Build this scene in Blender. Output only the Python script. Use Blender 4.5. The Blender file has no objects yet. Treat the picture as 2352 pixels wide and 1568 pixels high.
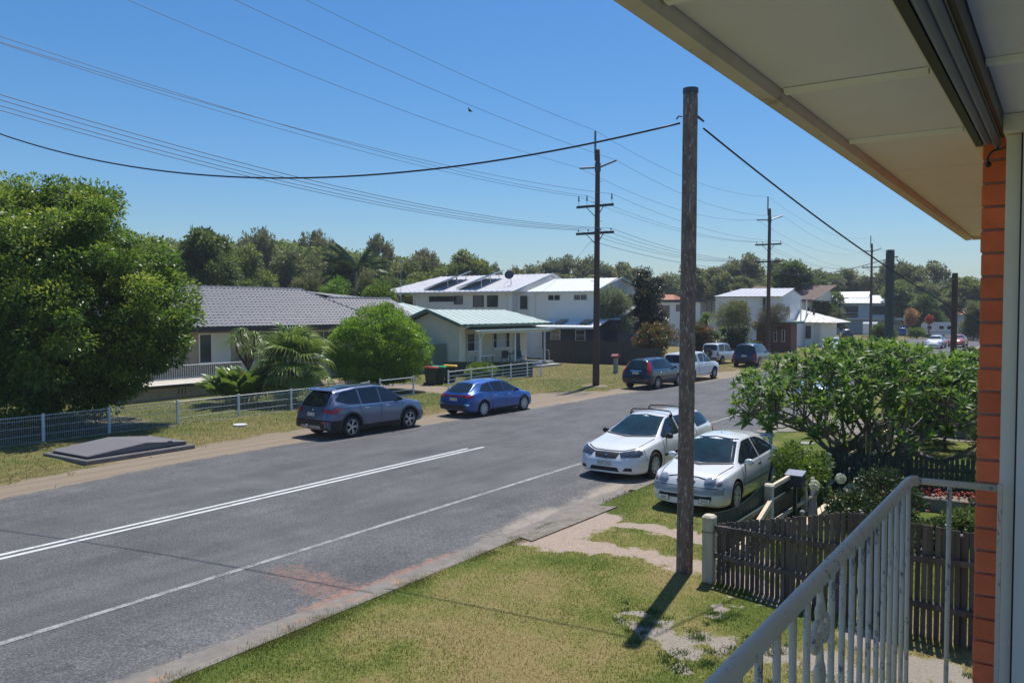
import bpy, bmesh, math, random
import numpy as np
from mathutils import Vector, Matrix
from mathutils.bvhtree import BVHTree

scene = bpy.context.scene
COL = scene.collection
rad = math.radians
# ---------------------------------------------------------------- camera
# world: +X runs along the road (away), +Y across the road, Z up, metres
CAMH = 4.2
YAW = math.atan2(1280, 1900.)
PIT = math.atan((784 - 715) / 1900.)
cam_d = bpy.data.cameras.new("camera")
cam_d.sensor_width = 36.0
cam_d.lens = 36.0 * 1900 / 2352
cam_d.clip_end = 3000
cam_d.clip_start = 0.05
cam = bpy.data.objects.new("camera", cam_d)
COL.objects.link(cam)
cam.location = (0, 0, CAMH)
cam.rotation_euler = (math.pi / 2 - PIT, 0, YAW - math.pi / 2)
scene.camera = cam
# ---------------------------------------------------------------- light
SUN_DIR = Vector((3.2, 0.55, 7.85)).normalized()
world = bpy.data.worlds.new("World")
scene.world = world
world.use_nodes = True
wn = world.node_tree
wn.nodes.clear()
sky = wn.nodes.new("ShaderNodeTexSky")
sky.sky_type = 'NISHITA'
sky.sun_disc = False
sky.sun_elevation = math.asin(SUN_DIR.z)
sky.sun_rotation = math.atan2(SUN_DIR.x, SUN_DIR.y)
sky.air_density = 1.2
sky.dust_density = 0.6
sky.ozone_density = 10.0
bg = wn.nodes.new("ShaderNodeBackground")
bg.inputs[1].default_value = 0.10
wo = wn.nodes.new("ShaderNodeOutputWorld")
hs = wn.nodes.new('ShaderNodeHueSaturation'); hs.inputs['Saturation'].default_value = 1.18
wn.links.new(sky.outputs[0], hs.inputs['Color']); wn.links.new(hs.outputs[0], bg.inputs[0])
wn.links.new(bg.outputs[0], wo.inputs[0])
sl = bpy.data.lights.new("sun", 'SUN')
sl.energy = 4.35
sl.angle = rad(0.55)
sl.color = (1.0, 0.955, 0.88)
so = bpy.data.objects.new("sun", sl)
COL.objects.link(so)
so.rotation_euler = SUN_DIR.to_track_quat('Z', 'Y').to_euler()
so.location = (0, 0, 60)
scene.view_settings.view_transform = 'Standard'
scene.view_settings.look = 'None'
scene.view_settings.exposure = 0.20
scene.view_settings.gamma = 1.0
scene.view_settings.use_curve_mapping = False

# ---------------------------------------------------------------- survey helpers (a bearing from the balcony to a plane)
_c, _s, _cp, _sp = math.cos(YAW), math.sin(YAW), math.cos(PIT), math.sin(PIT)
_FW = (_c * _cp, _s * _cp, -_sp); _RT = (_s, -_c, 0); _UP = (_c * _sp, _s * _sp, _cp)
def ray(x, y):
    a = (x - 1176) / 1900.; b = -(y - 784) / 1900.
    return [_FW[i] + a * _RT[i] + b * _UP[i] for i in range(3)]
def PZ(x, y, z=0.0):
    r = ray(x, y); t = (z - CAMH) / r[2]; return (r[0] * t, r[1] * t, z)
def PU(x, y, u):
    r = ray(x, y); t = u / r[0]; return (u, r[1] * t, CAMH + r[2] * t)
def PV(x, y, v):
    r = ray(x, y); t = v / r[1]; return (r[0] * t, v, CAMH + r[2] * t)

rng = np.random.default_rng(11)
random.seed(11)

# ---------------------------------------------------------------- materials
MATS = {}
def _ramp(nt, fac, stops):
    r = nt.nodes.new("ShaderNodeValToRGB")
    el = r.color_ramp.elements
    el[0].position = stops[0][0]; el[0].color = (*stops[0][1], 1)
    el[1].position = stops[-1][0]; el[1].color = (*stops[-1][1], 1)
    for p, c in stops[1:-1]:
        e = el.new(p); e.color = (*c, 1)
    nt.links.new(fac, r.inputs[0])
    return r.outputs[0]
def _noise(nt, scale, detail=4, rough=.6, vec=None, dim=None):
    n = nt.nodes.new("ShaderNodeTexNoise")
    n.inputs['Scale'].default_value = scale
    n.inputs['Detail'].default_value = detail
    n.inputs['Roughness'].default_value = rough
    if vec is not None: nt.links.new(vec, n.inputs['Vector'])
    return n.outputs[0]
def _coord(nt, scale=(1, 1, 1), kind='Object'):
    t = nt.nodes.new("ShaderNodeTexCoord")
    m = nt.nodes.new("ShaderNodeMapping")
    m.inputs['Scale'].default_value = scale
    nt.links.new(t.outputs[kind], m.inputs[0])
    return m.outputs[0]
def _mix(nt, fac, a, b, mode='MIX'):
    m = nt.nodes.new("ShaderNodeMix"); m.data_type = 'RGBA'; m.blend_type = mode
    for k, v in ((0, fac), (6, a), (7, b)):
        if isinstance(v, (tuple, list)): m.inputs[k].default_value = (*v, 1) if len(v) == 3 else v
        elif isinstance(v, (int, float)): m.inputs[k].default_value = v
        else: nt.links.new(v, m.inputs[k])
    return m.outputs[2]
def _math(nt, op, a, b=0.0, clamp=False):
    m = nt.nodes.new("ShaderNodeMath"); m.operation = op; m.use_clamp = clamp
    for k, v in ((0, a), (1, b)):
        if isinstance(v, (int, float)): m.inputs[k].default_value = v
        else: nt.links.new(v, m.inputs[k])
    return m.outputs[0]
def _attr(nt, name):
    a = nt.nodes.new("ShaderNodeAttribute"); a.attribute_name = name
    return a.outputs['Fac']
def newmat(name):
    m = bpy.data.materials.new(name); m.use_nodes = True
    nt = m.node_tree
    return m, nt, nt.nodes['Principled BSDF']
def _bump(nt, b, h, strength, dist):
    n = nt.nodes.new("ShaderNodeBump"); n.inputs['Strength'].default_value = strength
    n.inputs['Distance'].default_value = dist
    nt.links.new(h, n.inputs['Height']); nt.links.new(n.outputs[0], b.inputs['Normal'])
def M(name, col, rough=.6, var=.12, scale=3., bump=0., bscale=40., metal=0., spec=.5, coat=0., stretch=(1, 1, 1), dirt=None, dirt_amt=.5, dscale=2., rnd=0.):
    """procedural principled: two-octave tone variation, optional weathering colour, fine relief"""
    if name in MATS: return MATS[name]
    m, nt, b = newmat(name)
    v = _coord(nt, stretch)
    oi = nt.nodes.new('ShaderNodeObjectInfo')
    if rnd:
        va = nt.nodes.new('ShaderNodeVectorMath'); va.operation = 'MULTIPLY_ADD'
        cb = nt.nodes.new('ShaderNodeCombineXYZ')
        for k_ in range(3): nt.links.new(oi.outputs['Random'], cb.inputs[k_])
        va.inputs[1].default_value = (37, 53, 29); nt.links.new(cb.outputs[0], va.inputs[0]); nt.links.new(v, va.inputs[2]); v = va.outputs[0]
    n1 = _noise(nt, scale, 6, .65, v)
    lo = tuple(max(0, c * (1 - var)) for c in col); hi = tuple(min(1, c * (1 + var)) for c in col)
    c = _ramp(nt, n1, [(.3, lo), (.7, hi)])
    if dirt is not None:
        n2 = _noise(nt, dscale, 8, .7, v)
        f = _math(nt, 'SUBTRACT', n2, 1 - dirt_amt * .9)
        f = _math(nt, 'MULTIPLY', f, 9., True)
        c = _mix(nt, f, c, dirt)
    if rnd: c = _mix(nt, 1., c, _ramp(nt, oi.outputs['Random'], [(0., (1 - rnd,) * 3), (1., (1 + rnd, 1 + rnd * .9, 1 + rnd * .8))]), 'MULTIPLY')
    nt.links.new(c, b.inputs['Base Color'])
    b.inputs['Roughness'].default_value = rough
    b.inputs['Metallic'].default_value = metal
    b.inputs['Specular IOR Level'].default_value = spec
    if coat: b.inputs['Coat Weight'].default_value = coat; b.inputs['Coat Roughness'].default_value = .04
    if bump: _bump(nt, b, _noise(nt, bscale, 4, .6, v), bump, .01)
    MATS[name] = m
    return m
def leafmat(name, dark, mid, light, rough=.45, trans=.35, spec=.4, nscale=.6):
    """leaf: tone per leaf (attribute tint) and per clump, light passes through"""
    if name in MATS: return MATS[name]
    m, nt, b = newmat(name)
    t = _attr(nt, "tint")
    n = _noise(nt, nscale, 3, .6, _coord(nt))
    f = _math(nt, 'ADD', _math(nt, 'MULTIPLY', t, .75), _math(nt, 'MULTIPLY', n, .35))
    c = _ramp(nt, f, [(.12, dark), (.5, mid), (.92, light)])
    nt.links.new(c, b.inputs['Base Color'])
    b.inputs['Roughness'].default_value = rough
    b.inputs['Specular IOR Level'].default_value = spec
    tr = nt.nodes.new("ShaderNodeBsdfTranslucent")
    c2 = _mix(nt, .5, c, (1., .95, .25), 'MULTIPLY')
    g = nt.nodes.new("ShaderNodeGamma"); g.inputs[1].default_value = .85
    nt.links.new(c2, g.inputs[0]); nt.links.new(g.outputs[0], tr.inputs[0])
    mx = nt.nodes.new("ShaderNodeMixShader"); mx.inputs[0].default_value = trans
    out = nt.nodes['Material Output']
    nt.links.new(b.outputs[0], mx.inputs[1]); nt.links.new(tr.outputs[0], mx.inputs[2])
    nt.links.new(mx.outputs[0], out.inputs[0])
    MATS[name] = m
    return m

# ---------------------------------------------------------------- objects
def tag(o, label=None, cat=None, group=None, kind=None):
    if label: o['label'] = label
    if cat: o['category'] = cat
    if group: o['group'] = group
    if kind: o['kind'] = kind
    return o
def thing(name, label, cat, loc=(0, 0, 0), rz=0., group=None):
    o = bpy.data.objects.new(name, None); COL.objects.link(o)
    o.empty_display_size = .3
    o.location = loc; o.rotation_euler = (0, 0, rz)
    return tag(o, label, cat, group)
def link(name, me, parent=None, world=False):
    o = bpy.data.objects.new(name, me); COL.objects.link(o)
    if parent is not None:
        o.parent = parent
        if world:
            r = parent
            off = Vector((0, 0, 0))
            while r is not None:
                off += Vector(r.location); r = r.parent
            o.location = -off
    return o
def dup(root, loc=None, rz=None, label=None, group=None, scale=None):
    r = root.copy(); COL.objects.link(r)
    if loc is not None: r.location = loc
    if rz is not None: r.rotation_euler = (0, 0, rz)
    if scale is not None: r.scale = scale
    if label: r['label'] = label
    if group: r['group'] = group
    for ch in [c for c in root.children]:
        c = ch.copy(); COL.objects.link(c); c.parent = r
        for g in ch.children:
            d = g.copy(); COL.objects.link(d); d.parent = c
    return r
class MB:
    def __init__(s): s.v = []; s.f = []
    def add(s, vs, fs):
        o = len(s.v); s.v += [tuple(p) for p in vs]; s.f += [tuple(i + o for i in f) for f in fs]; return s
    def box(s, a, b):
        x0, x1 = sorted((a[0], b[0])); y0, y1 = sorted((a[1], b[1])); z0, z1 = sorted((a[2], b[2]))
        return s.add([(x0, y0, z0), (x1, y0, z0), (x1, y1, z0), (x0, y1, z0), (x0, y0, z1), (x1, y0, z1), (x1, y1, z1), (x0, y1, z1)],
                     [(0, 3, 2, 1), (4, 5, 6, 7), (0, 1, 5, 4), (1, 2, 6, 5), (2, 3, 7, 6), (3, 0, 4, 7)])
    def cbox(s, a, b, c=.01):
        """box with chamfered vertical edges and top"""
        x0, x1 = sorted((a[0], b[0])); y0, y1 = sorted((a[1], b[1])); z0, z1 = sorted((a[2], b[2]))
        ring = lambda i: [(x0 + c + i, y0 + i, 0), (x1 - c - i, y0 + i, 0), (x1 - i, y0 + c + i, 0), (x1 - i, y1 - c - i, 0), (x1 - c - i, y1 - i, 0), (x0 + c + i, y1 - i, 0), (x0 + i, y1 - c - i, 0), (x0 + i, y0 + c + i, 0)]
        vs = [(p[0], p[1], z0) for p in ring(0)] + [(p[0], p[1], z1 - c) for p in ring(0)] + [(p[0], p[1], z1) for p in ring(c * .8)]
        fs = [tuple(range(7, -1, -1)), tuple(range(16, 24))]
        for k in (0, 8):
            for i in range(8):
                j = (i + 1) % 8; fs.append((k + i, k + j, k + 8 + j, k + 8 + i))
        return s.add(vs, fs)
    def beam(s, p, q, w, h, up=(0, 0, 1)):
        """box between two points, w across, h along up"""
        p = Vector(p); q = Vector(q); d = (q - p).normalized(); u = Vector(up)
        sd = d.cross(u)
        if sd.length < 1e-5: sd = Vector((1, 0, 0))
        sd.normalize(); u = sd.cross(d).normalized()
        vs = []
        for e in (p, q):
            for a, b in ((-1, -1), (1, -1), (1, 1), (-1, 1)):
                vs.append(e + sd * a * w / 2 + u * b * h / 2)
        return s.add(vs, [(0, 1, 2, 3), (7, 6, 5, 4), (0, 4, 5, 1), (1, 5, 6, 2), (2, 6, 7, 3), (3, 7, 4, 0)])
    def quad(s, a, b, c, d): return s.add([a, b, c, d], [(0, 1, 2, 3)])
    def tube(s, pts, r, n=8, cap=True):
        pts = [Vector(p) for p in pts]; k = len(pts)
        rs = r if isinstance(r, (list, tuple)) else [r] * k
        ref = Vector((0, 0, 1))
        d0 = (pts[1] - pts[0]).normalized()
        if abs(d0.z) > .9: ref = Vector((1, 0, 0))
        vs = []; nrm = None
        for i, p in enumerate(pts):
            d = (pts[min(i + 1, k - 1)] - pts[max(i - 1, 0)]).normalized()
            if nrm is None: nrm = d.cross(ref).normalized()
            else:
                nrm = nrm - d * nrm.dot(d)
                nrm.normalize()
            bn = d.cross(nrm)
            for j in range(n):
                a = 2 * math.pi * j / n
                vs.append(p + (nrm * math.cos(a) + bn * math.sin(a)) * rs[i])
        fs = []
        for i in range(k - 1):
            for j in range(n):
                j2 = (j + 1) % n
                fs.append((i * n + j, i * n + j2, (i + 1) * n + j2, (i + 1) * n + j))
        if cap: fs += [tuple(range(n - 1, -1, -1)), tuple((k - 1) * n + j for j in range(n))]
        return s.add(vs, fs)
    def cyl(s, p, q, r0, r1=None, n=12): return s.tube([p, q], [r0, r0 if r1 is None else r1], n)
    def lathe(s, prof, n=24, axis='z', c=(0, 0, 0)):
        """prof: list of (radius, h)"""
        vs = []
        for r, h in prof:
            for j in range(n):
                a = 2 * math.pi * j / n; x, y = r * math.cos(a), r * math.sin(a)
                vs.append({'z': (c[0] + x, c[1] + y, c[2] + h), 'y': (c[0] + x, c[1] + h, c[2] + y), 'x': (c[0] + h, c[1] + x, c[2] + y)}[axis])
        fs = []
        for i in range(len(prof) - 1):
            for j in range(n):
                j2 = (j + 1) % n; fs.append((i * n + j, i * n + j2, (i + 1) * n + j2, (i + 1) * n + j))
        return s.add(vs, fs)
    def prism(s, poly, d):
        """closed 3-D polygon extruded by vector d"""
        n = len(poly); d = Vector(d); a = [Vector(p) for p in poly]
        return s.add(a + [p + d for p in a], [tuple(range(n - 1, -1, -1)), tuple(range(n, 2 * n))] + [(i, (i + 1) % n, n + (i + 1) % n, n + i) for i in range(n)])
    def ball(s, c, r, n=8, m=6, sz=(1, 1, 1)):
        vs = []; fs = []
        for i in range(m + 1):
            t = math.pi * i / m
            for j in range(n):
                a = 2 * math.pi * j / n
                vs.append((c[0] + r * sz[0] * math.sin(t) * math.cos(a), c[1] + r * sz[1] * math.sin(t) * math.sin(a), c[2] + r * sz[2] * math.cos(t)))
        for i in range(m):
            for j in range(n):
                j2 = (j + 1) % n; fs.append((i * n + j, (i + 1) * n + j, (i + 1) * n + j2, i * n + j2))
        return s.add(vs, fs)
    def mesh(s, name, mat=None, smooth=False):
        me = bpy.data.meshes.new(name); me.from_pydata([tuple(p) for p in s.v], [], s.f)
        if mat: me.materials.append(mat)
        if smooth: me.polygons.foreach_set("use_smooth", [True] * len(me.polygons))
        me.update(); return me
    def build(s, name, mat, parent=None, world=False, smooth=False, kind=None, label=None):
        me = s.mesh(name, mat, smooth)
        bm = bmesh.new(); bm.from_mesh(me); bmesh.ops.recalc_face_normals(bm, faces=bm.faces); bm.to_mesh(me); bm.free()
        o = link(name, me, parent, world)
        if smooth:
            try:
                me.shade_auto_smooth if False else None
            except Exception: pass
        return tag(o, label, None, None, kind)
def numesh(name, V, Fq, mat=None, smooth=False, tint=None):
    """mesh from numpy: V (n,3), Fq (m,k) uniform polygons; tint per face"""
    me = bpy.data.meshes.new(name)
    V = np.asarray(V, dtype=np.float32); Fq = np.asarray(Fq, dtype=np.int32)
    m, k = Fq.shape
    me.vertices.add(len(V)); me.vertices.foreach_set("co", V.ravel())
    me.loops.add(m * k); me.loops.foreach_set("vertex_index", Fq.ravel())
    me.polygons.add(m)
    me.polygons.foreach_set("loop_start", np.arange(0, m * k, k, dtype=np.int32))
    me.polygons.foreach_set("loop_total", np.full(m, k, dtype=np.int32))
    if smooth: me.polygons.foreach_set("use_smooth", np.ones(m, dtype=bool))
    if mat: me.materials.append(mat)
    me.update(calc_edges=True)
    if tint is not None:
        a = me.attributes.new("tint", 'FLOAT', 'FACE'); a.data.foreach_set("value", np.asarray(tint, dtype=np.float32))
    return me
_fontcache = {}
def text_mesh(txt, size, mat, ext=.002):
    k = (txt, size, mat.name)
    if k in _fontcache: return _fontcache[k]
    cu = bpy.data.curves.new("text", 'FONT'); cu.body = txt; cu.size = size; cu.extrude = ext
    cu.align_x = 'CENTER'; cu.align_y = 'CENTER'
    o = bpy.data.objects.new("text", cu); COL.objects.link(o)
    dg = bpy.context.evaluated_depsgraph_get()
    me = bpy.data.meshes.new_from_object(o.evaluated_get(dg))
    bpy.data.objects.remove(o); me.materials.clear(); me.materials.append(mat)
    _fontcache[k] = me
    return me
def vnoise(x, y, seed=0):
    """cheap smooth 2-D value noise, numpy"""
    x = np.asarray(x, dtype=float); y = np.asarray(y, dtype=float)
    xi = np.floor(x).astype(np.int64); yi = np.floor(y).astype(np.int64)
    fx = x - xi; fy = y - yi; fx = fx * fx * (3 - 2 * fx); fy = fy * fy * (3 - 2 * fy)
    def h(a, b):
        n = (a * 374761393 + b * 668265263 + seed * 974634777) & 0x7fffffff
        n = ((n ^ (n >> 13)) * 1274126177) & 0x7fffffff
        return ((n ^ (n >> 16)) & 0xffff) / 65535.
    return (h(xi, yi) * (1 - fx) + h(xi + 1, yi) * fx) * (1 - fy) + (h(xi, yi + 1) * (1 - fx) + h(xi + 1, yi + 1) * fx) * fy
def fbm(x, y, seed=0, o=4):
    s = 0; a = .5
    for i in range(o):
        s = s + a * vnoise(np.asarray(x) * 2 ** i, np.asarray(y) * 2 ** i, seed + i); a *= .5
    return s / (1 - .5 ** o)
# ================================================================ GROUND
def interp(poly, u):
    xs = [p[0] for p in poly]; ys = [p[1] for p in poly]
    return np.interp(u, xs, ys)
ROADFAR = [(-60, 19.0), (5, 19.4), (8.8, 19.7), (10.7, 20.0), (14, 20.4), (18.2, 20.3), (23.6, 19.7), (30.8, 19.1), (38.9, 18.9), (45, 18.2), (51, 17.8), (70, 17.4), (300, 17.2)]
GRASSFAR = [(-60, 21.2), (9.7, 21.6), (11.8, 22.0), (15.9, 22.7), (20.7, 22.9), (25.5, 21.6), (29, 21.5), (33, 22.6), (36.5, 22.5), (39, 20.6), (41, 20.2), (47, 20.3), (58, 19.7), (80, 19.4), (300, 19.2)]
def sstep(a, b, x): t = np.clip((x - a) / (b - a), 0, 1); return t * t * (3 - 2 * t)
def segd(U, V, a, b):
    ax, ay = a; bx, by = b; dx, dy = bx - ax, by - ay
    t = np.clip(((U - ax) * dx + (V - ay) * dy) / (dx * dx + dy * dy), 0, 1)
    return np.hypot(U - ax - t * dx, V - ay - t * dy)
def polyd(U, V, pts):
    d = np.full(U.shape, 1e9)
    for a, b in zip(pts[:-1], pts[1:]): d = np.minimum(d, segd(U, V, a, b))
    return d
def sheet(name, u0, u1, v0, v1, step, z, func, mat, kind='structure', parent=None):
    us = np.arange(u0, u1 + step / 2, step); vs = np.arange(v0, v1 + step / 2, step)
    U, Vv = np.meshgrid(us, vs, indexing='ij')
    r = func(U, Vv)
    Vn = r.pop('v', Vv); Z = r.pop('z', np.full(U.shape, z))
    nu, nv = U.shape
    idx = np.arange(nu * nv).reshape(nu, nv)
    F = np.stack([idx[:-1, :-1], idx[1:, :-1], idx[1:, 1:], idx[:-1, 1:]], -1).reshape(-1, 4)
    me = numesh(name, np.stack([U, Vn, Z], -1).reshape(-1, 3), F, mat, True)
    for k, val in r.items():
        a = me.attributes.new(k, 'FLOAT', 'POINT'); a.data.foreach_set("value", np.ascontiguousarray(val, dtype=np.float32).ravel())
    o = link(name, me, parent)
    return tag(o, kind=kind)

# ---- thin summer haze
hz = MB().box((-1460, -1460, -1.2), (1460, 1460, 22)); hm = bpy.data.materials.new("haze_air"); hm.use_nodes = True; hn = hm.node_tree
hn.nodes.remove(hn.nodes['Principled BSDF']); pv = hn.nodes.new("ShaderNodeVolumePrincipled"); pv.inputs['Color'].default_value = (.86, .93, 1., 1)
pv.inputs['Density'].default_value = .00045; hn.links.new(pv.outputs[0], hn.nodes['Material Output'].inputs['Volume'])
tag(hz.build("haze", hm), kind='stuff')
# ---- grass-and-soil material driven by the masks of each sheet
def ground_mat(name, green, olive, dry, sand, gravel):
    m, nt, b = newmat(name)
    v = _coord(nt)
    big = _noise(nt, .35, 5, .6, v); mid = _noise(nt, 2.2, 6, .65, v); fine = _noise(nt, 28, 5, .75, v); vf = _noise(nt, 110, 3, .7, v)
    drym = _math(nt, 'ADD', _attr(nt, 'dry'), _math(nt, 'MULTIPLY', _math(nt, 'SUBTRACT', mid, .5), 1.2))
    drym = _math(nt, 'ADD', drym, _math(nt, 'MULTIPLY', _math(nt, 'SUBTRACT', fine, .5), 1.3))
    c = _ramp(nt, drym, [(.15, green), (.45, olive), (.8, dry)])
    f2 = _ramp(nt, vf, [(.3, (.45, .45, .45)), (.55, (1, 1, 1)), (.75, (1.45, 1.45, 1.4))])
    c = _mix(nt, 1., c, f2, 'MULTIPLY')
    f3 = _ramp(nt, fine, [(.3, (.62, .62, .62)), (.6, (1.1, 1.1, 1.1))])
    c = _mix(nt, 1., c, f3, 'MULTIPLY')
    nz = _math(nt, 'MULTIPLY', _math(nt, 'SUBTRACT', mid, .5), .9)
    nz2 = _math(nt, 'MULTIPLY', _math(nt, 'SUBTRACT', fine, .5), 1.3)
    dm = _math(nt, 'ADD', _attr(nt, 'dirt'), _math(nt, 'ADD', nz, nz2))
    dm = _math(nt, 'MULTIPLY', _math(nt, 'SUBTRACT', dm, .42), 5., True)
    sc = _ramp(nt, fine, [(.3, tuple(x * .72 for x in sand)), (.65, sand)])
    c = _mix(nt, dm, c, sc)
    gm = _math(nt, 'ADD', _attr(nt, 'gravel'), _math(nt, 'ADD', nz, nz2))
    gm = _math(nt, 'MULTIPLY', _math(nt, 'SUBTRACT', gm, .45), 5., True)
    vor = nt.nodes.new("ShaderNodeTexVoronoi"); vor.inputs['Scale'].default_value = 34
    nt.links.new(v, vor.inputs['Vector'])
    gc = _mix(nt, .45, gravel, vor.outputs['Color'], 'SOFT_LIGHT')
    sx = nt.nodes.new("ShaderNodeSeparateColor"); nt.links.new(vor.outputs['Color'], sx.inputs[0])
    gc = _mix(nt, _math(nt, 'MULTIPLY', sx.outputs[0], .55), gravel, tuple(x * .55 for x in gravel))
    c = _mix(nt, gm, c, gc)
    nt.links.new(c, b.inputs['Base Color']); b.inputs['Roughness'].default_value = .95
    b.inputs['Specular IOR Level'].default_value = .15
    h = _math(nt, 'ADD', _math(nt, 'MULTIPLY', fine, .7), _math(nt, 'MULTIPLY', vf, .5))
    _bump(nt, b, h, .8, .03)
    return m
lawn_m = ground_mat("lawn_soil", (.12, .16, .030), (.215, .218, .058), (.315, .25, .105), (.38, .33, .27), (.46, .36, .285))
verge_m = ground_mat("verge_soil", (.095, .13, .028), (.175, .175, .055), (.28, .21, .10), (.33, .265, .195), (.40, .32, .25))
# far land, one sheet to the horizon
gb = MB().quad((-1400, -1400, -.06), (1400, -1400, -.06), (1400, 1400, -.06), (-1400, 1400, -.06))
tag(gb.build("ground", M("far_ground", (.07, .08, .03), .95, .3, .05)), kind='structure')

drive1 = [(33.6, 20), (34.2, 28), (34.0, 40)]
def f_far(U, V):
    edge = interp(GRASSFAR, U) + (fbm(U * .9, V * .9, 3) - .5) * .9
    dirt = (1 - sstep(-.75, .45, V - edge)) * (.66 + .7 * fbm(U * .7, V * .9, 61))
    d2 = 1 - sstep(1.0, 1.9, polyd(U, V, drive1) + (fbm(U, V, 8) - .5) * .9)
    d3 = 1 - sstep(.5, 1.3, np.hypot((U - 40.9) / 1.0, V - 22.0))
    under = (1 - sstep(2.0, 3.8, np.hypot(U - 16.0, V - 30.2))) * .55
    rail = (1 - sstep(.1, .35, np.abs(V - 26.95))) * ((U > 12) & (U < 45)) * .45
    dirt = np.maximum.reduce([dirt, d2, d3 * .7, under, rail])
    road_near = 1 - sstep(0, .9, V - interp(ROADFAR, U))
    gravel = road_near * .45 * fbm(U * .5, V * .5, 5) + d2 * .35
    dry = .30 + .55 * (fbm(U * .35, V * .5, 21) - .35) + .25 * sstep(36, 60, U) + .2 * (1 - sstep(.3, 1.8, V - edge))
    return dict(v=V, dirt=dirt, gravel=gravel, dry=dry, z=(.05 * fbm(U * .4, V * .4, 2) + .03) * sstep(.3, 1.5, V - edge) + 0.0 * U)
sheet("verge", -14, 150, 16.6, 62, .25, 0, f_far, verge_m)

# near side lawn, raised behind the kerb
g = lambda x, y: PZ(x, y, .1)[:2]
TR1 = [g(1385, 1197), g(1470, 1208), g(1560, 1226), g(1640, 1243), (12.9, 3.4)]
TR2 = [g(1235, 1248), g(1310, 1252), g(1400, 1264), g(1480, 1277), g(1560, 1292), g(1640, 1306), (11.9, 3.5)]
APR = [g(1240, 1240), g(1390, 1190)]
SAND = [(g(1520, 1440), .45), (g(1600, 1465), .42), (g(1660, 1480), .38), (g(1470, 1420), .3), (g(2130, 1545), .5), (g(1930, 1545), .5), (g(1880, 1500), .35), (g(1780, 1500), .3), (g(1580, 1500), .3), (g(1990, 1470), .3), (g(1660, 1410), .12)]
def f_lawn(U, V):
    n = (fbm(U * 1.7, V * 1.7, 4) - .5) + (fbm(U * 5, V * 5, 14) - .5) * 1.1
    gr = 1 - sstep(.05, .55, polyd(U, V, TR1) + n * .55)
    gr2 = 1 - sstep(.08, .60, polyd(U, V, TR2) + n * .55)
    ap = (1 - sstep(.25, .8, polyd(U, V, APR) + n * .5)) * .9
    isl = sstep(.0, .2, .26 - np.abs(V - V))
    gravel = np.maximum.reduce([gr, gr2, ap])
    far = (1 - sstep(.7, 1.7, np.hypot((U - 23.2) / 1.5, V - 7.2) + n * .8)) * .6
    gravel = np.maximum(gravel, far)
    dirt = np.zeros_like(U)
    for c, r in SAND:
        dirt = np.maximum(dirt, 1 - sstep(r * .5, r * 1.5, np.hypot(U - c[0], (V - c[1]) * 1.3) + n * .75))
    dirt *= .74
    pole = 1 - sstep(.1, .3, np.hypot(U - 12.27, V - 4.98)); dirt = np.maximum(dirt, pole * .8)
    dry = .45 + 1.5 * (fbm(U * .6 + 3, V * .6, 31) - .5)
    dry = dry - .35 * (1 - sstep(.05, .55, 8.1 - V)) + .12 * (1 - sstep(4.5, 7., V))
    dry -= .25 * sstep(12.5, 15, U)
    dry -= .45 * (1 - sstep(.3, 1.1, np.hypot((U - 10.9) / 1.2, V - 3.3)))
    bed = ((U > 12.5) & (U < 20.2) & (V < 4.2)); dry = np.where(bed, .1, dry)
    bd = bed * ((V > 2.2) | (U > 17.5)) * .8
    dirt = np.maximum(dirt, bd)
    dark = bd > 0
    return dict(v=V, dirt=np.where(dark, .0, dirt), gravel=gravel, dry=dry, z=.1 + .02 * fbm(U * .8, V * .8, 6) - .012 - .055 * (1 - sstep(0., .35, 8.16 - V)) * 0)
sheet("lawn", -2, 40, -4, 8.16, .07, .1, f_lawn, lawn_m)
def f_lawn2(U, V): return dict(v=V, dirt=U * 0, gravel=U * 0, dry=.45 + .6 * (fbm(U * .3, V * .3, 9) - .5))
sheet("near_verge", 39.9, 200, -30, 8.16, .8, .095, f_lawn2, lawn_m)
sheet("side_yard", -2, 40, -30, -3.9, .8, .092, f_lawn2, lawn_m)
sheet("bounce_lawn", -70, -1.9, -30, 8.16, .8, .094, f_lawn2, lawn_m)  # unseen lawn behind the camera, added for brighter bounce light
sheet("bounce_verge", -70, -13.9, 16.6, 62, .8, 0, f_far, verge_m)  # unseen verge left of view, added to bounce more sunlight

# ---- road
m, nt, b = newmat("asphalt")
v = _coord(nt); vl = _coord(nt, (.22, 1, 1))
agg = _noise(nt, 34, 5, .85, v); agg2 = _noise(nt, 95, 3, .8, v); lane = _noise(nt, 1.6, 5, .6, vl); big = _noise(nt, .5, 6, .7, v)
c = _ramp(nt, agg, [(.34, (.042, .042, .045)), (.5, (.103, .102, .104)), (.66, (.26, .255, .25))])
c = _mix(nt, 1., c, _ramp(nt, agg2, [(.35, (.65, .65, .65)), (.6, (1.12, 1.12, 1.12)), (.72, (1.9, 1.9, 1.85))]), 'MULTIPLY')
c = _mix(nt, 1., c, _ramp(nt, lane, [(.3, (.82, .82, .83)), (.7, (1.16, 1.16, 1.15))]), 'MULTIPLY')
c = _mix(nt, 1., c, _ramp(nt, big, [(.35, (.78, .78, .78)), (.65, (1.16, 1.16, 1.16))]), 'MULTIPLY')
nf = _noise(nt, 9, 6, .75, v)
dm = _math(nt, 'MULTIPLY', _math(nt, 'SUBTRACT', _math(nt, 'ADD', _attr(nt, 'dust'), _math(nt, 'MULTIPLY', _math(nt, 'SUBTRACT', nf, .5), 1.5)), .35), 1.6, True)
c = _mix(nt, _math(nt, 'MULTIPLY', dm, .8), c, (.37, .31, .245))
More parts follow.
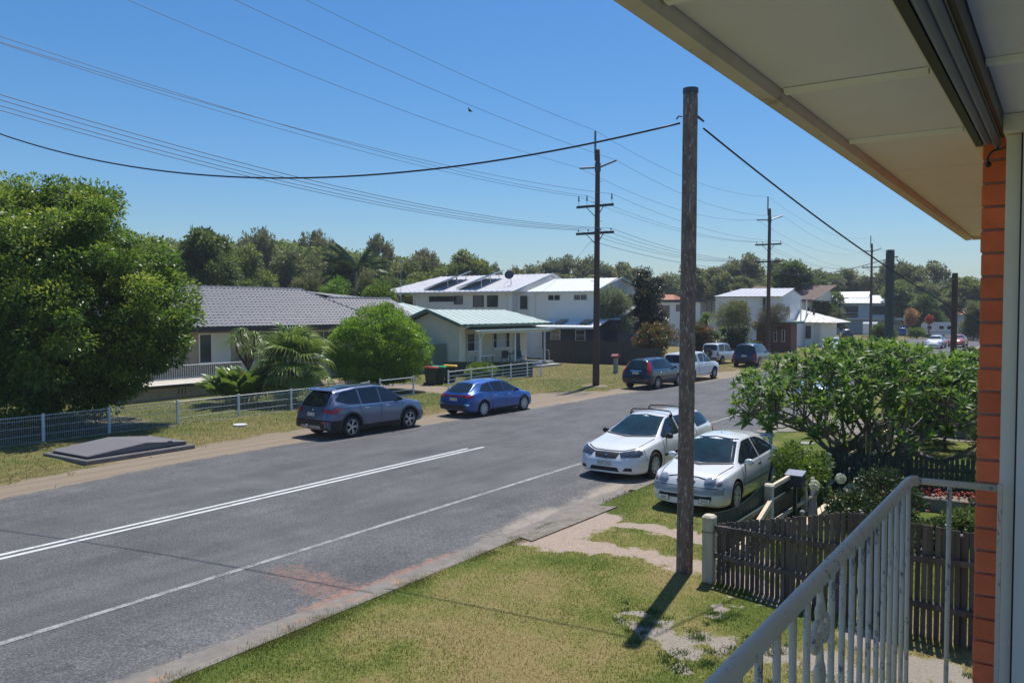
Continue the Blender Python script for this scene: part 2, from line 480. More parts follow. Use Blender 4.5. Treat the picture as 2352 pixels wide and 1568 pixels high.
rm = _math(nt, 'MULTIPLY', _math(nt, 'SUBTRACT', _math(nt, 'ADD', _attr(nt, 'red'), _math(nt, 'MULTIPLY', _math(nt, 'SUBTRACT', nf, .5), 2.4)), .38), 1.5, True)
c = _mix(nt, _math(nt, 'MULTIPLY', rm, .8), c, (.34, .17, .11))
c = _mix(nt, _math(nt, 'MULTIPLY', _attr(nt, 'oil'), .55), c, (.035, .036, .04))
# fine cracks
vo = nt.nodes.new("ShaderNodeTexVoronoi"); vo.feature = 'DISTANCE_TO_EDGE'; vo.inputs['Scale'].default_value = .55
wv = nt.nodes.new("ShaderNodeVectorMath"); wv.operation = 'ADD'
nn = nt.nodes.new("ShaderNodeTexNoise"); nn.inputs['Scale'].default_value = 1.3; nn.inputs['Detail'].default_value = 8
nt.links.new(v, nn.inputs['Vector']); nt.links.new(v, wv.inputs[0]); nt.links.new(nn.outputs['Color'], wv.inputs[1]); nt.links.new(wv.outputs[0], vo.inputs['Vector'])
cr = _math(nt, 'MULTIPLY', _math(nt, 'SUBTRACT', .011, vo.outputs['Distance']), 160., True)
cr = _math(nt, 'MULTIPLY', cr, _math(nt, 'MULTIPLY', _math(nt, 'SUBTRACT', big, .5), 6., True))
c = _mix(nt, _math(nt, 'MULTIPLY', cr, .6), c, (.03, .03, .032))
nt.links.new(c, b.inputs['Base Color']); b.inputs['Roughness'].default_value = .82; b.inputs['Specular IOR Level'].default_value = .35
_bump(nt, b, _math(nt, 'ADD', agg, _math(nt, 'MULTIPLY', agg2, .5)), .55, .012)
asphalt_m = m
RV = np.linspace(0, 1, 61)
def f_road(U, T):
    t = (T - 8.3) / (20.3 - 8.3)
    far = interp(ROADFAR, U) + (fbm(U * 1.4, U * 0, 12) - .5) * .34 + (vnoise(U * 6, U * 0, 14) - .5) * .12
    V = 8.34 + t * (far - 8.34)
    n = fbm(U * 1.3, V * 1.3, 17) - .5
    dust = (1 - sstep(0, .55, V - 8.75 + n * .5)) * (.55 + .3 * sstep(11, 14, U)) + (1 - sstep(0, .8, far - V + n * .6)) * .45
    dust += .35 * (1 - sstep(.2, .9, np.abs(V - 9.4) + n)) * sstep(12, 15, U) * (1 - sstep(24, 30, U))
    redl = (1 - sstep(.0, .22, np.abs(V - 8.78) + n * .2)) * sstep(6.3, 8.2, U) * (1 - sstep(10.6, 12.2, U)) * 1.25
    fan = (1 - sstep(.1, .8, segd(U, V, (8.9, 8.9), (8.9, 10.4)) + n * .9)) * .62
    oil = (1 - sstep(.2, .9, np.hypot((U - 18.6) / 1.6, V - 15.9) + n * .5)) * .8
    oil = np.maximum(oil, (1 - sstep(.0, .3, np.abs(V - 13.0) + n)) * .12)
    return dict(v=V, dust=dust, red=np.maximum(redl, fan), oil=oil, z=.006 + .05 * np.sin(np.clip(t, 0, 1) * math.pi) * .6)
def sheet_road(name, us, ts):
    U, T = np.meshgrid(us, ts, indexing='ij')
    r = f_road(U, T); Vn = r.pop('v'); Z = r.pop('z')
    nu, nv = U.shape; idx = np.arange(nu * nv).reshape(nu, nv)
    F = np.stack([idx[:-1, :-1], idx[1:, :-1], idx[1:, 1:], idx[:-1, 1:]], -1).reshape(-1, 4)
    me = numesh(name, np.stack([U, Vn, Z], -1).reshape(-1, 3), F, asphalt_m, True)
    for k, val in r.items():
        a = me.attributes.new(k, 'FLOAT', 'POINT'); a.data.foreach_set("value", np.ascontiguousarray(val, dtype=np.float32).ravel())
    tag(link(name, me), kind='structure')
us = np.concatenate([np.arange(-30, 0, 1.), np.arange(0, 40, .12), np.arange(40, 100, .5), np.arange(100, 261, 5.)])
sheet_road("road", us, np.linspace(8.3, 20.3, 90))
# cross street far down the road
cs = MB().quad((118, -40, .012), (140, -40, .012), (140, 8.3, .012), (118, 8.3, .012)).quad((118, 17.3, .012), (140, 17.3, .012), (150, 60, .012), (128, 60, .012))
tag(cs.build("cross_street", M("asphalt_far", (.11, .112, .118), .85, .2, .6)), kind='structure')
def roadz(v, u):
    t = (v - 8.34) / (float(interp(ROADFAR, u)) - 8.34); return .006 + .03 * math.sin(max(0, min(1, t)) * math.pi)
# ---- painted lines
def paint(name, col, wear):
    m, nt, b = newmat(name)
    v = _coord(nt)
    n = _noise(nt, 45, 4, .8, v); n2 = _noise(nt, 3, 4, .7, v)
    f = _math(nt, 'MULTIPLY', _math(nt, 'SUBTRACT', _math(nt, 'ADD', n, _math(nt, 'MULTIPLY', _math(nt, 'SUBTRACT', n2, .5), .6)), 1 - wear), 8., True)
    c = _mix(nt, f, col, (.11, .112, .118))
    nt.links.new(c, b.inputs['Base Color']); b.inputs['Roughness'].default_value = .7
    return m
pw = paint("road_paint", (.62, .62, .61), .45); pf = paint("worn_paint", (.36, .35, .33), .54)
def strip(name, v0, w, u0, u1, m, label=None):
    vs = []; fs = []
    us = np.arange(u0, u1 + .01, .5)
    for i, u in enumerate(us):
        j0 = (random.random() - .5) * .012; j1 = (random.random() - .5) * .012
        vs += [(u, v0 - w / 2 + j0, roadz(v0, u) + .005), (u, v0 + w / 2 + j1, roadz(v0, u) + .005)]
        if i: fs.append((2 * i - 2, 2 * i, 2 * i + 1, 2 * i - 1))
    o = MB().add(vs, fs).build(name, m); return tag(o, kind='structure')
strip("centre_line", 14.86, .11, -25, 20.6, pw)
strip("centre_line", 15.10, .11, -25, 20.3, pw)
strip("edge_line", 11.06, .12, -25, 60, pf)
# ---- kerb and gutter
conc_m = M("concrete", (.215, .19, .155), .9, .22, 5., bump=.4, bscale=60, dirt=(.16, .13, .095), dirt_amt=.55, dscale=3.)
conc2_m = M("gutter_concrete", (.20, .18, .155), .9, .22, 4., bump=.4, bscale=60, dirt=(.34, .20, .13), dirt_amt=.5, dscale=1.8)
kerb = MB(); 
kr = MB().box((-28, 8.175, -.03), (-26, 8.33, .1)).build("kerb", conc_m); tag(kr, kind='structure')
u = -26.
while u < 60:
    L = 2.4
    w = random.uniform(-.008, .008)
    lay = 12.2 < u + L / 2 < 16.2
    k = MB()
    zt = .105 if not lay else .06
    poly = [(u + .006, 8.17, -.03), (u + .006, 8.36 + w, -.03), (u + .006, 8.345 + w, zt - .02), (u + .006, 8.31 + w, zt), (u + .006, 8.17, zt + .004)]
    k.prism(poly, (L - .012, 0, 0))
    k.build("kerb_section", conc_m, kr)
    u += L
gt = MB()
us2 = np.arange(-26, 60, .4)
for i, uu in enumerate(us2):
    e = 8.78 + (float(vnoise(uu * 1.5, 0, 77)) - .5) * .18
    gt.v += [(uu, 8.33, .016), (uu, e, .020)]
    if i: gt.f.append((2 * i - 2, 2 * i, 2 * i + 1, 2 * i - 1))
tag(gt.build("gutter", conc2_m), kind='structure')
# layback slab at the gravel crossing, and the concrete driveway further along
lb = MB().prism([(12.3, 7.86, .06), (15.5, 7.78, .06), (15.3, 8.2, .06), (12.4, 8.2, .06)], (0, 0, .062))
tag(lb.build("driveway_layback", conc_m), kind='structure')
dw = MB().prism([(28.2, 8.2, .03), (28.9, 7.4, .03), (29.4, 2.0, .03), (33.0, 2.0, .03), (33.4, 7.4, .03), (34.4, 8.2, .03)], (0, 0, .085))
tag(dw.build("concrete_driveway", conc_m), kind='structure')

# ---- grass blades and tufts (real geometry)
grass_m = leafmat("grass_blades", (.075, .10, .022), (.17, .17, .045), (.36, .29, .13), rough=.6, trans=.25, spec=.2, nscale=.4)
def blades(name, P, hmin, hmax, w, dryv, mat, lean=.5):
    n = len(P); a = rng.uniform(0, 2 * np.pi, n); h = rng.uniform(hmin, hmax, n); l = rng.uniform(0, lean, n) * h
    la = rng.uniform(0, 2 * np.pi, n)
    ww = w * rng.uniform(.6, 1.3, n)
    B0 = P + np.stack([np.cos(a) * ww, np.sin(a) * ww, np.zeros(n)], -1)
    B1 = P - np.stack([np.cos(a) * ww, np.sin(a) * ww, np.zeros(n)], -1)
    T = P + np.stack([np.cos(la) * l, np.sin(la) * l, h], -1)
    V = np.stack([B0, B1, T], 1).reshape(-1, 3); F = np.arange(3 * n).reshape(-1, 3)
    me = numesh(name, V, F, mat, False, np.clip(dryv + rng.normal(0, .2, n), 0, 1))
    return tag(link(name, me), kind='stuff')
n = 230000
U = rng.uniform(3.8, 21, n); V = rng.uniform(-1.5, 8.22, n)
# only where the balcony can see it
keep = (V < U * 1.9) & (V > U * .02 - .4)
U = U[keep]; V = V[keep]
a = f_lawn(U, V)
nz = fbm(U * 3, V * 3, 51) + (vnoise(U * 20, V * 20, 5) - .5) * .8
cut = np.maximum(a['dirt'] * 1.15, a['gravel'] * 1.3) + (1 - nz) * .45
ks = cut < .72
bedk = ~((U > 12.5) & (V < 4.2) & (V > 2.0))
ks &= bedk
ks &= rng.uniform(0, 1, len(U)) < np.clip(9.5 / U, .25, 1) ** .8
U = U[ks]; V = V[ks]
edge = (V > 7.95)
P = np.stack([U, V, np.full(len(U), .095)], -1)
blades("lawn_grass", P, .015, .038, .0045, np.clip(a['dry'][ks] * .9 + .05 - .25 * edge, 0, 1), grass_m)
# denser tufts along the kerb, fence and sandy patch
P = []
for i in range(26000):
    u_ = random.uniform(4, 14); k_ = float(vnoise(u_ * 3.1, 0, 66))
    if random.random() < k_ * 1.1: P.append((u_, 8.13 + random.gauss(-.02, .05 + .07 * k_), .085))
for i in range(9000):
    P.append((random.uniform(15.8, 27.5), 8.2 + random.gauss(-.05, .1), .075))
for i in range(2600):
    t = random.random(); P.append((12.04 - .7 * t - .12 + random.gauss(0, .1), 4.37 - 3.44 * t, .09))
P = np.array(P)
blades("kerb_grass", P, .02, .055, .005, .38, grass_m, 1.0)
# low broad weeds on the bare patch
P = []
for i in range(46):
    c, r = random.choice(SAND); cx = c[0] + random.gauss(0, r * .9); cy = c[1] + random.gauss(0, r * .8); s = random.uniform(.05, .16)
    for k in range(int(900 * s)): P.append((cx + random.gauss(0, s * .5), cy + random.gauss(0, s * .5), .09))
P = np.array(P); P = P[P[:, 1] < 8.1]
weed_m = leafmat("weeds", (.03, .075, .018), (.06, .13, .03), (.12, .2, .05), rough=.5, trans=.3)
blades("lawn_weeds", P, .02, .05, .008, .5, weed_m, 1.2)
# far verge
n = 120000
U = rng.uniform(2, 62, n) ; V = rng.uniform(19.5, 34, n)
a = f_far(U, V)
ks = (a['dirt'] + (vnoise(U * 6, V * 6, 3) - .5) * .9 < .5) & (rng.uniform(0, 1, n) < np.clip(26 / np.hypot(U, V), .2, 1))
ks &= ~((U > 11.9) & (U < 15.6) & (V > 22) & (V < 24.8))
P = np.stack([U[ks], V[ks], a['z'][ks] - .01], -1)
blades("verge_grass", P, .03, .085, .012, np.clip(a['dry'][ks], 0, 1), grass_m, .8)
# small yellow flowers in the verge
fl_m = M("yellow_petals", (.75, .55, .03), .6, .1)
fv = []; ff = []
for i in range(420):
    u = random.uniform(12, 40); v = random.uniform(22.5, 34)
    if 11.9 < u < 15.7 and v < 24.9: continue
    z = .10; s = random.uniform(.015, .03)
    k = len(fv); fv += [(u - s, v, z), (u, v - s, z + .01), (u + s, v, z), (u, v + s, z + .012)]; ff.append((k, k + 1, k + 2, k + 3))
tag(MB().add(fv, ff).build("verge_flowers", fl_m), kind='stuff')
# ================================================================ HOUSES
def ribbed(mb, o, a, b, n, h=.03):
    """ribbed metal sheet: origin o, edge a across the ribs, edge b along them"""
    o = Vector(o); a = Vector(a); b = Vector(b); nr = a.cross(b).normalized()
    if nr.z < 0: nr = -nr
    k = len(mb.v); prof = []
    for i in range(n):
        for t, z in ((0, 0), (.62, 0), (.7, h), (.92, h), (1, 0)):
            if t == 1 and i < n - 1: continue
            prof.append(((i + t) / n, z))
    for t, z in prof:
        mb.v += [tuple(o + a * t + nr * z), tuple(o + a * t + b + nr * z)]
    for i in range(len(prof) - 1):
        mb.f.append((k + 2 * i, k + 2 * i + 2, k + 2 * i + 3, k + 2 * i + 1))
def roofplane(mb, bl, br, tr, tl, spacing=.76, h=.03):
    """ribbed roof facet from eave-left, eave-right, ridge-right, ridge-left; ribs run eave to ridge"""
    bl, br, tr, tl = map(Vector, (bl, br, tr, tl))
    ev = br - bl; L = ev.length; e = ev / L
    nr = e.cross((tl + tr) / 2 - (bl + br) / 2); nr.normalize()
    if nr.z < 0: nr = -nr
    up = nr.cross(e)
    if up.z < 0: up = -up
    H = (tl - bl).dot(up)
    x0 = (tl - bl).dot(e); x1 = (tr - bl).dot(e)
    n = max(2, int(L / spacing)); xs = []
    for i in range(n + 1):
        x = L * i / n
        xs += [(x, 0)]
        if i < n: xs += [(x + .72 * L / n, 0), (x + .76 * L / n, h), (x + .94 * L / n, h)]
    def top(x):
        if x < x0 and x0 > 0: return H * x / x0
        if x > x1 and x1 < L: return H * (L - x) / (L - x1)
        return H
    k = len(mb.v)
    for x, z in xs:
        t = max(0, top(x))
        xe = x
        if x0 < 0: xe = x + x0 * (1 - x / L)
        mb.v += [tuple(bl + e * x + nr * z), tuple(bl + e * xe + up * t + nr * z)]
    for i in range(len(xs) - 1): mb.f.append((k + 2 * i, k + 2 * i + 2, k + 2 * i + 3, k + 2 * i + 1))
def lapboards(mb, o, a, H, pitch=.17, t=.02):
    """weatherboards: origin o, along vector a, height H; boards lean out at the foot"""
    o = Vector(o); a = Vector(a); nr = Vector((a.y, -a.x, 0)).normalized(); k = len(mb.v); n = int(H / pitch)
    for i in range(n):
        z0 = i * pitch; z1 = z0 + pitch
        p = [o + nr * t + Vector((0, 0, z0)), o + nr * t + Vector((0, 0, z0)) + a, o + nr * .004 + Vector((0, 0, z1)) + a, o + nr * .004 + Vector((0, 0, z1)), o + Vector((0, 0, z0)), o + Vector((0, 0, z0)) + a]
        mb.add(p, [(0, 1, 2, 3), (4, 5, 1, 0)])
def window(par, o, a, w, h, fr, gl, mull=(), hbars=(), name='window', fw=.055, blind=None, label=None, sill=None):
    """window on a wall: o lower-left outside corner, a unit vector to the right; frame proud of the wall, pane set inside it"""
    o = Vector(o); a = Vector(a).normalized(); nr = Vector((a.y, -a.x, 0)); z = Vector((0, 0, 1))
    def bx(mb, x0, x1, z0, z1, d0, d1):
        ps = []
        for d in (d0, d1):
            for (x, zz) in ((x0, z0), (x1, z0), (x1, z1), (x0, z1)): ps.append(o + a * x + z * zz + nr * d)
        mb.add(ps, [(0, 1, 2, 3), (7, 6, 5, 4), (0, 4, 5, 1), (1, 5, 6, 2), (2, 6, 7, 3), (3, 7, 4, 0)])
    f = MB()
    bx(f, 0, fw, 0, h, .004, .06); bx(f, w - fw, w, 0, h, .004, .06); bx(f, fw, w - fw, 0, fw, .004, .058); bx(f, fw, w - fw, h - fw, h, .004, .058)
    for m_ in mull: bx(f, w * m_ - fw * .4, w * m_ + fw * .4, fw, h - fw, .006, .05)
    for m_ in hbars: bx(f, fw, w - fw, h * m_ - fw * .25, h * m_ + fw * .25, .006, .045)
    root = f.build(name, fr, par, True)
    if label: root['label'] = label
    g_ = MB(); bx(g_, fw, w - fw, fw, h - fw, .012, .02)
    g_.build('pane', gl, root, True)
    if blind is not None:
        x0, x1, bm_ = blind; q = MB(); bx(q, fw + (w - 2 * fw) * x0, fw + (w - 2 * fw) * x1, fw, h - fw, .0215, .025); q.build('blind', bm_, root, True)
    if sill is not None:
        q = MB(); bx(q, -.05, w + .05, -.07, 0, .002, .1); q.build('sill', sill, root, True)
    return root
GL = M("window_glass", (.035, .045, .055), .06, .2, spec=.8)
GLB = M("window_glass_pale", (.16, .18, .19), .12, .2, spec=.8)
WHT = M("white_paint", (.82, .82, .80), .5, .05, 1.5)
CREAM = M("cream_boards", (.76, .69, .52), .6, .06, 1.2)
GRNROOF = M("green_roof_metal", (.45, .53, .47), .45, .06, .8)
GRNTRIM = M("green_trim", (.10, .18, .135), .5, .08)
WROOF = M("white_roof_metal", (.62, .61, .62), .5, .09, .6, dirt=(.42, .41, .42), dirt_amt=.45, dscale=.7)
WROOF2 = M("bright_roof_metal", (.78, .79, .80), .45, .04, .6)
DKFR = M("dark_frames", (.045, .05, .055), .5, .1)
SLATE = M("dark_blue_cladding", (.035, .045, .065), .6, .12)

# ---------------- 1: brick house with dark tiled roof (opposite, left)
hr = thing("brick_house", "low house with dark grey tiled hip roof behind the big left tree", "house", (21, 35, 0))
BRW = M("pale_brick_wall", (.34, .29, .225), .85, .15, 6.)
TILE = None
m, nt, b = newmat("roof_tile"); MATS["roof_tile"] = m
v = _coord(nt, kind='Generated'); oi = nt.nodes.new("ShaderNodeObjectInfo"); vo_ = _coord(nt)
n1 = _noise(nt, 4, 5, .7, vo_)
c = _ramp(nt, _math(nt, 'ADD', _math(nt, 'MULTIPLY', oi.outputs['Random'], .3), _math(nt, 'MULTIPLY', n1, .8)), [(.3, (.115, .115, .13)), (.8, (.20, .20, .22))])
nt.links.new(c, b.inputs['Base Color']); b.inputs['Roughness'].default_value = .5
TILE = m
FASC = M("dark_fascia", (.03, .028, .03), .5, .1)
# walls: body set back under the eaves
w = MB(); w.box((25.2, 38.9, 0.0), (45.0, 47.5, 3.3)); w.build("wall", BRW, hr, True)
LH = MB().box((22.0, 40.5, 0), (25.2, 47.3, 3.3)); LH.build("side_wall", BRW, hr, True)
soff = MB().box((22.6, 38.05, 3.22), (44.6, 39.0, 3.27)); soff.build("eave_lining", M("pale_lining", (.60, .56, .46), .7, .05), hr, True)
fa = MB().box((22.2, 37.86, 3.12), (44.8, 37.98, 3.37)); fa.box((22.2, 37.99, 3.12), (22.3, 47.9, 3.37)); fa.box((44.7, 37.99, 3.12), (44.8, 47.9, 3.37)); fa.build("fascia", FASC, hr, True)
# roof: single wavy tile, laid in courses
def tile_mesh(mat):
    prof = [(0, .0), (.055, .028), (.11, .034), (.165, .012), (.21, .0), (.27, .006), (.31, .026)]
    vs = []
    for x, z in prof: vs += [(x, 0, z + .026), (x, .36, z)]
    k = len(vs)
    for x, z in prof: vs.append((x, 0, z - .004))
    fs = [(2 * i, 2 * i + 2, 2 * i + 3, 2 * i + 1) for i in range(len(prof) - 1)] + [(k + i, k + i + 1, 2 * i + 2, 2 * i) for i in range(len(prof) - 1)]
    return vs, fs
tv, tf = tile_mesh(TILE)
def tile_field(par, o, ex, up, H, left, right, single_rows, budget):
    """tiles in courses; left(s), right(s) give the extent at slope height s"""
    o = Vector(o); ex = Vector(ex).normalized(); up = Vector(up).normalized(); nr = ex.cross(up)
    me = bpy.data.meshes.new("tile"); me.from_pydata(tv, [], tf); me.materials.append(TILE); me.update()
    big = MB(); r = 0; s = 0.; pl = []
    while s < H - .1:
        x = left(s) + (.15 if r % 2 else 0)
        while x < right(s) - .1:
            pl.append((s, x)); x += .30
        s += .32; r += 1
    n = 0
    # the lowest courses are the nearest
    under = [o + ex * left(0), o + ex * right(0), o + up * H + ex * right(H), o + up * H + ex * left(H)]
    for s, x in pl:
        p = o + ex * x + up * s
        mt = Matrix((ex, up, nr)).transposed().to_4x4(); mt.translation = p + nr * (.02 + random.uniform(-.003, .003))
        if n < budget:
            t_ = link("roof_tile", me, par); q = Vector(par.location)
            pr = par.parent
            while pr is not None: q += Vector(pr.location); pr = pr.parent
            mt.translation = mt.translation - q
            t_.matrix_local = mt; n += 1
        else:
            big.add([mt @ Vector(v_) for v_ in tv], tf)
    return big, under, n
sl1 = math.atan2(2.22, 4.1)
zE = 3.36; RU = Vector((0, math.cos(sl1), math.sin(sl1))); HS = math.hypot(2.22, 4.1)
# ridge from u=27 to 37.4; hips at both ends
uL, uR = 22.2, 41.5
fl = lambda s: uL + s / HS * 4.1; fr_ = lambda s: uR - s / HS * 4.1
roof_o = MB().prism([(uL, 37.9, zE), (uR + 3.3, 37.9, zE), (uR, 42, zE + 1.6), (37.4, 42, zE + 2.2), (26.3, 42, zE + 2.2)], (0, 0, -.04))
ro = roof_o.build("roof", TILE, hr, True)
bigt, und, ncount = tile_field(ro, (0, 37.86, zE), (1, 0, 0), RU, HS, fl, fr_, 5, 300)
# rear wing with lower ridge, to the right
uL2, uR2 = 37.0, 44.9
H2 = HS * .76
def l2(s): return uR - s / HS * 4.1 + .0
def r2(s): return uR2 + .1
b2, u2, _ = tile_field(ro, (0, 37.86, zE), (1, 0, 0), RU, H2, lambda s: fr_(s) + .05, r2, 0, 0)
bigt.add(b2.v, b2.f)
# valley side facet of the main hip
back = MB(); back.quad((uL, 37.9, zE), (26.3, 42, zE + 2.2), (26.3, 43, zE + 2.2), (uL, 47.5, zE)).quad((37.4, 42, zE + 2.2), (26.3, 42, zE + 2.2), (uL, 47.5, zE), (45, 47.5, zE)).quad((37.4, 42, zE + 2.2), (45, 47.5, zE), (45, 41, zE + 1.68), (41, 41, zE + 1.68))
bigt.add(back.v, back.f)
bigt.build("roof_tiles", TILE, hr, True, kind='stuff')
cap = MB()
def caps(p, q, r=.11):
    p = Vector(p); q = Vector(q); n = int((q - p).length / .38)
    for i in range(n):
        a_ = p.lerp(q, i / n); b_ = p.lerp(q, (i + 1.08) / n)
        cap.tube([a_ + Vector((0, 0, .03)), b_ + Vector((0, 0, .0))], [r, r * .85], 7)
caps((26.3, 42, zE + 2.24), (37.4, 42, zE + 2.24)); caps((37.4, 42, zE + 2.24), (41.5, 37.9, zE + .06), .09); caps((38.9, 41.0, zE + 1.72), (45.0, 41.0, zE + 1.72)); caps((26.3, 42, zE + 2.24), (22.2, 37.9, zE + .06), .09)
cap.build("ridge_tiles", M("ridge_cap", (.22, .22, .24), .5, .15), hr, True, kind='stuff')
window(hr, (27.5, 38.9, 1.38), (1, 0, 0), 2.0, 1.62, WHT, GL, mull=(.40,), blind=(.42, 1, M("vertical_blind", (.62, .62, .58), .8, .1, 20, stretch=(9, 1, 1))), sill=WHT, label="white framed window with a pale vertical blind")
window(hr, (35.5, 38.9, 1.38), (1, 0, 0), 2.0, 1.62, WHT, GL, mull=(.5,), sill=WHT)
window(hr, (31.4, 38.9, .75), (1, 0, 0), 2.2, 2.3, WHT, GL, mull=(.5,), label="glazed sliding door")
# front terrace: low brick wall carrying 111, slab, railing
tb = MB().box((20.9, 35.0, 0), (28.6, 38.9, .62)); TW = tb.build("terrace_wall", BRW, hr, True)
q = MB().cbox((0, 0, 0), (.285, .012, .142), .004); PB = q.mesh("brick", M("pale_block", (.36, .31, .24), .85, .12, 4., rnd=.12))
for r_ in range(4):
    for k_ in range(26):
        o_ = link("brick", PB, hr); o_.location = (20.92 + (k_ * .292) + (.146 if r_ % 2 else 0) - 21, 34.988 - 35, .015 + r_ * .152)
for r_ in range(4):
    for k_ in range(12):
        o_ = link("brick", PB, hr); o_.rotation_euler = (0, 0, -math.pi / 2); o_.location = (20.888 - 21, 35.3 + (k_ * .292) + (.146 if r_ % 2 else 0) - 35, .015 + r_ * .152)
MB().box((20.8, 34.9, .62), (28.7, 38.9, .66)).box((20.8, 34.86, .64), (28.7, 34.9, .74)).build("terrace_slab", M("dark_tile_edge", (.06, .045, .035), .5, .2), hr, True)
MB().box((20.86, 34.95, .744), (28.6, 38.9, .76)).build("terrace_floor", M("pale_floor", (.58, .54, .46), .7, .1), hr, True)
NUM = M("number_metal", (.05, .04, .03), .4, .1)
for i_, x_ in enumerate((23.62, 23.80, 23.98)):
    t_ = link("house_number", text_mesh("1", .42, NUM, .012), hr); t_.location = (x_ - 21, 34.975 - 35, .40); t_.rotation_euler = (math.pi / 2, 0, 0)
rl = MB().tube([(21.2, 36.2, 1.55), (28.4, 36.2, 1.55)], .022, 6); rl.tube([(21.2, 36.2, .86), (28.4, 36.2, .86)], .014, 6)
RLM = M("terrace_rail_paint", (.62, .62, .60), .5, .06)
rr = rl.build("terrace_railing", RLM, hr, True)
bal = MB().cyl((0, 0, 0), (0, 0, .69), .011, n=6).mesh("terrace_baluster", RLM)
for k_ in range(58):
    o_ = link("terrace_baluster", bal, rr); q = Vector(hr.location) ; o_.location = (21.25 + k_ * .124, 36.2, .86)
ac = MB().cbox((29.9, 38.35, .76), (30.8, 38.7, 1.4), .02); ac.build("air_conditioner", M("ac_white", (.55, .55, .54), .5, .05), hr, True)

# ---------------- 2: cream cottage with green roof
gr = thing("weatherboard_cottage", "cream weatherboard cottage with pale green metal roof and front veranda", "house", (43.5, 33.5, 0))
V0 = 35.4
wb = MB().box((44.06, V0, .3), (54.6, 39.0, 3.25)); wb.build("wall", CREAM, gr, True)
lb_ = MB(); lapboards(lb_, (44.06, V0, .35), (10.54, 0, 0), 2.9); lapboards(lb_, (44.06, 34.3, .35), (0, -.001, 0), 0.1)
lapboards(lb_, (44.06, 39.0, .35), (0, -4.9, 0), 2.9)
lb_.build("weatherboards", CREAM, gr, True, kind='stuff')
MB().box((44.06, 34.12, .3), (44.9, V0, 3.25)).build("corner_wall", CREAM, gr, True)
MB().box((44.1, 34.0, 0), (54.6, 41, .3)).build("brick_base", M("red_brown_base", (.20, .15, .12), .9, .2, 4), gr, True)
# gable end wall triangle facing left
MB().prism([(44.05, 33.95, 3.25), (44.05, 38.7, 3.25), (44.05, 36.3, 4.15)], (.12, 0, 0)).build("gable_wall", CREAM, gr, True)
rf = MB(); zEg = 3.34
roofplane(rf, (43.5, 33.5, zEg), (55.2, 33.5, zEg), (53.0, 36.3, 4.32), (43.5, 36.3, 4.32))
roofplane(rf, (55.2, 33.5, zEg), (55.2, 39.1, zEg), (53.0, 36.31, 4.32), (53.0, 36.3, 4.32))
roofplane(rf, (53.0, 39.1, zEg), (43.5, 39.1, zEg), (43.5, 36.3, 4.32), (53.0, 36.3, 4.32))
RG = rf.build("roof", GRNROOF, gr, True)
rf = MB(); roofplane(rf, (40.8, 38.7, 3.85), (50.2, 38.7, 3.85), (47.0, 41.5, 4.82), (40.8, 41.5, 4.82)); roofplane(rf, (50.2, 44.3, 3.85), (40.8, 44.3, 3.85), (40.8, 41.5, 4.82), (47.0, 41.5, 4.82)); roofplane(rf, (50.2, 38.7, 3.85), (50.2, 44.3, 3.85), (47.0, 41.51, 4.82), (47.0, 41.5, 4.82))
rf.build("rear_roof", GRNROOF, gr, True)
MB().box((41.2, 39.2, .3), (50, 44, 3.84)).build("rear_wall", CREAM, gr, True)
bg_ = MB().beam((43.44, 33.42, zEg - .06), (43.44, 36.3, 4.28), .05, .22).beam((43.44, 36.3, 4.28), (43.44, 39.18, zEg - .06), .05, .22)
bg_.beam((43.4, 33.42, zEg - .08), (55.25, 33.42, zEg - .08), .11, .15).beam((55.28, 33.45, zEg - .08), (55.28, 40, zEg - .08), .1, .15)
bg_.build("gutter", GRNTRIM, gr, True)
MB().box((44.2, 33.5, 3.16), (55.0, V0, 3.2)).build("eave_lining", M("buff_lining", (.5, .46, .36), .7, .05), gr, True)  # one even buff colour on the lining
vr = MB(); roofplane(vr, (44.9, 32.9, 2.86), (54.6, 32.9, 2.86), (54.6, 35.35, 3.1), (44.9, 35.35, 3.1), .4)
VR = vr.build("veranda_roof", GRNROOF, gr, True)
MB().beam((44.9, 32.84, 2.84), (54.6, 32.84, 2.84), .08, .11).build("veranda_gutter", M("pale_green_gutter", (.50, .56, .50), .5, .06), gr, True)
MB().beam((45.0, 33.25, 2.74), (54.5, 33.25, 2.74), .08, .14).build("veranda_beam", WHT, gr, True)
for u_ in (45.35, 49.7, 53.75):
    MB().box((u_, 33.2, .42), (u_ + .1, 33.3, 2.67)).build("veranda_post", WHT, gr, True)
MB().box((44.9, 32.9, 0), (54.6, V0, .42)).build("veranda_floor", M("veranda_concrete", (.36, .33, .29), .85, .15), gr, True)
dp = MB().tube([(44.3, 33.35, 3.2), (44.2, 33.9, 2.9), (44.2, 34.05, 2.8), (44.2, 34.05, .3)], .045, 6).tube([(45.55, 32.84, 2.8), (45.5, 33.1, 2.5), (45.45, 33.18, 2.3), (45.45, 33.18, .4)], .04, 6); dp.build("downpipe", WHT, gr, True)
window(gr, (46.75, V0 - .025, 1.35), (1, 0, 0), 1.75, 1.3, WHT, GL, mull=(.52,), hbars=(.5,), blind=(.54, 1, M("curtain", (.55, .58, .6), .9, .12, 14, stretch=(8, 1, 1))), sill=WHT)
window(gr, (49.95, V0 - .025, 1.45), (1, 0, 0), 2.2, 1.2, WHT, GL, mull=(.22, .78), hbars=(.5,), blind=(.24, .76, MATS["curtain"]), sill=WHT, label="three part window with a curtained centre pane")
dr = window(gr, (52.65, V0 - .025, .42), (1, 0, 0), 1.0, 2.2, WHT, GLB, name="front_door", fw=.09)
MB().box((53.5, V0 - .12, 1.3), (53.54, V0 - .08, 1.55)).build("door_handle", DKFR, dr, True)
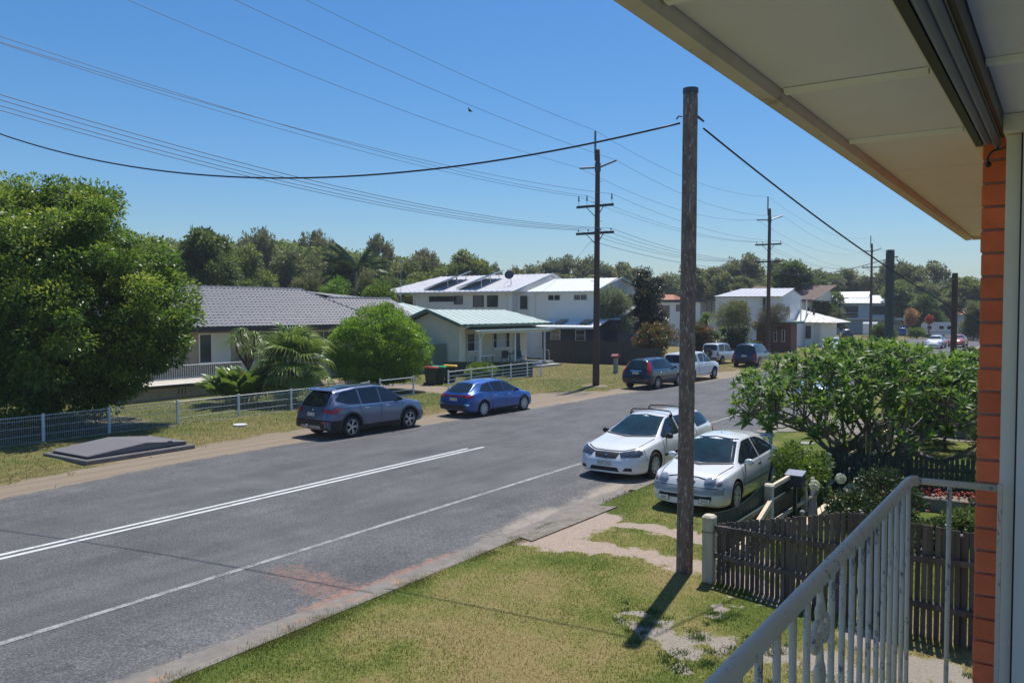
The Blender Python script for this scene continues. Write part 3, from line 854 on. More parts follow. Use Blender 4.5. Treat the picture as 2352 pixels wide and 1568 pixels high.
MB().tube([(53.0, 32.95, .45), (53.0, 32.95, 1.35), (53.05, 32.4, 1.3), (53.05, 32.35, .3)], .02, 6).build("step_handrail", WHT, gr, True)
MB().box((51.5, 32.2, 0), (54.6, 32.88, .22)).build("step", M("step_concrete", (.45, .43, .39), .85, .15), gr, True)
ant = thing("roof_antenna", "tall thin guyed antenna mast rising behind the round green bush", "antenna", (47.3, 42.0, 4.4))
an = MB().cyl((0, 0, -1.0), (0, 0, 3.6), .025, .015, 6)
for k_ in range(6): an.beam((-.3 + .02 * k_, -.25 + .1 * k_, 3.55), (.3 - .02 * k_, -.25 + .1 * k_, 3.55), .014, .014)
an.beam((0, -.3, 3.55), (0, .4, 3.55), .02, .02); an.build("mast", M("galvanised", (.45, .46, .48), .4, .1, metal=.7), ant)
for dx, dy in ((-1.6, -1), (1.6, -1)): MB().cyl((0, 0, 2.2), (dx, dy, -.2), .006, n=4).build("guy_wire", MATS["galvanised"], ant)
# veranda furniture
tb_ = thing("trestle_table", "long white topped table at the left end of the cream veranda", "table", (46.8, 33.9, .42))
MB().box((-.9, -.35, .68), (.9, .35, .73)).build("table_top", WHT, tb_)
for a_, b_ in ((-.75, -.28), (.75, -.28), (-.75, .28), (.75, .28)): MB().beam((a_, b_, 0), (a_ * .8, b_, .68), .04, .04).build("leg", DKFR, tb_)
t2_ = thing("outdoor_table", "dark round-edged table between the veranda chairs", "table", (50.2, 34.0, .42))
MB().lathe([(0, .72), (.5, .72), (.52, .70), (.5, .68), (0, .68)], 16).build("table_top", DKFR, t2_)
MB().cyl((0, 0, 0), (0, 0, .68), .04).lathe([(0, .03), (.28, .02), (.28, 0)], 12).build("pedestal", DKFR, t2_)
TEAL = M("teal_plastic", (.03, .20, .28), .4, .08); 
def chair(loc, rz, mat, label, grp="chairs on the cottage veranda"):
    t_ = thing("veranda_chair", label, "chair", loc, rz, grp)
    MB().cbox((-.23, -.22, .40), (.23, .22, .44), .01).build("seat", mat, t_)
    MB().prism([(-.23, .2, .44), (.23, .2, .44), (.25, .32, .9), (.0, .34, .95), (-.25, .32, .9)], (0, .03, 0)).build("backrest", mat, t_)
    for a_, b_ in ((-.2, -.2), (.2, -.2), (-.2, .2), (.2, .2)): MB().cyl((a_ * 1.15, b_ * 1.2, 0), (a_ * .8, b_ * .8, .40), .014, n=6).build("leg", DKFR, t_)
    return t_
chair((49.3, 33.9, .42), -1.2, DKFR, "black veranda chair left of the dark table")
chair((50.9, 33.7, .42), 1.0, TEAL, "teal chair just right of the dark table, nearest the white post")
chair((51.8, 34.1, .42), 1.5, TEAL, "teal chair beside the front door")
# pale green side fence in front of the cottage gable
def cb_panel(w, h, mat, name='fence_panel'):
    mb = MB(); n = max(3, int(w / .19)); xs = []
    for i in range(n):
        for t, y in ((0, 0), (.4, 0), (.5, -.03), (.9, -.03)): xs.append(((i + t) / n * w, y))
    xs.append((w, 0))
    for x, y in xs: mb.v += [(x, y, .04), (x, y, h - .03)]
    for i in range(len(xs) - 1): mb.f.append((2 * i, 2 * i + 2, 2 * i + 3, 2 * i + 1))
    return mb.mesh(name, mat)
def cb_fence(name, label, pts, h, mat, step=2.38, group=None):
    root = thing(name, label, "fence", (pts[0][0], pts[0][1], 0), group=group)
    o0 = Vector((pts[0][0], pts[0][1], 0)); cache = {}
    for a_, b_ in zip(pts[:-1], pts[1:]):
        h0 = a_[2] if len(a_) > 2 else h; h1 = b_[2] if len(b_) > 2 else h
        A = Vector((a_[0], a_[1], 0)); B = Vector((b_[0], b_[1], 0)); d = B - A; n = max(1, round(d.length / step)); ang = math.atan2(d.y, d.x); L = d.length / n
        for i in range(n):
            p = A + d * i / n - o0; hh = h0 + (h1 - h0) * (i + .5) / n
            key = (round(L, 3), round(hh, 3))
            if key not in cache: cache[key] = cb_panel(L - .05, hh, mat)
            o_ = link("fence_panel", cache[key], root); o_.location = p; o_.rotation_euler = (0, 0, ang)
            q = A + d * i / n
            MB().box((-.03, -.03, 0), (.03, .03, hh)).beam((0, 0, hh), (L, 0, hh), .05, .05).beam((0, 0, .05), (L, 0, .05), .05, .06)
            kk = MB(); kk.box((-.025, -.028, 0), (.025, .028, hh)); kk.beam((.025, 0, hh - .025), (L - .025, 0, hh - .025), .05, .05); kk.beam((.025, 0, .05), (L - .025, 0, .05), .05, .06)
            f_ = kk.build("fence_frame", mat, root); f_.location = p; f_.rotation_euler = (0, 0, ang)
    return root
cb_fence("green_metal_fence", "pale green corrugated metal fence beside the cottage gable wall", [(41.2, 37.2), (43.9, 34.9)], 2.0, M("pale_green_fence", (.16, .21, .16), .5, .1))
cb_fence("low_green_fence", "low dark green metal fence along the cottage front lawn, right of the bins", [(41.2, 33.0), (44.3, 28.2)], 1.0, M("dark_green_fence", (.035, .06, .042), .5, .12), 1.9)
cb_fence("charcoal_fence", "tall charcoal metal side fence stepping down to the street behind the far pole", [(58, 36.0, 1.9), (58, 28.2, 1.85), (58, 25.4, .95)], 1.9, M("charcoal_fence", (.042, .047, .048), .5, .12), 2.3)
# wheelie bins
def bin_(loc, rz, lid, label, hc="bin_body"):
    t_ = thing("wheelie_bin", label, "bin", loc, rz, "wheelie bins by the low green fence")
    BM_ = M("bin_green", (.012, .035, .022), .5, .1)
    mb = MB(); mb.add([(-.22, -.26, .05), (.22, -.26, .05), (.22, .24, .05), (-.22, .24, .05), (-.29, -.36, 1.0), (.29, -.36, 1.0), (.29, .34, 1.0), (-.29, .34, 1.0)], [(3, 2, 1, 0), (4, 5, 6, 7), (0, 1, 5, 4), (1, 2, 6, 5), (2, 3, 7, 6), (3, 0, 4, 7)])
    mb.box((-.31, -.38, .94), (.31, .36, .99)); mb.build("bin_body", BM_, t_)
    l_ = MB().add([(-.32, -.40, 1.0), (.32, -.40, 1.0), (.32, .38, 1.0), (-.32, .38, 1.0), (-.28, -.34, 1.06), (.28, -.34, 1.06), (.28, .36, 1.09), (-.28, .36, 1.09)], [(3, 2, 1, 0), (4, 5, 6, 7), (0, 1, 5, 4), (1, 2, 6, 5), (2, 3, 7, 6), (3, 0, 4, 7)]); l_.build("lid", lid, t_)
    MB().tube([(-.25, .42, .98), (.25, .42, .98)], .02, 6).build("handle", BM_, t_)
    for sx in (-1, 1): MB().lathe([(0, -.03), (.1, -.03), (.1, .03), (0, .03)], 12, 'x', (sx * .27, .3, .1)).build("wheel", FASC, t_)
    return t_
bin_(PZ(990, 886)[:2] + (.02,), .5, M("red_lid", (.45, .05, .03), .45, .05), "dark green wheelie bin with a red lid, mostly hidden by the round bush")
bin_(PZ(1008, 884)[:2] + (.02,), .5, M("green_lid", (.03, .33, .14), .45, .05), "dark green wheelie bin with a bright green lid")
bin_(PZ(1034, 881)[:2] + (.02,), .5, M("yellow_lid", (.75, .42, .03), .45, .05), "dark green wheelie bin with a yellow lid")

# ---------------- 3: white two-storey house
wh = thing("two_storey_house", "large white two storey house with solar panels and a satellite dish on its roof", "house", (62, 42, 0))
WW = M("white_wall", (.80, .79, .77), .6, .04, .8)
def wallp(mb, u, v0, v1, z0, z1, t=.2): mb.box((u, v0, z0), (u + t, v1, z1))
MB().box((62.0, 41.8, 0), (74, 55.0 - 1.8, 6.0)).build("wall", WW, wh, True)
MB().box((62.9, 53.2, 0), (74, 57.4, 3.2)).build("lower_wall", WW, wh, True)
MB().box((62.05, 33.3, 0), (72.5, 39.9, 5.85)).build("front_wing_wall", WW, wh, True)
MB().box((63.0, 39.9, 0), (73.0, 41.8, 5.9)).build("link_wall", WW, wh, True)
# cladding joints
cj = MB()
for v_ in np.arange(34.4, 53.2, 1.2):
    if 39.9 < v_ < 41.8: continue
    cj.box((62.0 if v_ > 41 else 62.05, v_, 3.3), ((61.985 if v_ > 41 else 62.035), v_ + .03, 5.8))
cj.build("cladding_joints", WHT, wh, True, kind='stuff')
rf = MB(); e0 = 61.3
A = (e0, 41.2, 6.02); Bp = (e0, 57.6, 6.05); C = (67.6, 54.6, 7.85); D = (67.6, 40.9, 7.75)
roofplane(rf, A, Bp, C, D, .6, .04); roofplane(rf, (74, 57.6, 6.05), (74, 41.2, 6.02), D, C, .6, .04); roofplane(rf, (e0, 57.6, 6.05), (74, 57.6, 6.05), C, C, .6, .04)
rf.build("roof", WROOF, wh, True)
rf = MB(); roofplane(rf, (61.5, 33.0, 5.92), (61.5, 39.9, 5.95), (66.4, 39.9, 7.2), (66.4, 33.0, 7.2), .5, .03); roofplane(rf, (72.6, 39.9, 5.95), (72.6, 33.0, 5.92), (66.4, 33.0, 7.2), (66.4, 39.9, 7.2), .5, .03)
rf.build("front_wing_roof", WROOF2, wh, True)
# gable ends
MB().prism([(61.35, 41.32, 5.95), (73.9, 41.32, 5.95), (67.6, 41.32, 7.68)], (0, .4, 0)).build("gable_wall", WW, wh, True)
MB().prism([(61.6, 33.25, 5.85), (72.5, 33.25, 5.85), (66.4, 33.25, 7.1)], (0, .3, 0)).build("front_gable_wall", WW, wh, True)
tr = MB().beam((61.25, 40.95, 6.0), (67.6, 40.85, 7.74), .08, .2).beam((67.6, 40.85, 7.74), (74, 40.95, 6.0), .08, .2).beam((61.45, 32.95, 5.88), (66.4, 32.95, 7.15), .06, .16).beam((66.4, 32.95, 7.15), (72.6, 32.95, 5.88), .06, .16)
tr.beam((61.22, 41.2, 5.95), (61.22, 57.6, 5.98), .12, .14).beam((61.42, 33.0, 5.85), (61.42, 39.9, 5.87), .1, .12); tr.build("gutter", M("pale_gutter", (.66, .66, .64), .45, .05), wh, True)
tr = MB().tube([(61.3, 42.2, 5.9), (61.8, 42.3, 5.6), (61.93, 42.3, 5.5), (61.93, 42.3, 3)], .05, 6).tube([(61.5, 39.3, 5.8), (61.9, 39.3, 5.4), (61.98, 39.3, 5.3), (61.98, 39.3, 3)], .045, 6); tr.build("downpipe", WHT, wh, True)
W = lambda vv, z, w, h, **k: window(wh, (61.985, vv, z), (0, -1, 0), w, h, k.pop('fr', DKFR), GL, **k)
W(51.4, 5.12, 3.3, .52, mull=(.24, .76)); W(48.35, 4.86, 1.0, .8, hbars=(.5,)); W(46.1, 4.6, 1.2, 1.05, hbars=(.35, .7)); W(44.5, 4.6, 1.2, 1.05, hbars=(.35, .7))
window(wh, (62.99, 41.5, 4.4), (0, -1, 0), .75, 1.2, DKFR, GL, hbars=(.35, .7))
W2 = lambda vv, z, w, h, **k: window(wh, (62.04, vv, z), (0, -1, 0), w, h, WHT, GL, **k)
W2(38.0, 5.12, 1.3, .55, mull=(.5,)); W2(35.4, 5.12, 1.35, .55, mull=(.5,))
# upper deck at the left end
dk = MB().box((61.9, 53.3, 3.2), (68, 57.4, 3.35)); dk.build("deck_floor", WHT, wh, True)
MB().box((61.9, 57.1, 3.35), (62.05, 57.3, 5.98)).box((61.9, 53.25, 3.35), (62.05, 53.4, 5.98)).build("deck_post", WHT, wh, True)
for k_ in range(6): MB().box((61.95, 53.4, 3.9 + k_ * .32), (61.99, 55.7, 4.02 + k_ * .32)).build("deck_slat", M("deck_timber", (.20, .14, .09), .7, .2), wh, True)
# lower skirting roof with skylights, dark lower storey
MB().box((60.45, 32.2, 0), (62.02, 37.6, 2.86)).build("lower_storey_wall", SLATE, wh, True)
rf = MB(); roofplane(rf, (59.7, 31.9, 2.9), (59.7, 37.9, 2.9), (62.02, 37.9, 3.55), (62.02, 31.9, 3.55), .4, .02); rf.build("lower_roof", WROOF2, wh, True)
MB().beam((59.65, 31.9, 2.84), (59.65, 37.9, 2.84), .1, .16).build("lower_gutter", WHT, wh, True)
for v_ in (36.3, 33.9): MB().prism([(60.3, v_ - .8, 3.14), (60.3, v_, 3.14), (61.4, v_, 3.46), (61.4, v_ - .8, 3.46)], (0, 0, .06)).build("skylight", GL, wh, True)
for v_, w_ in ((36.7, .95), (34.3, .95)): window(wh, (60.44, v_, 1.75), (0, -1, 0), w_, .95, WHT, GL, hbars=(.5,))
# porch wing running right towards the street
rf = MB(); roofplane(rf, (62.0, 31.0, 3.5), (62.0, 33.2, 3.5), (65.4, 33.2, 4.7), (65.4, 31.0, 4.7), .5, .02); rf.build("porch_roof", WROOF2, wh, True)
MB().box((62.05, 31.2, 0), (68, 33.2, 3.45)).build("porch_wall", SLATE, wh, True)
# solar panels: two tilted arrays, and the dish
SOL = M("solar_glass", (.012, .015, .03), .12, .2, spec=.9); ALU = M("aluminium", (.55, .56, .58), .35, .08, metal=.8)
def roofz(u): return 6.02 + (u - e0) / (67.6 - e0) * 1.75 + .05
def array(v_c, label):
    t_ = thing("solar_array", label, "solar panels", (63.9, v_c, roofz(63.9)), group="tilted solar arrays on the white roof")
    k = 0
    for i in range(3):
        # rows climb away from the eave; right hand edge raised
        a0 = Vector((-1.9 + i * 1.45, 0, 0)); 
        zb = lambda du: roofz(63.9 + du) - roofz(63.9)
        for j in range(1):
            u0 = -1.9 + i * 1.45; u1 = u0 + 1.4
            p = [Vector((u0, 2.2, zb(u0) + .08)), Vector((u1, 2.2, zb(u1) + .1)), Vector((u1, -1.0, zb(u1) + 1.05)), Vector((u0, -1.0, zb(u0) + 1.0))]
            # tilt about the lower-left edge
            p = [Vector((u0, 1.9, zb(u0) + .08)), Vector((u1, 1.9, zb(u1) + .08)), Vector((u1, -.6, zb(u1) + .72)), Vector((u0, -.6, zb(u0) + .72))]
            MB().prism(p, (0, 0, .05)).build("solar_panel", SOL, t_)
            fr = MB()
            for a_, b_ in ((0, 1), (1, 2), (2, 3), (3, 0)): fr.beam(p[a_] + Vector((0, 0, .03)), p[b_] + Vector((0, 0, .03)), .05, .08)
            fr.build("panel_frame", ALU, t_)
            MB().beam((u0 + .7, -.5, zb(u0 + .7)), (u0 + .7, -.5, zb(u0 + .7) + .70), .05, .05).build("support_leg", ALU, t_); MB().beam((u0 + .7, .7, zb(u0 + .7)), (u0 + .7, .7, zb(u0 + .7) + .5), .05, .05).build("support_leg", ALU, t_)
    return t_
array(50.2, "left tilted solar array on the big white roof")
array(46.2, "right tilted solar array on the big white roof, beside the dish")
ds = thing("satellite_dish", "dark satellite dish on tripod legs on the white roof", "satellite dish", (63.5, 42.9, roofz(63.5)))
d_ = MB(); prof = [(0, 0), (.15, .01), (.3, .05), (.42, .11)]; 
mb = MB().lathe([(0, .0), (.15, .012), (.3, .045), (.44, .11), (.44, .13), (.3, .065), (0, .02)], 20)
mt = Matrix.Translation((-.1, .1, .85)) @ Matrix.Rotation(rad(-62), 4, 'Y') @ Matrix.Rotation(rad(20), 4, 'X')
mb.v = [tuple(mt @ Vector(p)) for p in mb.v]; mb.build("dish", M("dish_grey", (.06, .065, .08), .5, .1), ds, smooth=True)
MB().cyl((0, 0, 0), (0, 0, .85), .025, n=6).cyl((-.5, .5, -.1), (0, 0, .6), .015, n=5).cyl((-.5, -.4, -.1), (0, 0, .6), .015, n=5).build("tripod", ALU, ds)

# ---------------- 4: houses further down the street
def simple_house(name, label, loc, parts, shift=(0, 0, 0)):
    root = thing(name, label, "house", loc)
    for p in parts:
        k = p[0]
        if k == 'box': MB().box(p[2], p[3]).build(p[1], p[4], root, True)
        elif k == 'roof':
            rf = MB(); 
            for q in p[2]: roofplane(rf, *q, p[4], .03)
            rf.build(p[1], p[3], root, True)
        elif k == 'prism': MB().prism(p[2], p[3]).build(p[1], p[4], root, True)
        elif k == 'win': window(root, p[1], p[2], p[3], p[4], p[5], GL, mull=p[6] if len(p) > 6 else (), hbars=p[7] if len(p) > 7 else ())
        elif k == 'beam': MB().beam(p[2], p[3], p[5], p[6]).build(p[1], p[4], root, True)
    root.location = Vector(root.location) + Vector(shift)
    return root
GRW = M("grey_white_wall", (.76, .76, .77), .6, .05, .6); GREYROOF = M("grey_white_roof", (.50, .50, .53), .5, .06, .4); LINE = M("pale_line", (.66, .64, .58), .6, .05)
u = 95
simple_house("long_white_house", "long white house with pale grey roof behind the shrubs and the second power pole", (95, 30, 0), [
    ('box', 'wall', (95, 27.0, 0), (103, 34.9, 5.85), GRW), ('box', 'lower_wall', (96, 34.9, 0), (103, 43.2, 5.45), GRW), ('box', 'side_wing', (94.5, 36.6, 0), (96, 44.3, 5.2), GRW),
    ('roof', 'roof', [((94.4, 26.9, 5.9), (94.4, 34.9, 5.95), (98.5, 33.0, 6.95), (98.5, 26.6, 6.9)), ((103.4, 34.9, 5.9), (103.4, 26.9, 5.9), (98.5, 26.6, 6.9), (98.5, 33.0, 6.95)), ((94.4, 34.9, 5.95), (103.4, 34.9, 5.9), (98.5, 33.0, 6.95), (98.5, 33.01, 6.95))], GREYROOF, .6),
    ('prism', 'gable_wall', [(94.6, 27.0, 5.85), (103.2, 27.0, 5.85), (98.5, 27.0, 6.8)], (0, .3, 0), WHT),
    ('box', 'flat_roof', (94.2, 34.95, 5.5), (103.4, 43.6, 5.62), M("dark_roof_edge", (.12, .12, .13), .6, .1)),
    ('box', 'flat_roof', (94.1, 36.4, 5.2), (95.9, 44.6, 5.3), WROOF),
    ('win', (94.98, 36.0, 3.6), (0, -1, 0), .7, 1.7, DKFR), ('win', (94.48, 42.4, 3.6), (0, -1, 0), 1.9, 1.3, DKFR, (.5,)), ('win', (94.48, 39.6, 4.2), (0, -1, 0), .7, .8, DKFR),
    ('win', (94.98, 32.6, 3.9), (0, -1, 0), 1.6, 1.1, WHT, (.5,)), ('box', 'flue', (94.6, 28.9, 3.4), (94.9, 29.15, 5.8), M("flue_dark", (.06, .055, .05), .6, .1)),
    ('win', (96.2, 26.985, 3.3), (1, 0, 0), 1.5, 1.5, WHT, (.5,)), ('beam', 'deck_post', (98.5, 25.9, 3.0), (98.5, 25.9, 5.6), WHT, .12, .12), ('beam', 'deck_post', (101, 25.9, 3.0), (101, 25.9, 5.6), WHT, .12, .12),
    ('beam', 'deck_rail', (98.5, 25.9, 5.55), (103.4, 25.9, 5.6), DKFR, .12, .12), ('box', 'deck_wall', (96.5, 25.8, 0), (103.4, 26.9, 3.1), GRW)])
BRK = M("red_brick_shed", (.19, .085, .055), .85, .2, 5, dirt=(.25, .13, .09), dirt_amt=.5, dscale=6)
sh = simple_house("brick_shed", "small red brick building with flat green roof edge beside the second power pole", (85, 24, 0), [
    ('box', 'wall', (85, 23.3, 0), (87.2, 26.8, 2.95), BRK), ('box', 'roof', (84.6, 22.7, 2.95), (87.6, 27.0, 3.15), GRNTRIM),
    ('win', (84.985, 25.0, 1.1), (0, -1, 0), .32, 1.25, WHT), ('win', (84.985, 24.2, 1.1), (0, -1, 0), .32, 1.25, WHT)])
bc = MB()
for r_ in range(34):
    for k_ in range(15):
        y = 23.35 + k_ * .24 + (.12 if r_ % 2 else 0)
        if y + .23 < 26.6 and not (23.8 < y + .1 < 25.1 and 1.0 < r_ * .086 < 2.4): bc.box((84.985, y, .02 + r_ * .086), (84.999, y + .23, .096 + r_ * .086))
bc.build("brick_courses", BRK, sh, True, kind='stuff')
# small white pyramid roof cottage
simple_house("pyramid_cottage", "small white cottage with pale pyramid roof and a flue, beyond the brick shed", (100, 24, 0), [
    ('box', 'wall', (100, 18.6, 0), (107, 24.8, 3.2), WHT), ('box', 'porch', (99.2, 22.2, 0), (100, 24.8, 3.0), WHT),
    ('roof', 'roof', [((99.3, 17.0, 2.9), (99.3, 25.2, 3.0), (103.2, 25.0, 5.0), (103.2, 24.2, 5.0)), ((107.5, 17.0, 2.9), (99.3, 17.0, 2.9), (103.2, 24.2, 5.0), (103.2, 24.2, 5.0)), ((107.5, 25.2, 2.9), (107.5, 17.0, 2.9), (103.2, 24.2, 5.0), (103.2, 24.3, 5.0))], LINE, .7),
    ('box', 'flue', (101.5, 19.9, 3.6), (101.7, 20.1, 4.6), MATS["flue_dark"]), ('win', (99.98, 21.6, 1.0), (0, -1, 0), .6, 1.5, DKFR), ('win', (99.98, 20.5, 1.0), (0, -1, 0), .6, 1.5, DKFR),
    ('box', 'wall_panel', (99.97, 18.9, 0), (99.99, 19.6, 2.8), LINE)], (0, 5.2, 0))
# brown roofed two-storey
u = 118
BRNR = M("brown_tiles", (.17, .115, .09), .8, .18, 5)
simple_house("brown_roof_house", "cream two storey house with brown tiled gable roof between the white houses", (118, 28, 0), [
    ('box', 'wall', (118, 28.2, 0), (126, 36.5, 5.6), LINE),
    ('roof', 'roof', [((117.3, 26.6, 5.75), (117.3, 36.6, 5.75), (122.3, 36.6, 7.9), (122.3, 24.8, 7.9)), ((127.3, 36.6, 5.75), (127.3, 26.6, 5.75), (122.3, 24.8, 7.9), (122.3, 36.6, 7.9))], BRNR, .3),
    ('prism', 'gable_wall', [(117.6, 26.4, 5.7), (127, 26.4, 5.7), (122.3, 26.0, 7.75)], (0, .25, 0), WHT), ('box', 'fascia', (117.2, 26.6, 5.5), (117.3, 36.6, 5.78), M("brown_fascia", (.2, .07, .05), .6, .1)),
    ('win', (119.0, 28.18, 3.2), (1, 0, 0), 1.6, 1.6, DKFR, (.5,)), ('box', 'balcony', (118, 26.6, 2.6), (126, 28.2, 2.8), WHT)], (0, 2.4, 0))
# white roofed two-storey at the corner
BLW = M("bluish_wall", (.62, .67, .72), .6, .05, .5)
u = 128
P = lambda x, y: PU(x, y, 128)
simple_house("balcony_house", "wide two storey house with white roof, upper balcony and roller garage door", (128, 20, 0), [
    ('box', 'wall', (128, 14.6, 0), (138, 24.6, 5.6), BLW), ('box', 'floor_band', (127.4, 14.4, 2.7), (127.99, 24.8, 3.0), WHT),
    ('roof', 'roof', [((127.0, 14.2, 5.7), (127.0, 27.2, 5.8), (133, 26.0, 7.3), (133, 15.0, 7.3)), ((139, 27.2, 5.7), (139, 14.2, 5.7), (133, 15, 7.3), (133, 26, 7.3))], WROOF2, .7),
    ('roof', 'upper_roof', [((130.5, 18.6, 6.75), (130.5, 24.2, 6.75), (133, 24.2, 8.0), (133, 18.6, 8.0))], WROOF2, .7),
    ('win', (127.98, 22.4, 3.05), (0, -1, 0), 2.6, 2.2, DKFR, (.5,)), ('win', (127.98, 17.6, 3.6), (0, -1, 0), 2.6, 1.6, DKFR, (.5,)),
    ('box', 'balcony_rail', (127.2, 19.6, 3.9), (127.25, 22.6, 3.98), WHT), ('box', 'balcony_rail', (127.2, 19.6, 3.4), (127.25, 22.6, 3.46), WHT),
    ('box', 'garage_door', (127.9, 15.6, 0), (127.98, 21.6, 2.4), M("garage_door_grey", (.44, .47, .5), .5, .08, 3, stretch=(1, 1, 6))), ('box', 'side_wall', (127.6, 22.4, 0), (127.99, 22.6, 2.7), WHT),
    ('box', 'side_wing', (132, 9.5, 0), (138, 14.6, 5.0), LINE), ('win', (131.98, 13.0, 4.0), (0, -1, 0), .7, .8, DKFR)], (37, 13.1, 0))
simple_house("red_roof_house", "distant house with a small terracotta roof between trees on the far right", (175, 12, 0), [
    ('box', 'wall', (175, 10, 0), (182, 18, 3.6), BLW), ('roof', 'roof', [((174.3, 9.5, 3.6), (174.3, 18.5, 3.6), (178.5, 16.5, 5.6), (178.5, 11.5, 5.6)), ((182.7, 9.5, 3.6), (174.3, 9.5, 3.6), (178.5, 11.5, 5.6), (178.5, 11.5, 5.6))], M("terracotta", (.42, .17, .09), .7, .15, 3), .4)])
p_ = PZ(1535, 760)
simple_house("terracotta_roof_house", "sliver of terracotta roof left of the long white house", (108, 50, 0), [
    ('box', 'wall', (108, 46, 0), (114, 52, 5.0), LINE), ('roof', 'roof', [((107.3, 45, 5.3), (107.3, 53, 5.3), (111, 51, 6.6), (111, 47, 6.6)), ((114.6, 45, 5.3), (107.3, 45, 5.3), (111, 47, 6.6), (111, 47, 6.6))], MATS["terracotta"], .4)])
# ================================================================ OUR BALCONY
oh = thing("own_house", "balcony end of the red brick house the picture is taken from, with pale eaves", "house", (3.5, 0, 2.6))
ZC = 4.86
SOFF = M("soffit_paint", (.80, .79, .90), .7, .04, 2.2, dirt=(.66, .65, .68), dirt_amt=.34, dscale=5)
BATT = M("batten_paint", (.88, .88, .90), .5, .03, 3)
us_ = [2.52 + .8767 * k for k in range(-10, 8)]
us_ = [-.6] + [u for u in us_ if -.3 < u < 8.3] + [8.33]
for a_, b_ in zip(us_[:-1], us_[1:]):
    MB().box((a_ + .0015, .325, ZC + random.uniform(0, .002)), (b_ - .0015, .724, ZC + .008)).build("soffit_sheet", SOFF, oh, True)
    if a_ < 3.4: MB().box((a_ + .0015, -3.2, ZC), (b_ - .0015, .195, ZC + .008)).build("ceiling_sheet", SOFF, oh, True)
for k, u in enumerate(us_[1:-1]):
    if u < 4.0:
        MB().add([(u - .019, .33, ZC - .001), (u + .019, .33, ZC - .001), (u + .013, .33, ZC - .015), (u - .013, .33, ZC - .015), (u - .019, .716, ZC - .001), (u + .019, .716, ZC - .001), (u + .013, .716, ZC - .015), (u - .013, .716, ZC - .015)], [(0, 1, 2, 3), (7, 6, 5, 4), (0, 4, 5, 1), (1, 5, 6, 2), (2, 6, 7, 3), (3, 7, 4, 0)]).build("batten", BATT, oh, True)
        if u < 3.4: MB().box((u - .018, -3.2, ZC - .015), (u + .018, .195, ZC - .001)).build("batten", BATT, oh, True)
# fixing board, gutter, fascia, roof
MB().box((-.6, .292, ZC - .012), (8.3, .324, ZC + .01)).build("fixing_board", M("board_paint", (.78, .74, .64), .6, .05, 2), oh, True)
GUT = M("old_gutter_paint", (.68, .61, .54), .5, .12, 3., dirt=(.36, .28, .21), dirt_amt=.46, dscale=9, bump=.1, bscale=30)
gm = MB()
prof = [(.726, ZC - .012), (.736, ZC - .030), (.776, ZC - .034), (.79, ZC - .022), (.793, ZC + .075), (.781, ZC + .085), (.781, ZC - .01), (.74, ZC - .018), (.726, ZC + .0)]
gm.prism([(-.6, y, z) for y, z in prof], (8.96, 0, 0)); gm.build("gutter", GUT, oh, True)
MB().box((-.6, .724, ZC + .001), (8.36, .7415, ZC + .09)).build("fascia", GUT, oh, True)
MB().box((8.331, .2, ZC - .03), (8.36, .725, ZC + .09)).build("end_fascia", GUT, oh, True)
MB().prism([(-.6, .80, ZC + .10), (-.6, -5, ZC + 1.3), (-.6, -5, ZC + 1.36), (-.6, .80, ZC + .14)], (9.0, 0, 0)).build("roof", M("unseen_roof", (.3, .3, .3), .6, .1), oh, True)  # out-of-view roof sheet, added to keep the sun off the eaves
# house wall beyond the balcony, with the brick end seen edge-on
RB = M("orange_brick", (.80, .19, .085), .8, .14, 9., bump=.5, bscale=70, dirt=(.60, .13, .06), dirt_amt=.40, dscale=14, rnd=.12)
MORT = M("mortar", (.44, .36, .34), .9, .15, 20, bump=.3)
MB().box((3.56, .155, 0), (8.30, .277, ZC - .012)).build("wall_core", MORT, oh, True)
vl_ = .28; vr_ = .165
for r_ in range(60):
    z = ZC - .02 - r_ * .0857
    if z < .1: break
    j = random.uniform(-.0015, .0015)
    MB().cbox((3.545 + j, vr_ - .01, z - .0762), (3.66, vl_ + random.uniform(-.002, .002), z), .0035).build("brick", RB, oh, True)
hole = MB().lathe([(0, 0), (.007, 0), (.007, .004)], 10, 'x', (3.541, .222, 3.545)); hole.build("screw_hole", FASC, oh, True)
# long face towards the street, one part (never seen closely)
lf = MB()
for r_ in range(56):
    z = ZC - .02 - r_ * .0857
    k = 0; x = 3.675 + (.12 if r_ % 2 else 0)
    while x < 8.2:
        lf.box((x, .27, z - .076), (x + .23, .2795, z)); x += .24
lf.build("brick_face", RB, oh, True, kind='stuff')
# frame and cladding panel at the right
FRP = M("frame_paint", (.80, .77, .70), .5, .06, 3, dirt=(.5, .46, .4), dirt_amt=.3, dscale=12)
PANP = M("panel_paint", (.80, .80, .82), .6, .03, 1.5)
MB().box((3.30, .146, .2), (3.54, .190, ZC - .06)).build("door_frame", FRP, oh, True)
MB().box((3.25, -.6, .2), (3.275, .139, ZC - .06)).build("cladding_panel", PANP, oh, True)
MB().box((3.29, -.6, .2), (3.31, .146, ZC - .06)).build("panel_backing", FASC, oh, True)
MB().box((3.235, -.6, ZC - .058), (3.54, .197, ZC - .002)).build("door_header", FRP, oh, True)
MB().box((-.6, -3.5, 2.42), (3.54, .43, 2.58)).build("balcony_slab", M("slab_concrete", (.62, .60, .57), .8, .1), oh, True)  # out of view, made pale and short for more light on the balcony
MB().box((-.6, -4.5, 0), (8.3, -2.6, ZC)).build("house_body", PANP, oh, True)  # unseen wall, pale and cut short to bring more light in
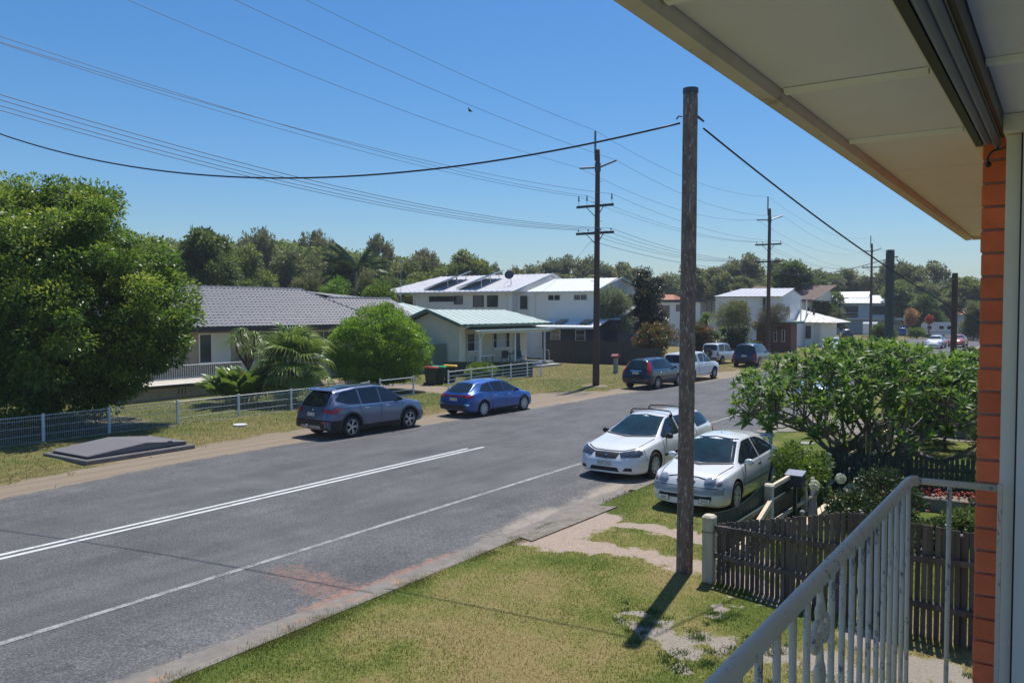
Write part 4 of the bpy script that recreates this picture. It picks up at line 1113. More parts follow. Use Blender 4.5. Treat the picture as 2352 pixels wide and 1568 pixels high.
# awning cassette under the ceiling
aw = thing("awning", "dark framed roll-up awning fixed under the balcony ceiling", "awning", (3.42, .245, ZC - .05))
AWD = M("awning_dark", (.02, .022, .03), .35, .1); AWG = M("awning_grey", (.15, .18, .26), .38, .05)
L0 = -.55
MB().box((L0, .268, ZC - .070), (3.42, .291, ZC - .0)).build("outer_rail", AWD, aw, True)
MB().box((L0, .198, ZC - .055), (3.30, .209, ZC - .0)).build("inner_rail", AWD, aw, True)
MB().box((L0, .2095, ZC - .045), (3.40, .2675, ZC - .002)).build("housing", AWD, aw, True)
def halfround(y, z, r, x0, x1, n=10):
    mb = MB(); mb.tube([(x0, y, z), (x1, y, z)], r, 16); return mb
halfround(.2535, ZC - .058, .0145, L0, 3.39).build("roller", AWG, aw, True, smooth=True)
halfround(.2275, ZC - .058, .0135, L0, 3.47).build("roller", AWG, aw, True, smooth=True)
MB().box((L0, .2095, ZC - .063), (3.36, .2125, ZC - .05)).build("trim_strip", M("awning_brown", (.12, .10, .085), .5, .1), aw, True)
co = MB().tube([(3.46, .226, ZC - .072), (3.44, .222, ZC - .085), (3.40, .196, ZC - .083), (3.36, .18, ZC - .078), (3.345, .170, ZC - .070), (3.35, .160, ZC - .062), (3.36, .168, ZC - .058), (3.375, .183, ZC - .070), (3.40, .198, ZC - .082)], .0035, 6)
co.tube([(3.46, .226, ZC - .078), (3.46, .242, ZC - .083), (3.465, .252, ZC - .095), (3.465, .258, ZC - .112), (3.465, .254, ZC - .125)], .004, 6)
co.ball((3.462, .255, ZC - .13), .011, 10, 8); co.build("pull_cord", AWD, aw, True, smooth=True)
MB().ball((3.465, .2275, ZC - .076), .008, 8, 6).build("end_cap", ALU, aw, True, smooth=True)

# railing
rt = thing("balcony_railing", "cream painted tubular balcony railing with chipped paint and a scroll panel", "railing", (3.3, .475, 2.6))
m, nt, b = newmat("chipped_paint")
v = _coord(nt)
n1 = _noise(nt, 60, 5, .8, _coord(nt, (1, 1, .5))); n2 = _noise(nt, 2.2, 4, .7, v)
f = _math(nt, 'MULTIPLY', _math(nt, 'SUBTRACT', _math(nt, 'ADD', n1, _math(nt, 'MULTIPLY', n2, .34)), .768), 30., True)
c = _mix(nt, f, _ramp(nt, n2, [(.3, (.68, .59, .49)), (.7, (.76, .68, .58))]), (.17, .165, .20))
nt.links.new(c, b.inputs['Base Color']); b.inputs['Roughness'].default_value = .5; b.inputs['Specular IOR Level'].default_value = .35
_bump(nt, b, _math(nt, 'SUBTRACT', 1., f), .5, .002)
CH = m
zr = 3.6; vr = .456
corner = (3.285, vr, zr)
hp = [(-.55, vr, zr), (3.19, vr, zr), (3.212, vr - .005, zr), (3.225, vr - .018, zr)]
MB().tube(hp, .0185, 20).build("handrail", CH, rt, True, smooth=True)
MB().tube([(3.225, vr - .008, zr - .001), (3.2265, vr - .05, zr), (3.235, .18, zr)], .0118, 16).build("end_rail", CH, rt, True, smooth=True)
bz = MB().cyl((0, 0, -.98), (0, 0, 0), .0078, n=14); bmesh_ = bz.mesh("baluster", CH, True)
xs_b = [3.165 - .1123 * k for k in range(0, 33)]
for k, x in enumerate(xs_b):
    if k == 11 or k == 22: continue
    o_ = link("baluster", bmesh_, rt); o_.location = (x - 3.3, vr - .475, zr - .012 - 2.6)
    o_.rotation_euler = (random.uniform(-.004, .004), random.uniform(-.004, .004), random.random() * 6)
o_ = link("baluster", bmesh_, rt); o_.location = (3.23 - 3.3, .335 - .475, zr - .010 - 2.6)
MB().tube([(-.55, vr, 2.66), (3.225, vr, 2.66)], .012, 10).build("bottom_rail", CH, rt, True)
# cast scroll panel at the twelfth place
def scroll(x):
    sc = MB(); y = vr
    ring = lambda cx, cz, r0, r1, a0, a1, t0, t1, n=18: sc.tube([(cx + (r0 + (r1 - r0) * i / n) * math.cos(a0 + (a1 - a0) * i / n), y, cz + (r0 + (r1 - r0) * i / n) * math.sin(a0 + (a1 - a0) * i / n)) for i in range(n + 1)], [t0 + (t1 - t0) * i / n for i in range(n + 1)], 8)
    z = zr - .03
    sc.tube([(x, y, z), (x + .004, y, z - .04), (x - .004, y, z - .10), (x + .006, y, z - .2), (x - .004, y, z - .3), (x + .006, y, z - .42), (x, y, z - .55), (x, y, z - .9)], [.006, .010, .007, .011, .008, .011, .007, .006], 8)
    for s_ in (-1, 1):
        ring(x + s_ * .036, z - .105, .038, .012, math.pi / 2 + s_ * .2, math.pi / 2 - s_ * 5.2, .007, .010)
        ring(x + s_ * .030, z - .290, .032, .010, -math.pi / 2, -math.pi / 2 + s_ * 5.0, .006, .009)
        sc.ball((x + s_ * .014, y, z - .20), .017, 8, 6, (1, .7, 2.2)); sc.ball((x + s_ * .036, y, z - .105), .014, 8, 6)
        sc.ball((x + s_ * .016, y, z - .05), .013, 8, 6, (1, .7, 1.8)); sc.ball((x + s_ * .030, y, z - .290), .013, 8, 6)
    return sc.build("scroll_ornament", CH, rt, True, smooth=True)
scroll(xs_b[11]); scroll(xs_b[22])
MB().box((3.222, .176, 2.5), (3.247, .19, zr + .015)).build("wall_bracket", CH, rt, True)
# ================================================================ VEHICLES
def paintm(name, col, metal=.0, rough=.28, coat=1.):
    return M(name, col, rough, .03, 1.5, metal=metal, coat=coat)
P_SILV = paintm("blue_grey_paint", (.125, .155, .235), .55, .34); P_BLUE = paintm("blue_paint", (.025, .10, .36), .45, .34)
P_WHITE = paintm("white_car_paint", (.76, .77, .77), 0, .3); P_NAVY = paintm("navy_paint", (.007, .011, .028), .3, .3); P_NAVY2 = paintm("deep_blue_paint", (.010, .017, .055), .4, .3)
P_RED = paintm("red_car_paint", (.42, .02, .02), 0, .3); P_PALEB = paintm("pale_blue_paint", (.28, .42, .62), .2, .3); P_GREYV = paintm("dark_grey_paint", (.03, .032, .04), .3, .3)
CARGLASS = M("car_glass", (.010, .016, .026), .035, .1, spec=.55)
CARGLASSB = M("car_windscreen", (.012, .034, .045), .05, .6, 1.6, spec=.32)
BLK = M("black_plastic", (.014, .014, .016), .6, .1); TYRE = M("tyre_rubber", (.018, .018, .019), .85, .15, 8)
UNDER = M("wheel_well", (.006, .006, .006), .95, .1); ALLOY = M("alloy", (.55, .56, .58), .28, .05, metal=.75); HUBC = M("hubcap", (.50, .50, .49), .45, .06, metal=.2)
REDL = M("tail_lamp", (.42, .012, .012), .12, .1, spec=.8); CLRL = M("head_lamp", (.20, .23, .28), .06, .5, 14, spec=1.); CLRD = M("smoked_head_lamp", (.05, .06, .08), .08, .6, 18, spec=.7)
AMB = M("amber_lamp", (.55, .16, .02), .15, .1)
CHROME = M("chrome", (.75, .76, .78), .12, .02, metal=1.); PLATE = M("number_plate", (.75, .75, .70), .5, .02); PLYEL = M("yellow_plate", (.70, .55, .10), .5, .02); PLTXT = M("plate_text", (.02, .02, .02), .6, 0)
def kern(xs, ys, xq, sig):
    y = np.interp(xq, xs, ys)
    if sig <= 0: return y
    d = xq[1] - xq[0]; n = int(3 * sig / d) + 1
    k = np.exp(-.5 * (np.arange(-n, n + 1) * d / sig) ** 2); k /= k.sum()
    return np.convolve(np.pad(y, n, mode='edge'), k, 'valid')
def chaikin(p, it=2):
    for _ in range(it):
        q = [p[0]]
        for a, b in zip(p[:-1], p[1:]): q += [.75 * a + .25 * b, .25 * a + .75 * b]
        q.append(p[-1]); p = q
    return p
def car_body(sp, mat, root, name='body'):
    x0, x1 = sp['zt'][0][0], sp['zt'][-1][0]
    n = sp.get('n', 90); xq = np.linspace(x0, x1, n); S = {}
    for k in ('zt', 'ze', 'zl', 'zb', 'wm', 'wb', 'wt'):
        a = np.array(sp[k], float); S[k] = kern(a[:, 0], a[:, 1], xq, sp.get('sig', .045))
    rows = []
    for i, x in enumerate(xq):
        zb, zl, ze, zt, wm, wb, wt = (S[k][i] for k in ('zb', 'zl', 'ze', 'zt', 'wm', 'wb', 'wt'))
        zl = min(zl, zt - .03); ze = min(max(ze, zl + .01), zt - .012)
        hb = zl - zb
        key = [np.array(p) for p in [(0, zb), (wm * .86, zb), (wm * .95, zb + .05), (wm * .99, zb + hb * .3), (wm, zb + hb * .62), (wb + .012, zl - .02), (wb - .012, zl + .012), (wb + (wt - wb) * .5, zl + (ze - zl) * .5), (wt + .01, ze - .01), (wt - .05, ze + (zt - ze) * .45), (wt * .55, zt - .012), (0, zt)]]
        rows.append(chaikin(key, 2))
    m_ = len(rows[0]); vs = []; fs = []
    for i, x in enumerate(xq):
        for p in rows[i]: vs.append((x, p[0], p[1]))
        for p in rows[i][-2:0:-1]: vs.append((x, -p[0], p[1]))
    R = 2 * m_ - 2
    for i in range(n - 1):
        for j in range(R):
            j2 = (j + 1) % R; fs.append((i * R + j, (i + 1) * R + j, (i + 1) * R + j2, i * R + j2))
    for base, fl in ((0, False), ((n - 1) * R, True)):
        for j in range(m_ - 1):
            a, b = base + j, base + j + 1; c, d = base + (R - j - 1 if j + 1 < m_ - 0 else 0), base + (R - j) % R
            c = base + (R - (j + 1)) % R
            q = [a, b, c, d]; q2 = []
            for v in q:
                if v not in q2: q2.append(v)
            if len(q2) >= 3: fs.append(tuple(q2[::-1] if fl else q2))
    me = MB().add(vs, fs).mesh(name, mat, True)
    bm = bmesh.new(); bm.from_mesh(me); bmesh.ops.recalc_face_normals(bm, faces=bm.faces); bm.to_mesh(me)
    bvh = BVHTree.FromBMesh(bm); bm.free()
    me.materials.append(UNDER)
    # wheel arches
    o = link("tmp", me)
    cut = MB(); W = max(S['wm'])
    for wx in sp['axles']:
        for s_ in (-1, 1):
            cut.lathe([(0, 0), (sp['arch'], 0), (sp['arch'], .4), (0, .4)], 28, 'y', (wx, (W - .27) if s_ > 0 else -(W - .27) - .4, sp['R'] + .01))
    cm = cut.mesh("cut", UNDER); b2 = bmesh.new(); b2.from_mesh(cm); bmesh.ops.remove_doubles(b2, verts=b2.verts, dist=1e-5); bmesh.ops.recalc_face_normals(b2, faces=b2.faces); b2.to_mesh(cm); b2.free()
    co = link("tmpc", cm)
    md = o.modifiers.new("b", 'BOOLEAN'); md.object = co; md.operation = 'DIFFERENCE'; md.solver = 'EXACT'
    try: md.material_mode = 'TRANSFER'
    except Exception: pass
    dg = bpy.context.evaluated_depsgraph_get(); dg.update()
    me2 = bpy.data.meshes.new_from_object(o.evaluated_get(dg))
    bpy.data.objects.remove(o); bpy.data.objects.remove(co)
    me2.name = name
    try: me2.set_sharp_from_angle(angle=rad(38))
    except Exception: pass
    link(name, me2, root)
    return bvh, S, xq
DIRS = {'L': (Vector((0, -1, 0)), lambda a, b: Vector((a, 3, b))), 'R': (Vector((0, 1, 0)), lambda a, b: Vector((a, -3, b))),
        'F': (Vector((-1, 0, 0)), lambda a, b: Vector((6, a, b))), 'B': (Vector((1, 0, 0)), lambda a, b: Vector((-6, a, b))), 'T': (Vector((0, 0, -1)), lambda a, b: Vector((a, b, 4)))}
def proj(bvh, side, grid, off):
    d, f = DIRS[side]; out = []
    for row in grid:
        r = []
        for a, b in row:
            h, nn, _, _ = bvh.ray_cast(f(a, b), d)
            if h is None: r.append(None)
            else:
                if nn.dot(d) > 0: nn = -nn
                r.append(h + nn * off)
        out.append(r)
    return out
def resamp(pts, n):
    pts = [np.array(p, float) for p in pts]; d = [0]
    for a, b in zip(pts[:-1], pts[1:]): d.append(d[-1] + np.linalg.norm(b - a))
    t = np.linspace(0, d[-1], n); return np.stack([np.interp(t, d, [p[0] for p in pts]), np.interp(t, d, [p[1] for p in pts])], -1)
def patch(bvh, side, top, bot, mat, root, name, nu=12, nv=6, off=.004, label=None):
    A = resamp(top, nu + 1); B = resamp(bot, nu + 1)
    grid = [[tuple(A[i] * (1 - j / nv) + B[i] * (j / nv)) for i in range(nu + 1)] for j in range(nv + 1)]
    g_ = proj(bvh, side, grid, off); return gridmesh(g_, mat, root, name, label)
def gridmesh(g_, mat, root, name, label=None):
    vs = []; idx = {}; fs = []
    for j, r in enumerate(g_):
        for i, p in enumerate(r):
            if p is not None: idx[(j, i)] = len(vs); vs.append(p)
    for j in range(len(g_) - 1):
        for i in range(len(g_[0]) - 1):
            k = [(j, i), (j + 1, i), (j + 1, i + 1), (j, i + 1)]
            if all(q in idx for q in k): fs.append(tuple(idx[q] for q in k))
    if not fs: return None
    me = MB().add(vs, fs).mesh(name, mat, True)
    o = link(name, me, root); return tag(o, label)
def ellipse(bvh, side, c, rx, rz, mat, root, name, off=.006, bulge=.02, n=20):
    g_ = []
    for j in range(4):
        t = j / 3; row = []
        for i in range(n + 1):
            a = 2 * math.pi * i / n; row.append((c[0] + rx * t * math.cos(a), c[1] + rz * t * math.sin(a)))
        g_ += proj(bvh, side, [row], off + bulge * (1 - t * t))
    return gridmesh(g_, mat, root, name)
def wheel(root, x, y, R, w, rim, style, n=10, face=1, rimr=None):
    rr = rimr or R * .66
    hub = MB().lathe([(0, 0), (rr * .98, 0), (rr * .98, -.05 * face), (0, -.05 * face)], 20, 'y', (0, face * (w * .5 - .055), 0))
    W_ = hub.build("wheel", UNDER, root); W_.location = (x, y - face * w * .5, R)
    h = w / 2
    ty = MB().lathe([(rr, -h * .9), (R * .93, -h), (R * .99, -h * .8), (R, -h * .5), (R, h * .5), (R * .99, h * .8), (R * .93, h), (rr * 1.02, h * .95), (rr, h * .8), (rr, -h * .9)], 32, 'y')
    ty.build("tyre", TYRE, W_, smooth=True)
    rm = MB(); yo = face * (h - .012)
    rm.lathe([(rr, yo - face * .05), (rr * 1.02, yo), (rr * .96, yo + face * .004), (rr * .92, yo - face * .02)], 32, 'y')
    if style == 'spokes':
        for k in range(n):
            a = 2 * math.pi * k / n
            p = Vector((math.cos(a) * rr * .14, yo - face * .012, math.sin(a) * rr * .14)); q = Vector((math.cos(a) * rr * .94, yo - face * .010, math.sin(a) * rr * .94))
            rm.beam(p, q, .02, rr * (1.25 / n), up=(-math.sin(a), 0, math.cos(a)))
        rm.lathe([(0, yo + face * .004), (rr * .2, yo), (rr * .22, yo - face * .02)], 16, 'y')
    elif style == 'split':
        for k in range(n):
            for da in (-.16, .16):
                a0 = 2 * math.pi * k / n; a = a0 + da
                p = Vector((math.cos(a0) * rr * .15, yo - face * .014, math.sin(a0) * rr * .15)); q = Vector((math.cos(a) * rr * .94, yo - face * .008, math.sin(a) * rr * .94))
                rm.beam(p, q, .02, rr * .13, up=(-math.sin(a), 0, math.cos(a)))
        rm.lathe([(0, yo + face * .004), (rr * .24, yo), (rr * .26, yo - face * .02)], 16, 'y')
    else:
        rm.lathe([(0, yo + face * .006), (rr * .3, yo + face * .004), (rr * .62, yo - face * .004), (rr * .95, yo - face * .006)], 32, 'y')
        for k in range(n):
            a = 2 * math.pi * k / n
            hm = MB().add([(math.cos(a + s_) * rr * r_, yo + face * .002, math.sin(a + s_) * rr * r_) for s_, r_ in ((-.13, .66), (.13, .66), (.10, .86), (-.10, .86))], [(0, 1, 2, 3)]); hm.build("hubcap_slot", UNDER, W_)
    rm.build("rim", rim, W_, smooth=(style == 'cap'))
    return W_
def plate(bvh, side, c, txt, root, w=.37, h=.11, bg=None, tilt=0, label=None):
    d, f = DIRS[side]; hh, nn, _, _ = bvh.ray_cast(f(*c), d)
    if hh is None: return
    s_ = 1 if side == 'F' else -1
    p = MB().box((-.006, -w / 2, -h / 2), (.006, w / 2, h / 2)).build("number_plate", bg or PLATE, root)
    p.location = hh + Vector((s_ * .02, 0, 0)); tag(p, label)
    fr = MB().box((-.004, -w / 2 - .008, -h / 2 - .008), (.002, w / 2 + .008, h / 2 + .008)).build("plate_frame", BLK, p)
    t = link("plate_text", text_mesh(txt, h * .82, PLTXT, .001), p); t.location = (s_ * .008, 0, -.004)
    t.rotation_euler = (math.pi / 2, 0, math.pi / 2 * s_)
def mirror(root, x, y, z, mat, s_):
    mb = MB().ball((0, s_ * .1, .06), .1, 12, 8, (.55, 1.05, .72)); mb.beam((0, -s_ * .03, 0), (0, s_ * .06, .03), .05, .04)
    o = mb.build("wing_mirror", mat, root, smooth=True); o.location = (x, s_ * y, z)
def car(name, label, loc, heading, sp, paint, group, wheels=('spokes', 10, ALLOY)):
    root = thing(name, label, "car", loc, heading, group)
    bvh, S, xq = car_body(sp, paint, root)
    W = max(p[1] for p in sp['wm'])
    for wx in sp['axles']:
        for s_ in (-1, 1): wheel(root, wx, s_ * (W - .01), sp['R'], .21, wheels[2], wheels[0], wheels[1], s_, sp.get('rimr'))
    return root, bvh
SEAM = M("panel_gap", (.01, .01, .012), .9, 0)
def seams(bv, root, polys, w=.011):
    for side, pts in polys:
        g_ = resamp(pts, 14); A = []; B = []
        for i in range(14):
            d = g_[min(i + 1, 13)] - g_[max(i - 1, 0)]; n_ = np.array([-d[1], d[0]]); n_ = n_ / max(1e-6, np.linalg.norm(n_)) * w / 2; A.append(tuple(g_[i] + n_)); B.append(tuple(g_[i] - n_))
        gr_ = proj(bv, side, [A, B], .0065); gridmesh(gr_, SEAM, root, 'panel_gap')
def both(fn):
    for side in ('L', 'R'): fn(side)
def seats(root, xs, z, w=.28, mat=None):
    pass
# ------------- blue-grey SUV (rear right corner towards us)
grp = "cars parked along the far side of the road"
sp = dict(zt=[(-2.36, .52), (-2.34, .62), (-2.29, .98), (-2.24, 1.10), (-1.93, 1.56), (-1.86, 1.62), (-1.0, 1.685), (-.1, 1.69), (.35, 1.63), (1.22, 1.14), (1.35, 1.10), (2.0, .98), (2.2, .86), (2.31, .66), (2.34, .55)],
          ze=[(-2.36, .48), (-2.29, .94), (-2.24, 1.04), (-1.93, 1.48), (-1.0, 1.60), (-.1, 1.61), (.35, 1.555), (1.22, 1.09), (2.0, .93), (2.2, .8), (2.34, .5)],
          zl=[(-2.36, .45), (-2.24, .95), (-2.0, 1.13), (-1.5, 1.12), (.9, 1.02), (2.0, .9), (2.34, .45)],
          zb=[(-2.36, .36), (-2.2, .28), (-1.8, .24), (1.9, .22), (2.2, .26), (2.34, .32)],
          wm=[(-2.36, .72), (-2.30, .84), (-2.0, .925), (-1.3, .94), (1.5, .94), (2.0, .89), (2.25, .74), (2.34, .55)],
          wb=[(-2.36, .70), (-2.28, .78), (-2.0, .86), (-1.3, .88), (1.2, .875), (2.0, .82), (2.25, .66), (2.34, .5)],
          wt=[(-2.36, .64), (-2.24, .70), (-1.93, .58), (-1.0, .61), (-.1, .63), (.35, .60), (1.1, .76), (1.35, .80), (2.0, .74), (2.34, .45)], axles=(-1.36, 1.34), R=.365, arch=.425, sig=.04, rimr=.25)
A = Vector(PZ(810, 1005)[:2]); hd = rad(-3.6)
loc = (A.x + 1.36 * math.cos(hd) + .93 * -math.sin(hd), A.y + 1.36 * math.sin(hd) + .93 * math.cos(hd), .0)
r, bv = car("parked_suv", "blue-grey seven seat SUV parked on the dirt shoulder, left of the blue hatchback", loc, hd, sp, P_SILV, grp, ('split', 5, ALLOY))
patch(bv, 'B', [(-.60, 1.55), (0, 1.575), (.60, 1.55)], [(-.70, 1.13), (-.5, 1.08), (0, 1.06), (.5, 1.08), (.70, 1.13)], CARGLASS, r, 'rear_window', 16, 6, .006)
patch(bv, 'F', [(-.58, 1.57), (0, 1.60), (.58, 1.57)], [(-.72, 1.17), (0, 1.16), (.72, 1.17)], CARGLASSB, r, 'windscreen', 16, 6, .006)
for s in 'LR':
    patch(bv, s, [(-1.93, 1.30), (-1.6, 1.50), (-.95, 1.565)], [(-1.90, 1.24), (-1.5, 1.13), (-.95, 1.10)], CARGLASS, r, 'window', 10, 5, .005)
    patch(bv, s, [(-.88, 1.57), (-.05, 1.575)], [(-.88, 1.095), (-.05, 1.075)], CARGLASS, r, 'window', 8, 5, .005)
    patch(bv, s, [(.03, 1.575), (.30, 1.55), (.66, 1.40), (1.02, 1.17)], [(.03, 1.075), (.95, 1.06), (1.02, 1.06)], CARGLASS, r, 'window', 10, 5, .005)
    d1 = patch(bv, s, [(-1.0, 1.06), (-.06, 1.04)], [(-.82, .42), (-.06, .42)], P_SILV, r, 'door', 12, 8, .004)
    d2 = patch(bv, s, [(.0, 1.04), (.98, 1.02)], [(.0, .42), (.88, .42)], P_SILV, r, 'door', 12, 8, .004)
    sy = .95 if s == 'L' else -.95
    for d, x in ((d1, -.82), (d2, .12)): MB().cbox((x, sy - .02, .95), (x + .19, sy + .02, .985), .01).build("door_handle", CHROME, d)
    patch(bv, s, [(-1.72, 1.07), (1.1, 1.03)], [(-1.72, 1.055), (1.1, 1.015)], CHROME, r, 'window_trim', 20, 1, .008)
    patch(bv, s, [(-2.26, .98), (-1.95, 1.03), (-1.72, 1.00)], [(-2.27, .84), (-2.05, .84), (-1.78, .96)], REDL, r, 'tail_light', 8, 4, .008)
    patch(bv, s, [(-2.24, .63), (-1.80, .63)], [(-2.2, .30), (-1.74, .30)], BLK, r, 'bumper_cladding', 8, 5, .006)
    patch(bv, s, [(-.92, .40), (.90, .40)], [(-.92, .25), (.90, .25)], BLK, r, 'sill_cladding', 16, 3, .006)
    # arch trims
    for wx in (-1.36, 1.34):
        a_ = [math.pi * k / 16 for k in range(17)]
        patch(bv, s, [(wx + .50 * math.cos(t), .37 + .50 * math.sin(t)) for t in a_], [(wx + .43 * math.cos(t), .37 + .43 * math.sin(t)) for t in a_], BLK, r, 'arch_trim', 20, 2, .008)
    sg = 1 if s == 'L' else -1
    mirror(r, .82, .86, 1.08, BLK, sg)
    MB().tube([(-1.75, sg * .60, 1.62), (-1.6, sg * .60, 1.68), (0, sg * .62, 1.70), (.2, sg * .61, 1.65)], .018, 8).build("roof_rail", BLK, r)
    patch(bv, 'B', [(sg * .86, .99), (sg * .52, 1.0)][::sg], [(sg * .86, .86), (sg * .52, .90)][::sg], REDL, r, 'tail_light', 8, 4, .008)
    patch(bv, 'B', [(sg * .80, .61), (sg * .58, .60)], [(sg * .80, .54), (sg * .58, .54)], REDL, r, 'reflector', 6, 2, .012)
    patch(bv, 'F', [(sg * .80, .90), (sg * .50, .88)], [(sg * .80, .76), (sg * .50, .76)], CLRL, r, 'headlight', 8, 4, .008)
patch(bv, 'B', [(-.84, .66), (.84, .66)], [(-.84, .37), (.84, .37)], BLK, r, 'rear_bumper', 20, 5, .006)
patch(bv, 'B', [(-.5, .46), (.5, .46)], [(-.5, .34), (.5, .34)], M("skid_plate", (.35, .34, .33), .4, .06, metal=.4), r, 'skid_plate', 12, 3, .012)
patch(bv, 'T', [(-1.55, .46), (.1, .46)], [(-1.55, -.46), (.1, -.46)], CARGLASS, r, 'sunroof', 16, 10, .006)
plate(bv, 'B', (0, .82), "CYK·12Q", r)
ellipse(bv, 'B', (0, .98), .07, .04, CHROME, r, 'badge', .012, .004)
MB().beam((-2.23, -.02, 1.115), (-2.16, .42, 1.135), .02, .02).build("wiper", BLK, r)
MB().tube([(-2.3, 0, .42), (-2.52, 0, .42), (-2.52, 0, .46)], .02, 8).ball((-2.52, 0, .48), .03, 8, 6).build("tow_ball", ALU, r)
MB().cyl((-1.6, 0, 1.62), (-1.66, 0, 1.72), .008, n=6).build("aerial", BLK, r)
MB().prism([(-2.02, -.55, 1.565), (-2.02, .55, 1.565), (-1.84, .56, 1.62), (-1.84, -.56, 1.62)], (0, 0, .02)).build("spoiler", P_SILV, r)

for s in 'LR': seams(bv, r, [(s, [(-.03, 1.56), (-.03, 1.05), (-.03, .42)]), (s, [(-.98, 1.1), (-.98, .95), (-.82, .62), (-.8, .42)]), (s, [(1.0, 1.06), (.98, .8), (.9, .42)])])
seams(bv, r, [('B', [(-.74, 1.05), (-.74, .70), (.74, .70), (.74, 1.05)]), ('B', [(-.22, .77), (.22, .77)])])
# ------------- blue hatchback
sp = dict(zt=[(-2.24, .50), (-2.22, .62), (-2.15, .92), (-2.05, .99), (-1.50, 1.33), (-1.3, 1.38), (-.5, 1.435), (0, 1.43), (.38, 1.37), (1.2, .95), (1.32, .92), (1.9, .80), (2.12, .68), (2.24, .52), (2.26, .45)],
          ze=[(-2.24, .46), (-2.15, .87), (-2.05, .93), (-1.50, 1.26), (-.5, 1.365), (0, 1.36), (.38, 1.30), (1.2, .91), (1.9, .75), (2.26, .4)],
          zl=[(-2.24, .42), (-2.15, .84), (-2.0, .90), (-1.4, .97), (.9, .86), (1.9, .74), (2.26, .38)],
          zb=[(-2.24, .32), (-2.1, .24), (-1.7, .19), (1.8, .17), (2.1, .2), (2.26, .26)],
          wm=[(-2.24, .66), (-2.18, .78), (-1.9, .875), (-1.3, .90), (1.4, .90), (1.9, .84), (2.15, .68), (2.26, .48)],
          wb=[(-2.24, .64), (-2.15, .73), (-1.9, .80), (-1.3, .83), (1.2, .83), (1.9, .77), (2.15, .6), (2.26, .42)],
          wt=[(-2.24, .58), (-2.05, .64), (-1.50, .50), (-.5, .555), (0, .57), (.38, .55), (1.1, .72), (1.9, .68), (2.26, .38)], axles=(-1.35, 1.35), R=.325, arch=.37, sig=.04, rimr=.225)
A = Vector(PZ(1113, 957)[:2]); hd = rad(-3.2)
loc = (A.x + 1.35 * math.cos(hd) + .89 * -math.sin(hd), A.y + 1.35 * math.sin(hd) + .89 * math.cos(hd), .0)
r, bv = car("parked_hatchback", "bright blue hatchback parked on the dirt shoulder by the white fence", loc, hd, sp, P_BLUE, grp, ('cap', 10, HUBC))
for c in list(r.children):
    if c.name.startswith('wheel'): pass
patch(bv, 'B', [(-.50, 1.30), (0, 1.325), (.50, 1.30)], [(-.64, 1.0), (0, .965), (.64, 1.0)], CARGLASS, r, 'rear_window', 16, 6, .006)
patch(bv, 'F', [(-.52, 1.34), (0, 1.365), (.52, 1.34)], [(-.68, .99), (0, .97), (.68, .99)], CARGLASSB, r, 'windscreen', 16, 6, .006)
for s in 'LR':
    patch(bv, s, [(-1.50, 1.03), (-1.15, 1.25), (-.72, 1.33)], [(-1.50, 1.02), (-1.15, .975), (-.72, .95)], CARGLASS, r, 'window', 10, 5, .005)
    patch(bv, s, [(-.66, 1.335), (0.02, 1.335)], [(-.66, .95), (.02, .92)], CARGLASS, r, 'window', 8, 5, .005)
    patch(bv, s, [(.09, 1.335), (.30, 1.315), (.62, 1.17), (.98, .98)], [(.09, .92), (.92, .89), (.98, .89)], CARGLASS, r, 'window', 10, 5, .005)
    d1 = patch(bv, s, [(-.98, .92), (.03, .885)], [(-.78, .34), (.03, .32)], P_BLUE, r, 'door', 12, 8, .004)
    d2 = patch(bv, s, [(.08, .885), (1.0, .85)], [(.08, .32), (.92, .32)], P_BLUE, r, 'door', 12, 8, .004)
    sg = 1 if s == 'L' else -1; sy = .89 * sg
    for d, x in ((d1, -.72), (d2, .2)): MB().cbox((x, sy - .02, .80), (x + .17, sy + .02, .83), .01).build("door_handle", CHROME, d)
    mirror(r, .80, .80, .90, P_BLUE, sg)
    patch(bv, s, [(-2.14, .88), (-1.86, .89)], [(-2.14, .76), (-1.90, .85)], REDL, r, 'tail_light', 8, 3, .008)
    patch(bv, 'B', [(sg * .80, .90), (sg * .36, .885)], [(sg * .80, .76), (sg * .36, .82)], REDL, r, 'tail_light', 8, 3, .008)
    patch(bv, 'B', [(sg * .76, .56), (sg * .46, .56)], [(sg * .76, .50), (sg * .46, .53)], CHROME, r, 'bumper_trim', 6, 2, .012)
    patch(bv, 'F', [(sg * .72, .74), (sg * .40, .72)], [(sg * .72, .62), (sg * .40, .62)], CLRL, r, 'headlight', 8, 4, .008)
    patch(bv, s, [(-.95, .30), (.95, .30)], [(-.95, .20), (.95, .20)], BLK, r, 'sill', 16, 2, .006)
patch(bv, 'B', [(-.40, .87), (.40, .87)], [(-.40, .83), (.40, .83)], REDL, r, 'light_bar', 10, 2, .007)
patch(bv, 'B', [(-.76, .50), (.76, .50)], [(-.7, .33), (.7, .33)], BLK, r, 'rear_bumper', 16, 4, .006)
plate(bv, 'B', (0, .72), "ECJ·73M", r)
MB().beam((-2.0, -.02, 1.03), (-1.93, .36, 1.04), .02, .02).build("wiper", BLK, r)
MB().cyl((-1.25, 0, 1.37), (-1.50, 0, 1.56), .006, n=6).build("aerial", BLK, r)

for s in 'LR': seams(bv, r, [(s, [(.055, 1.33), (.055, .9), (.055, .32)]), (s, [(-.98, .95), (-.98, .8), (-.80, .55), (-.76, .34)]), (s, [(1.03, .9), (1.03, .6), (.94, .32)])])
seams(bv, r, [('B', [(-.62, .95), (-.62, .58), (.62, .58), (.62, .95)])])
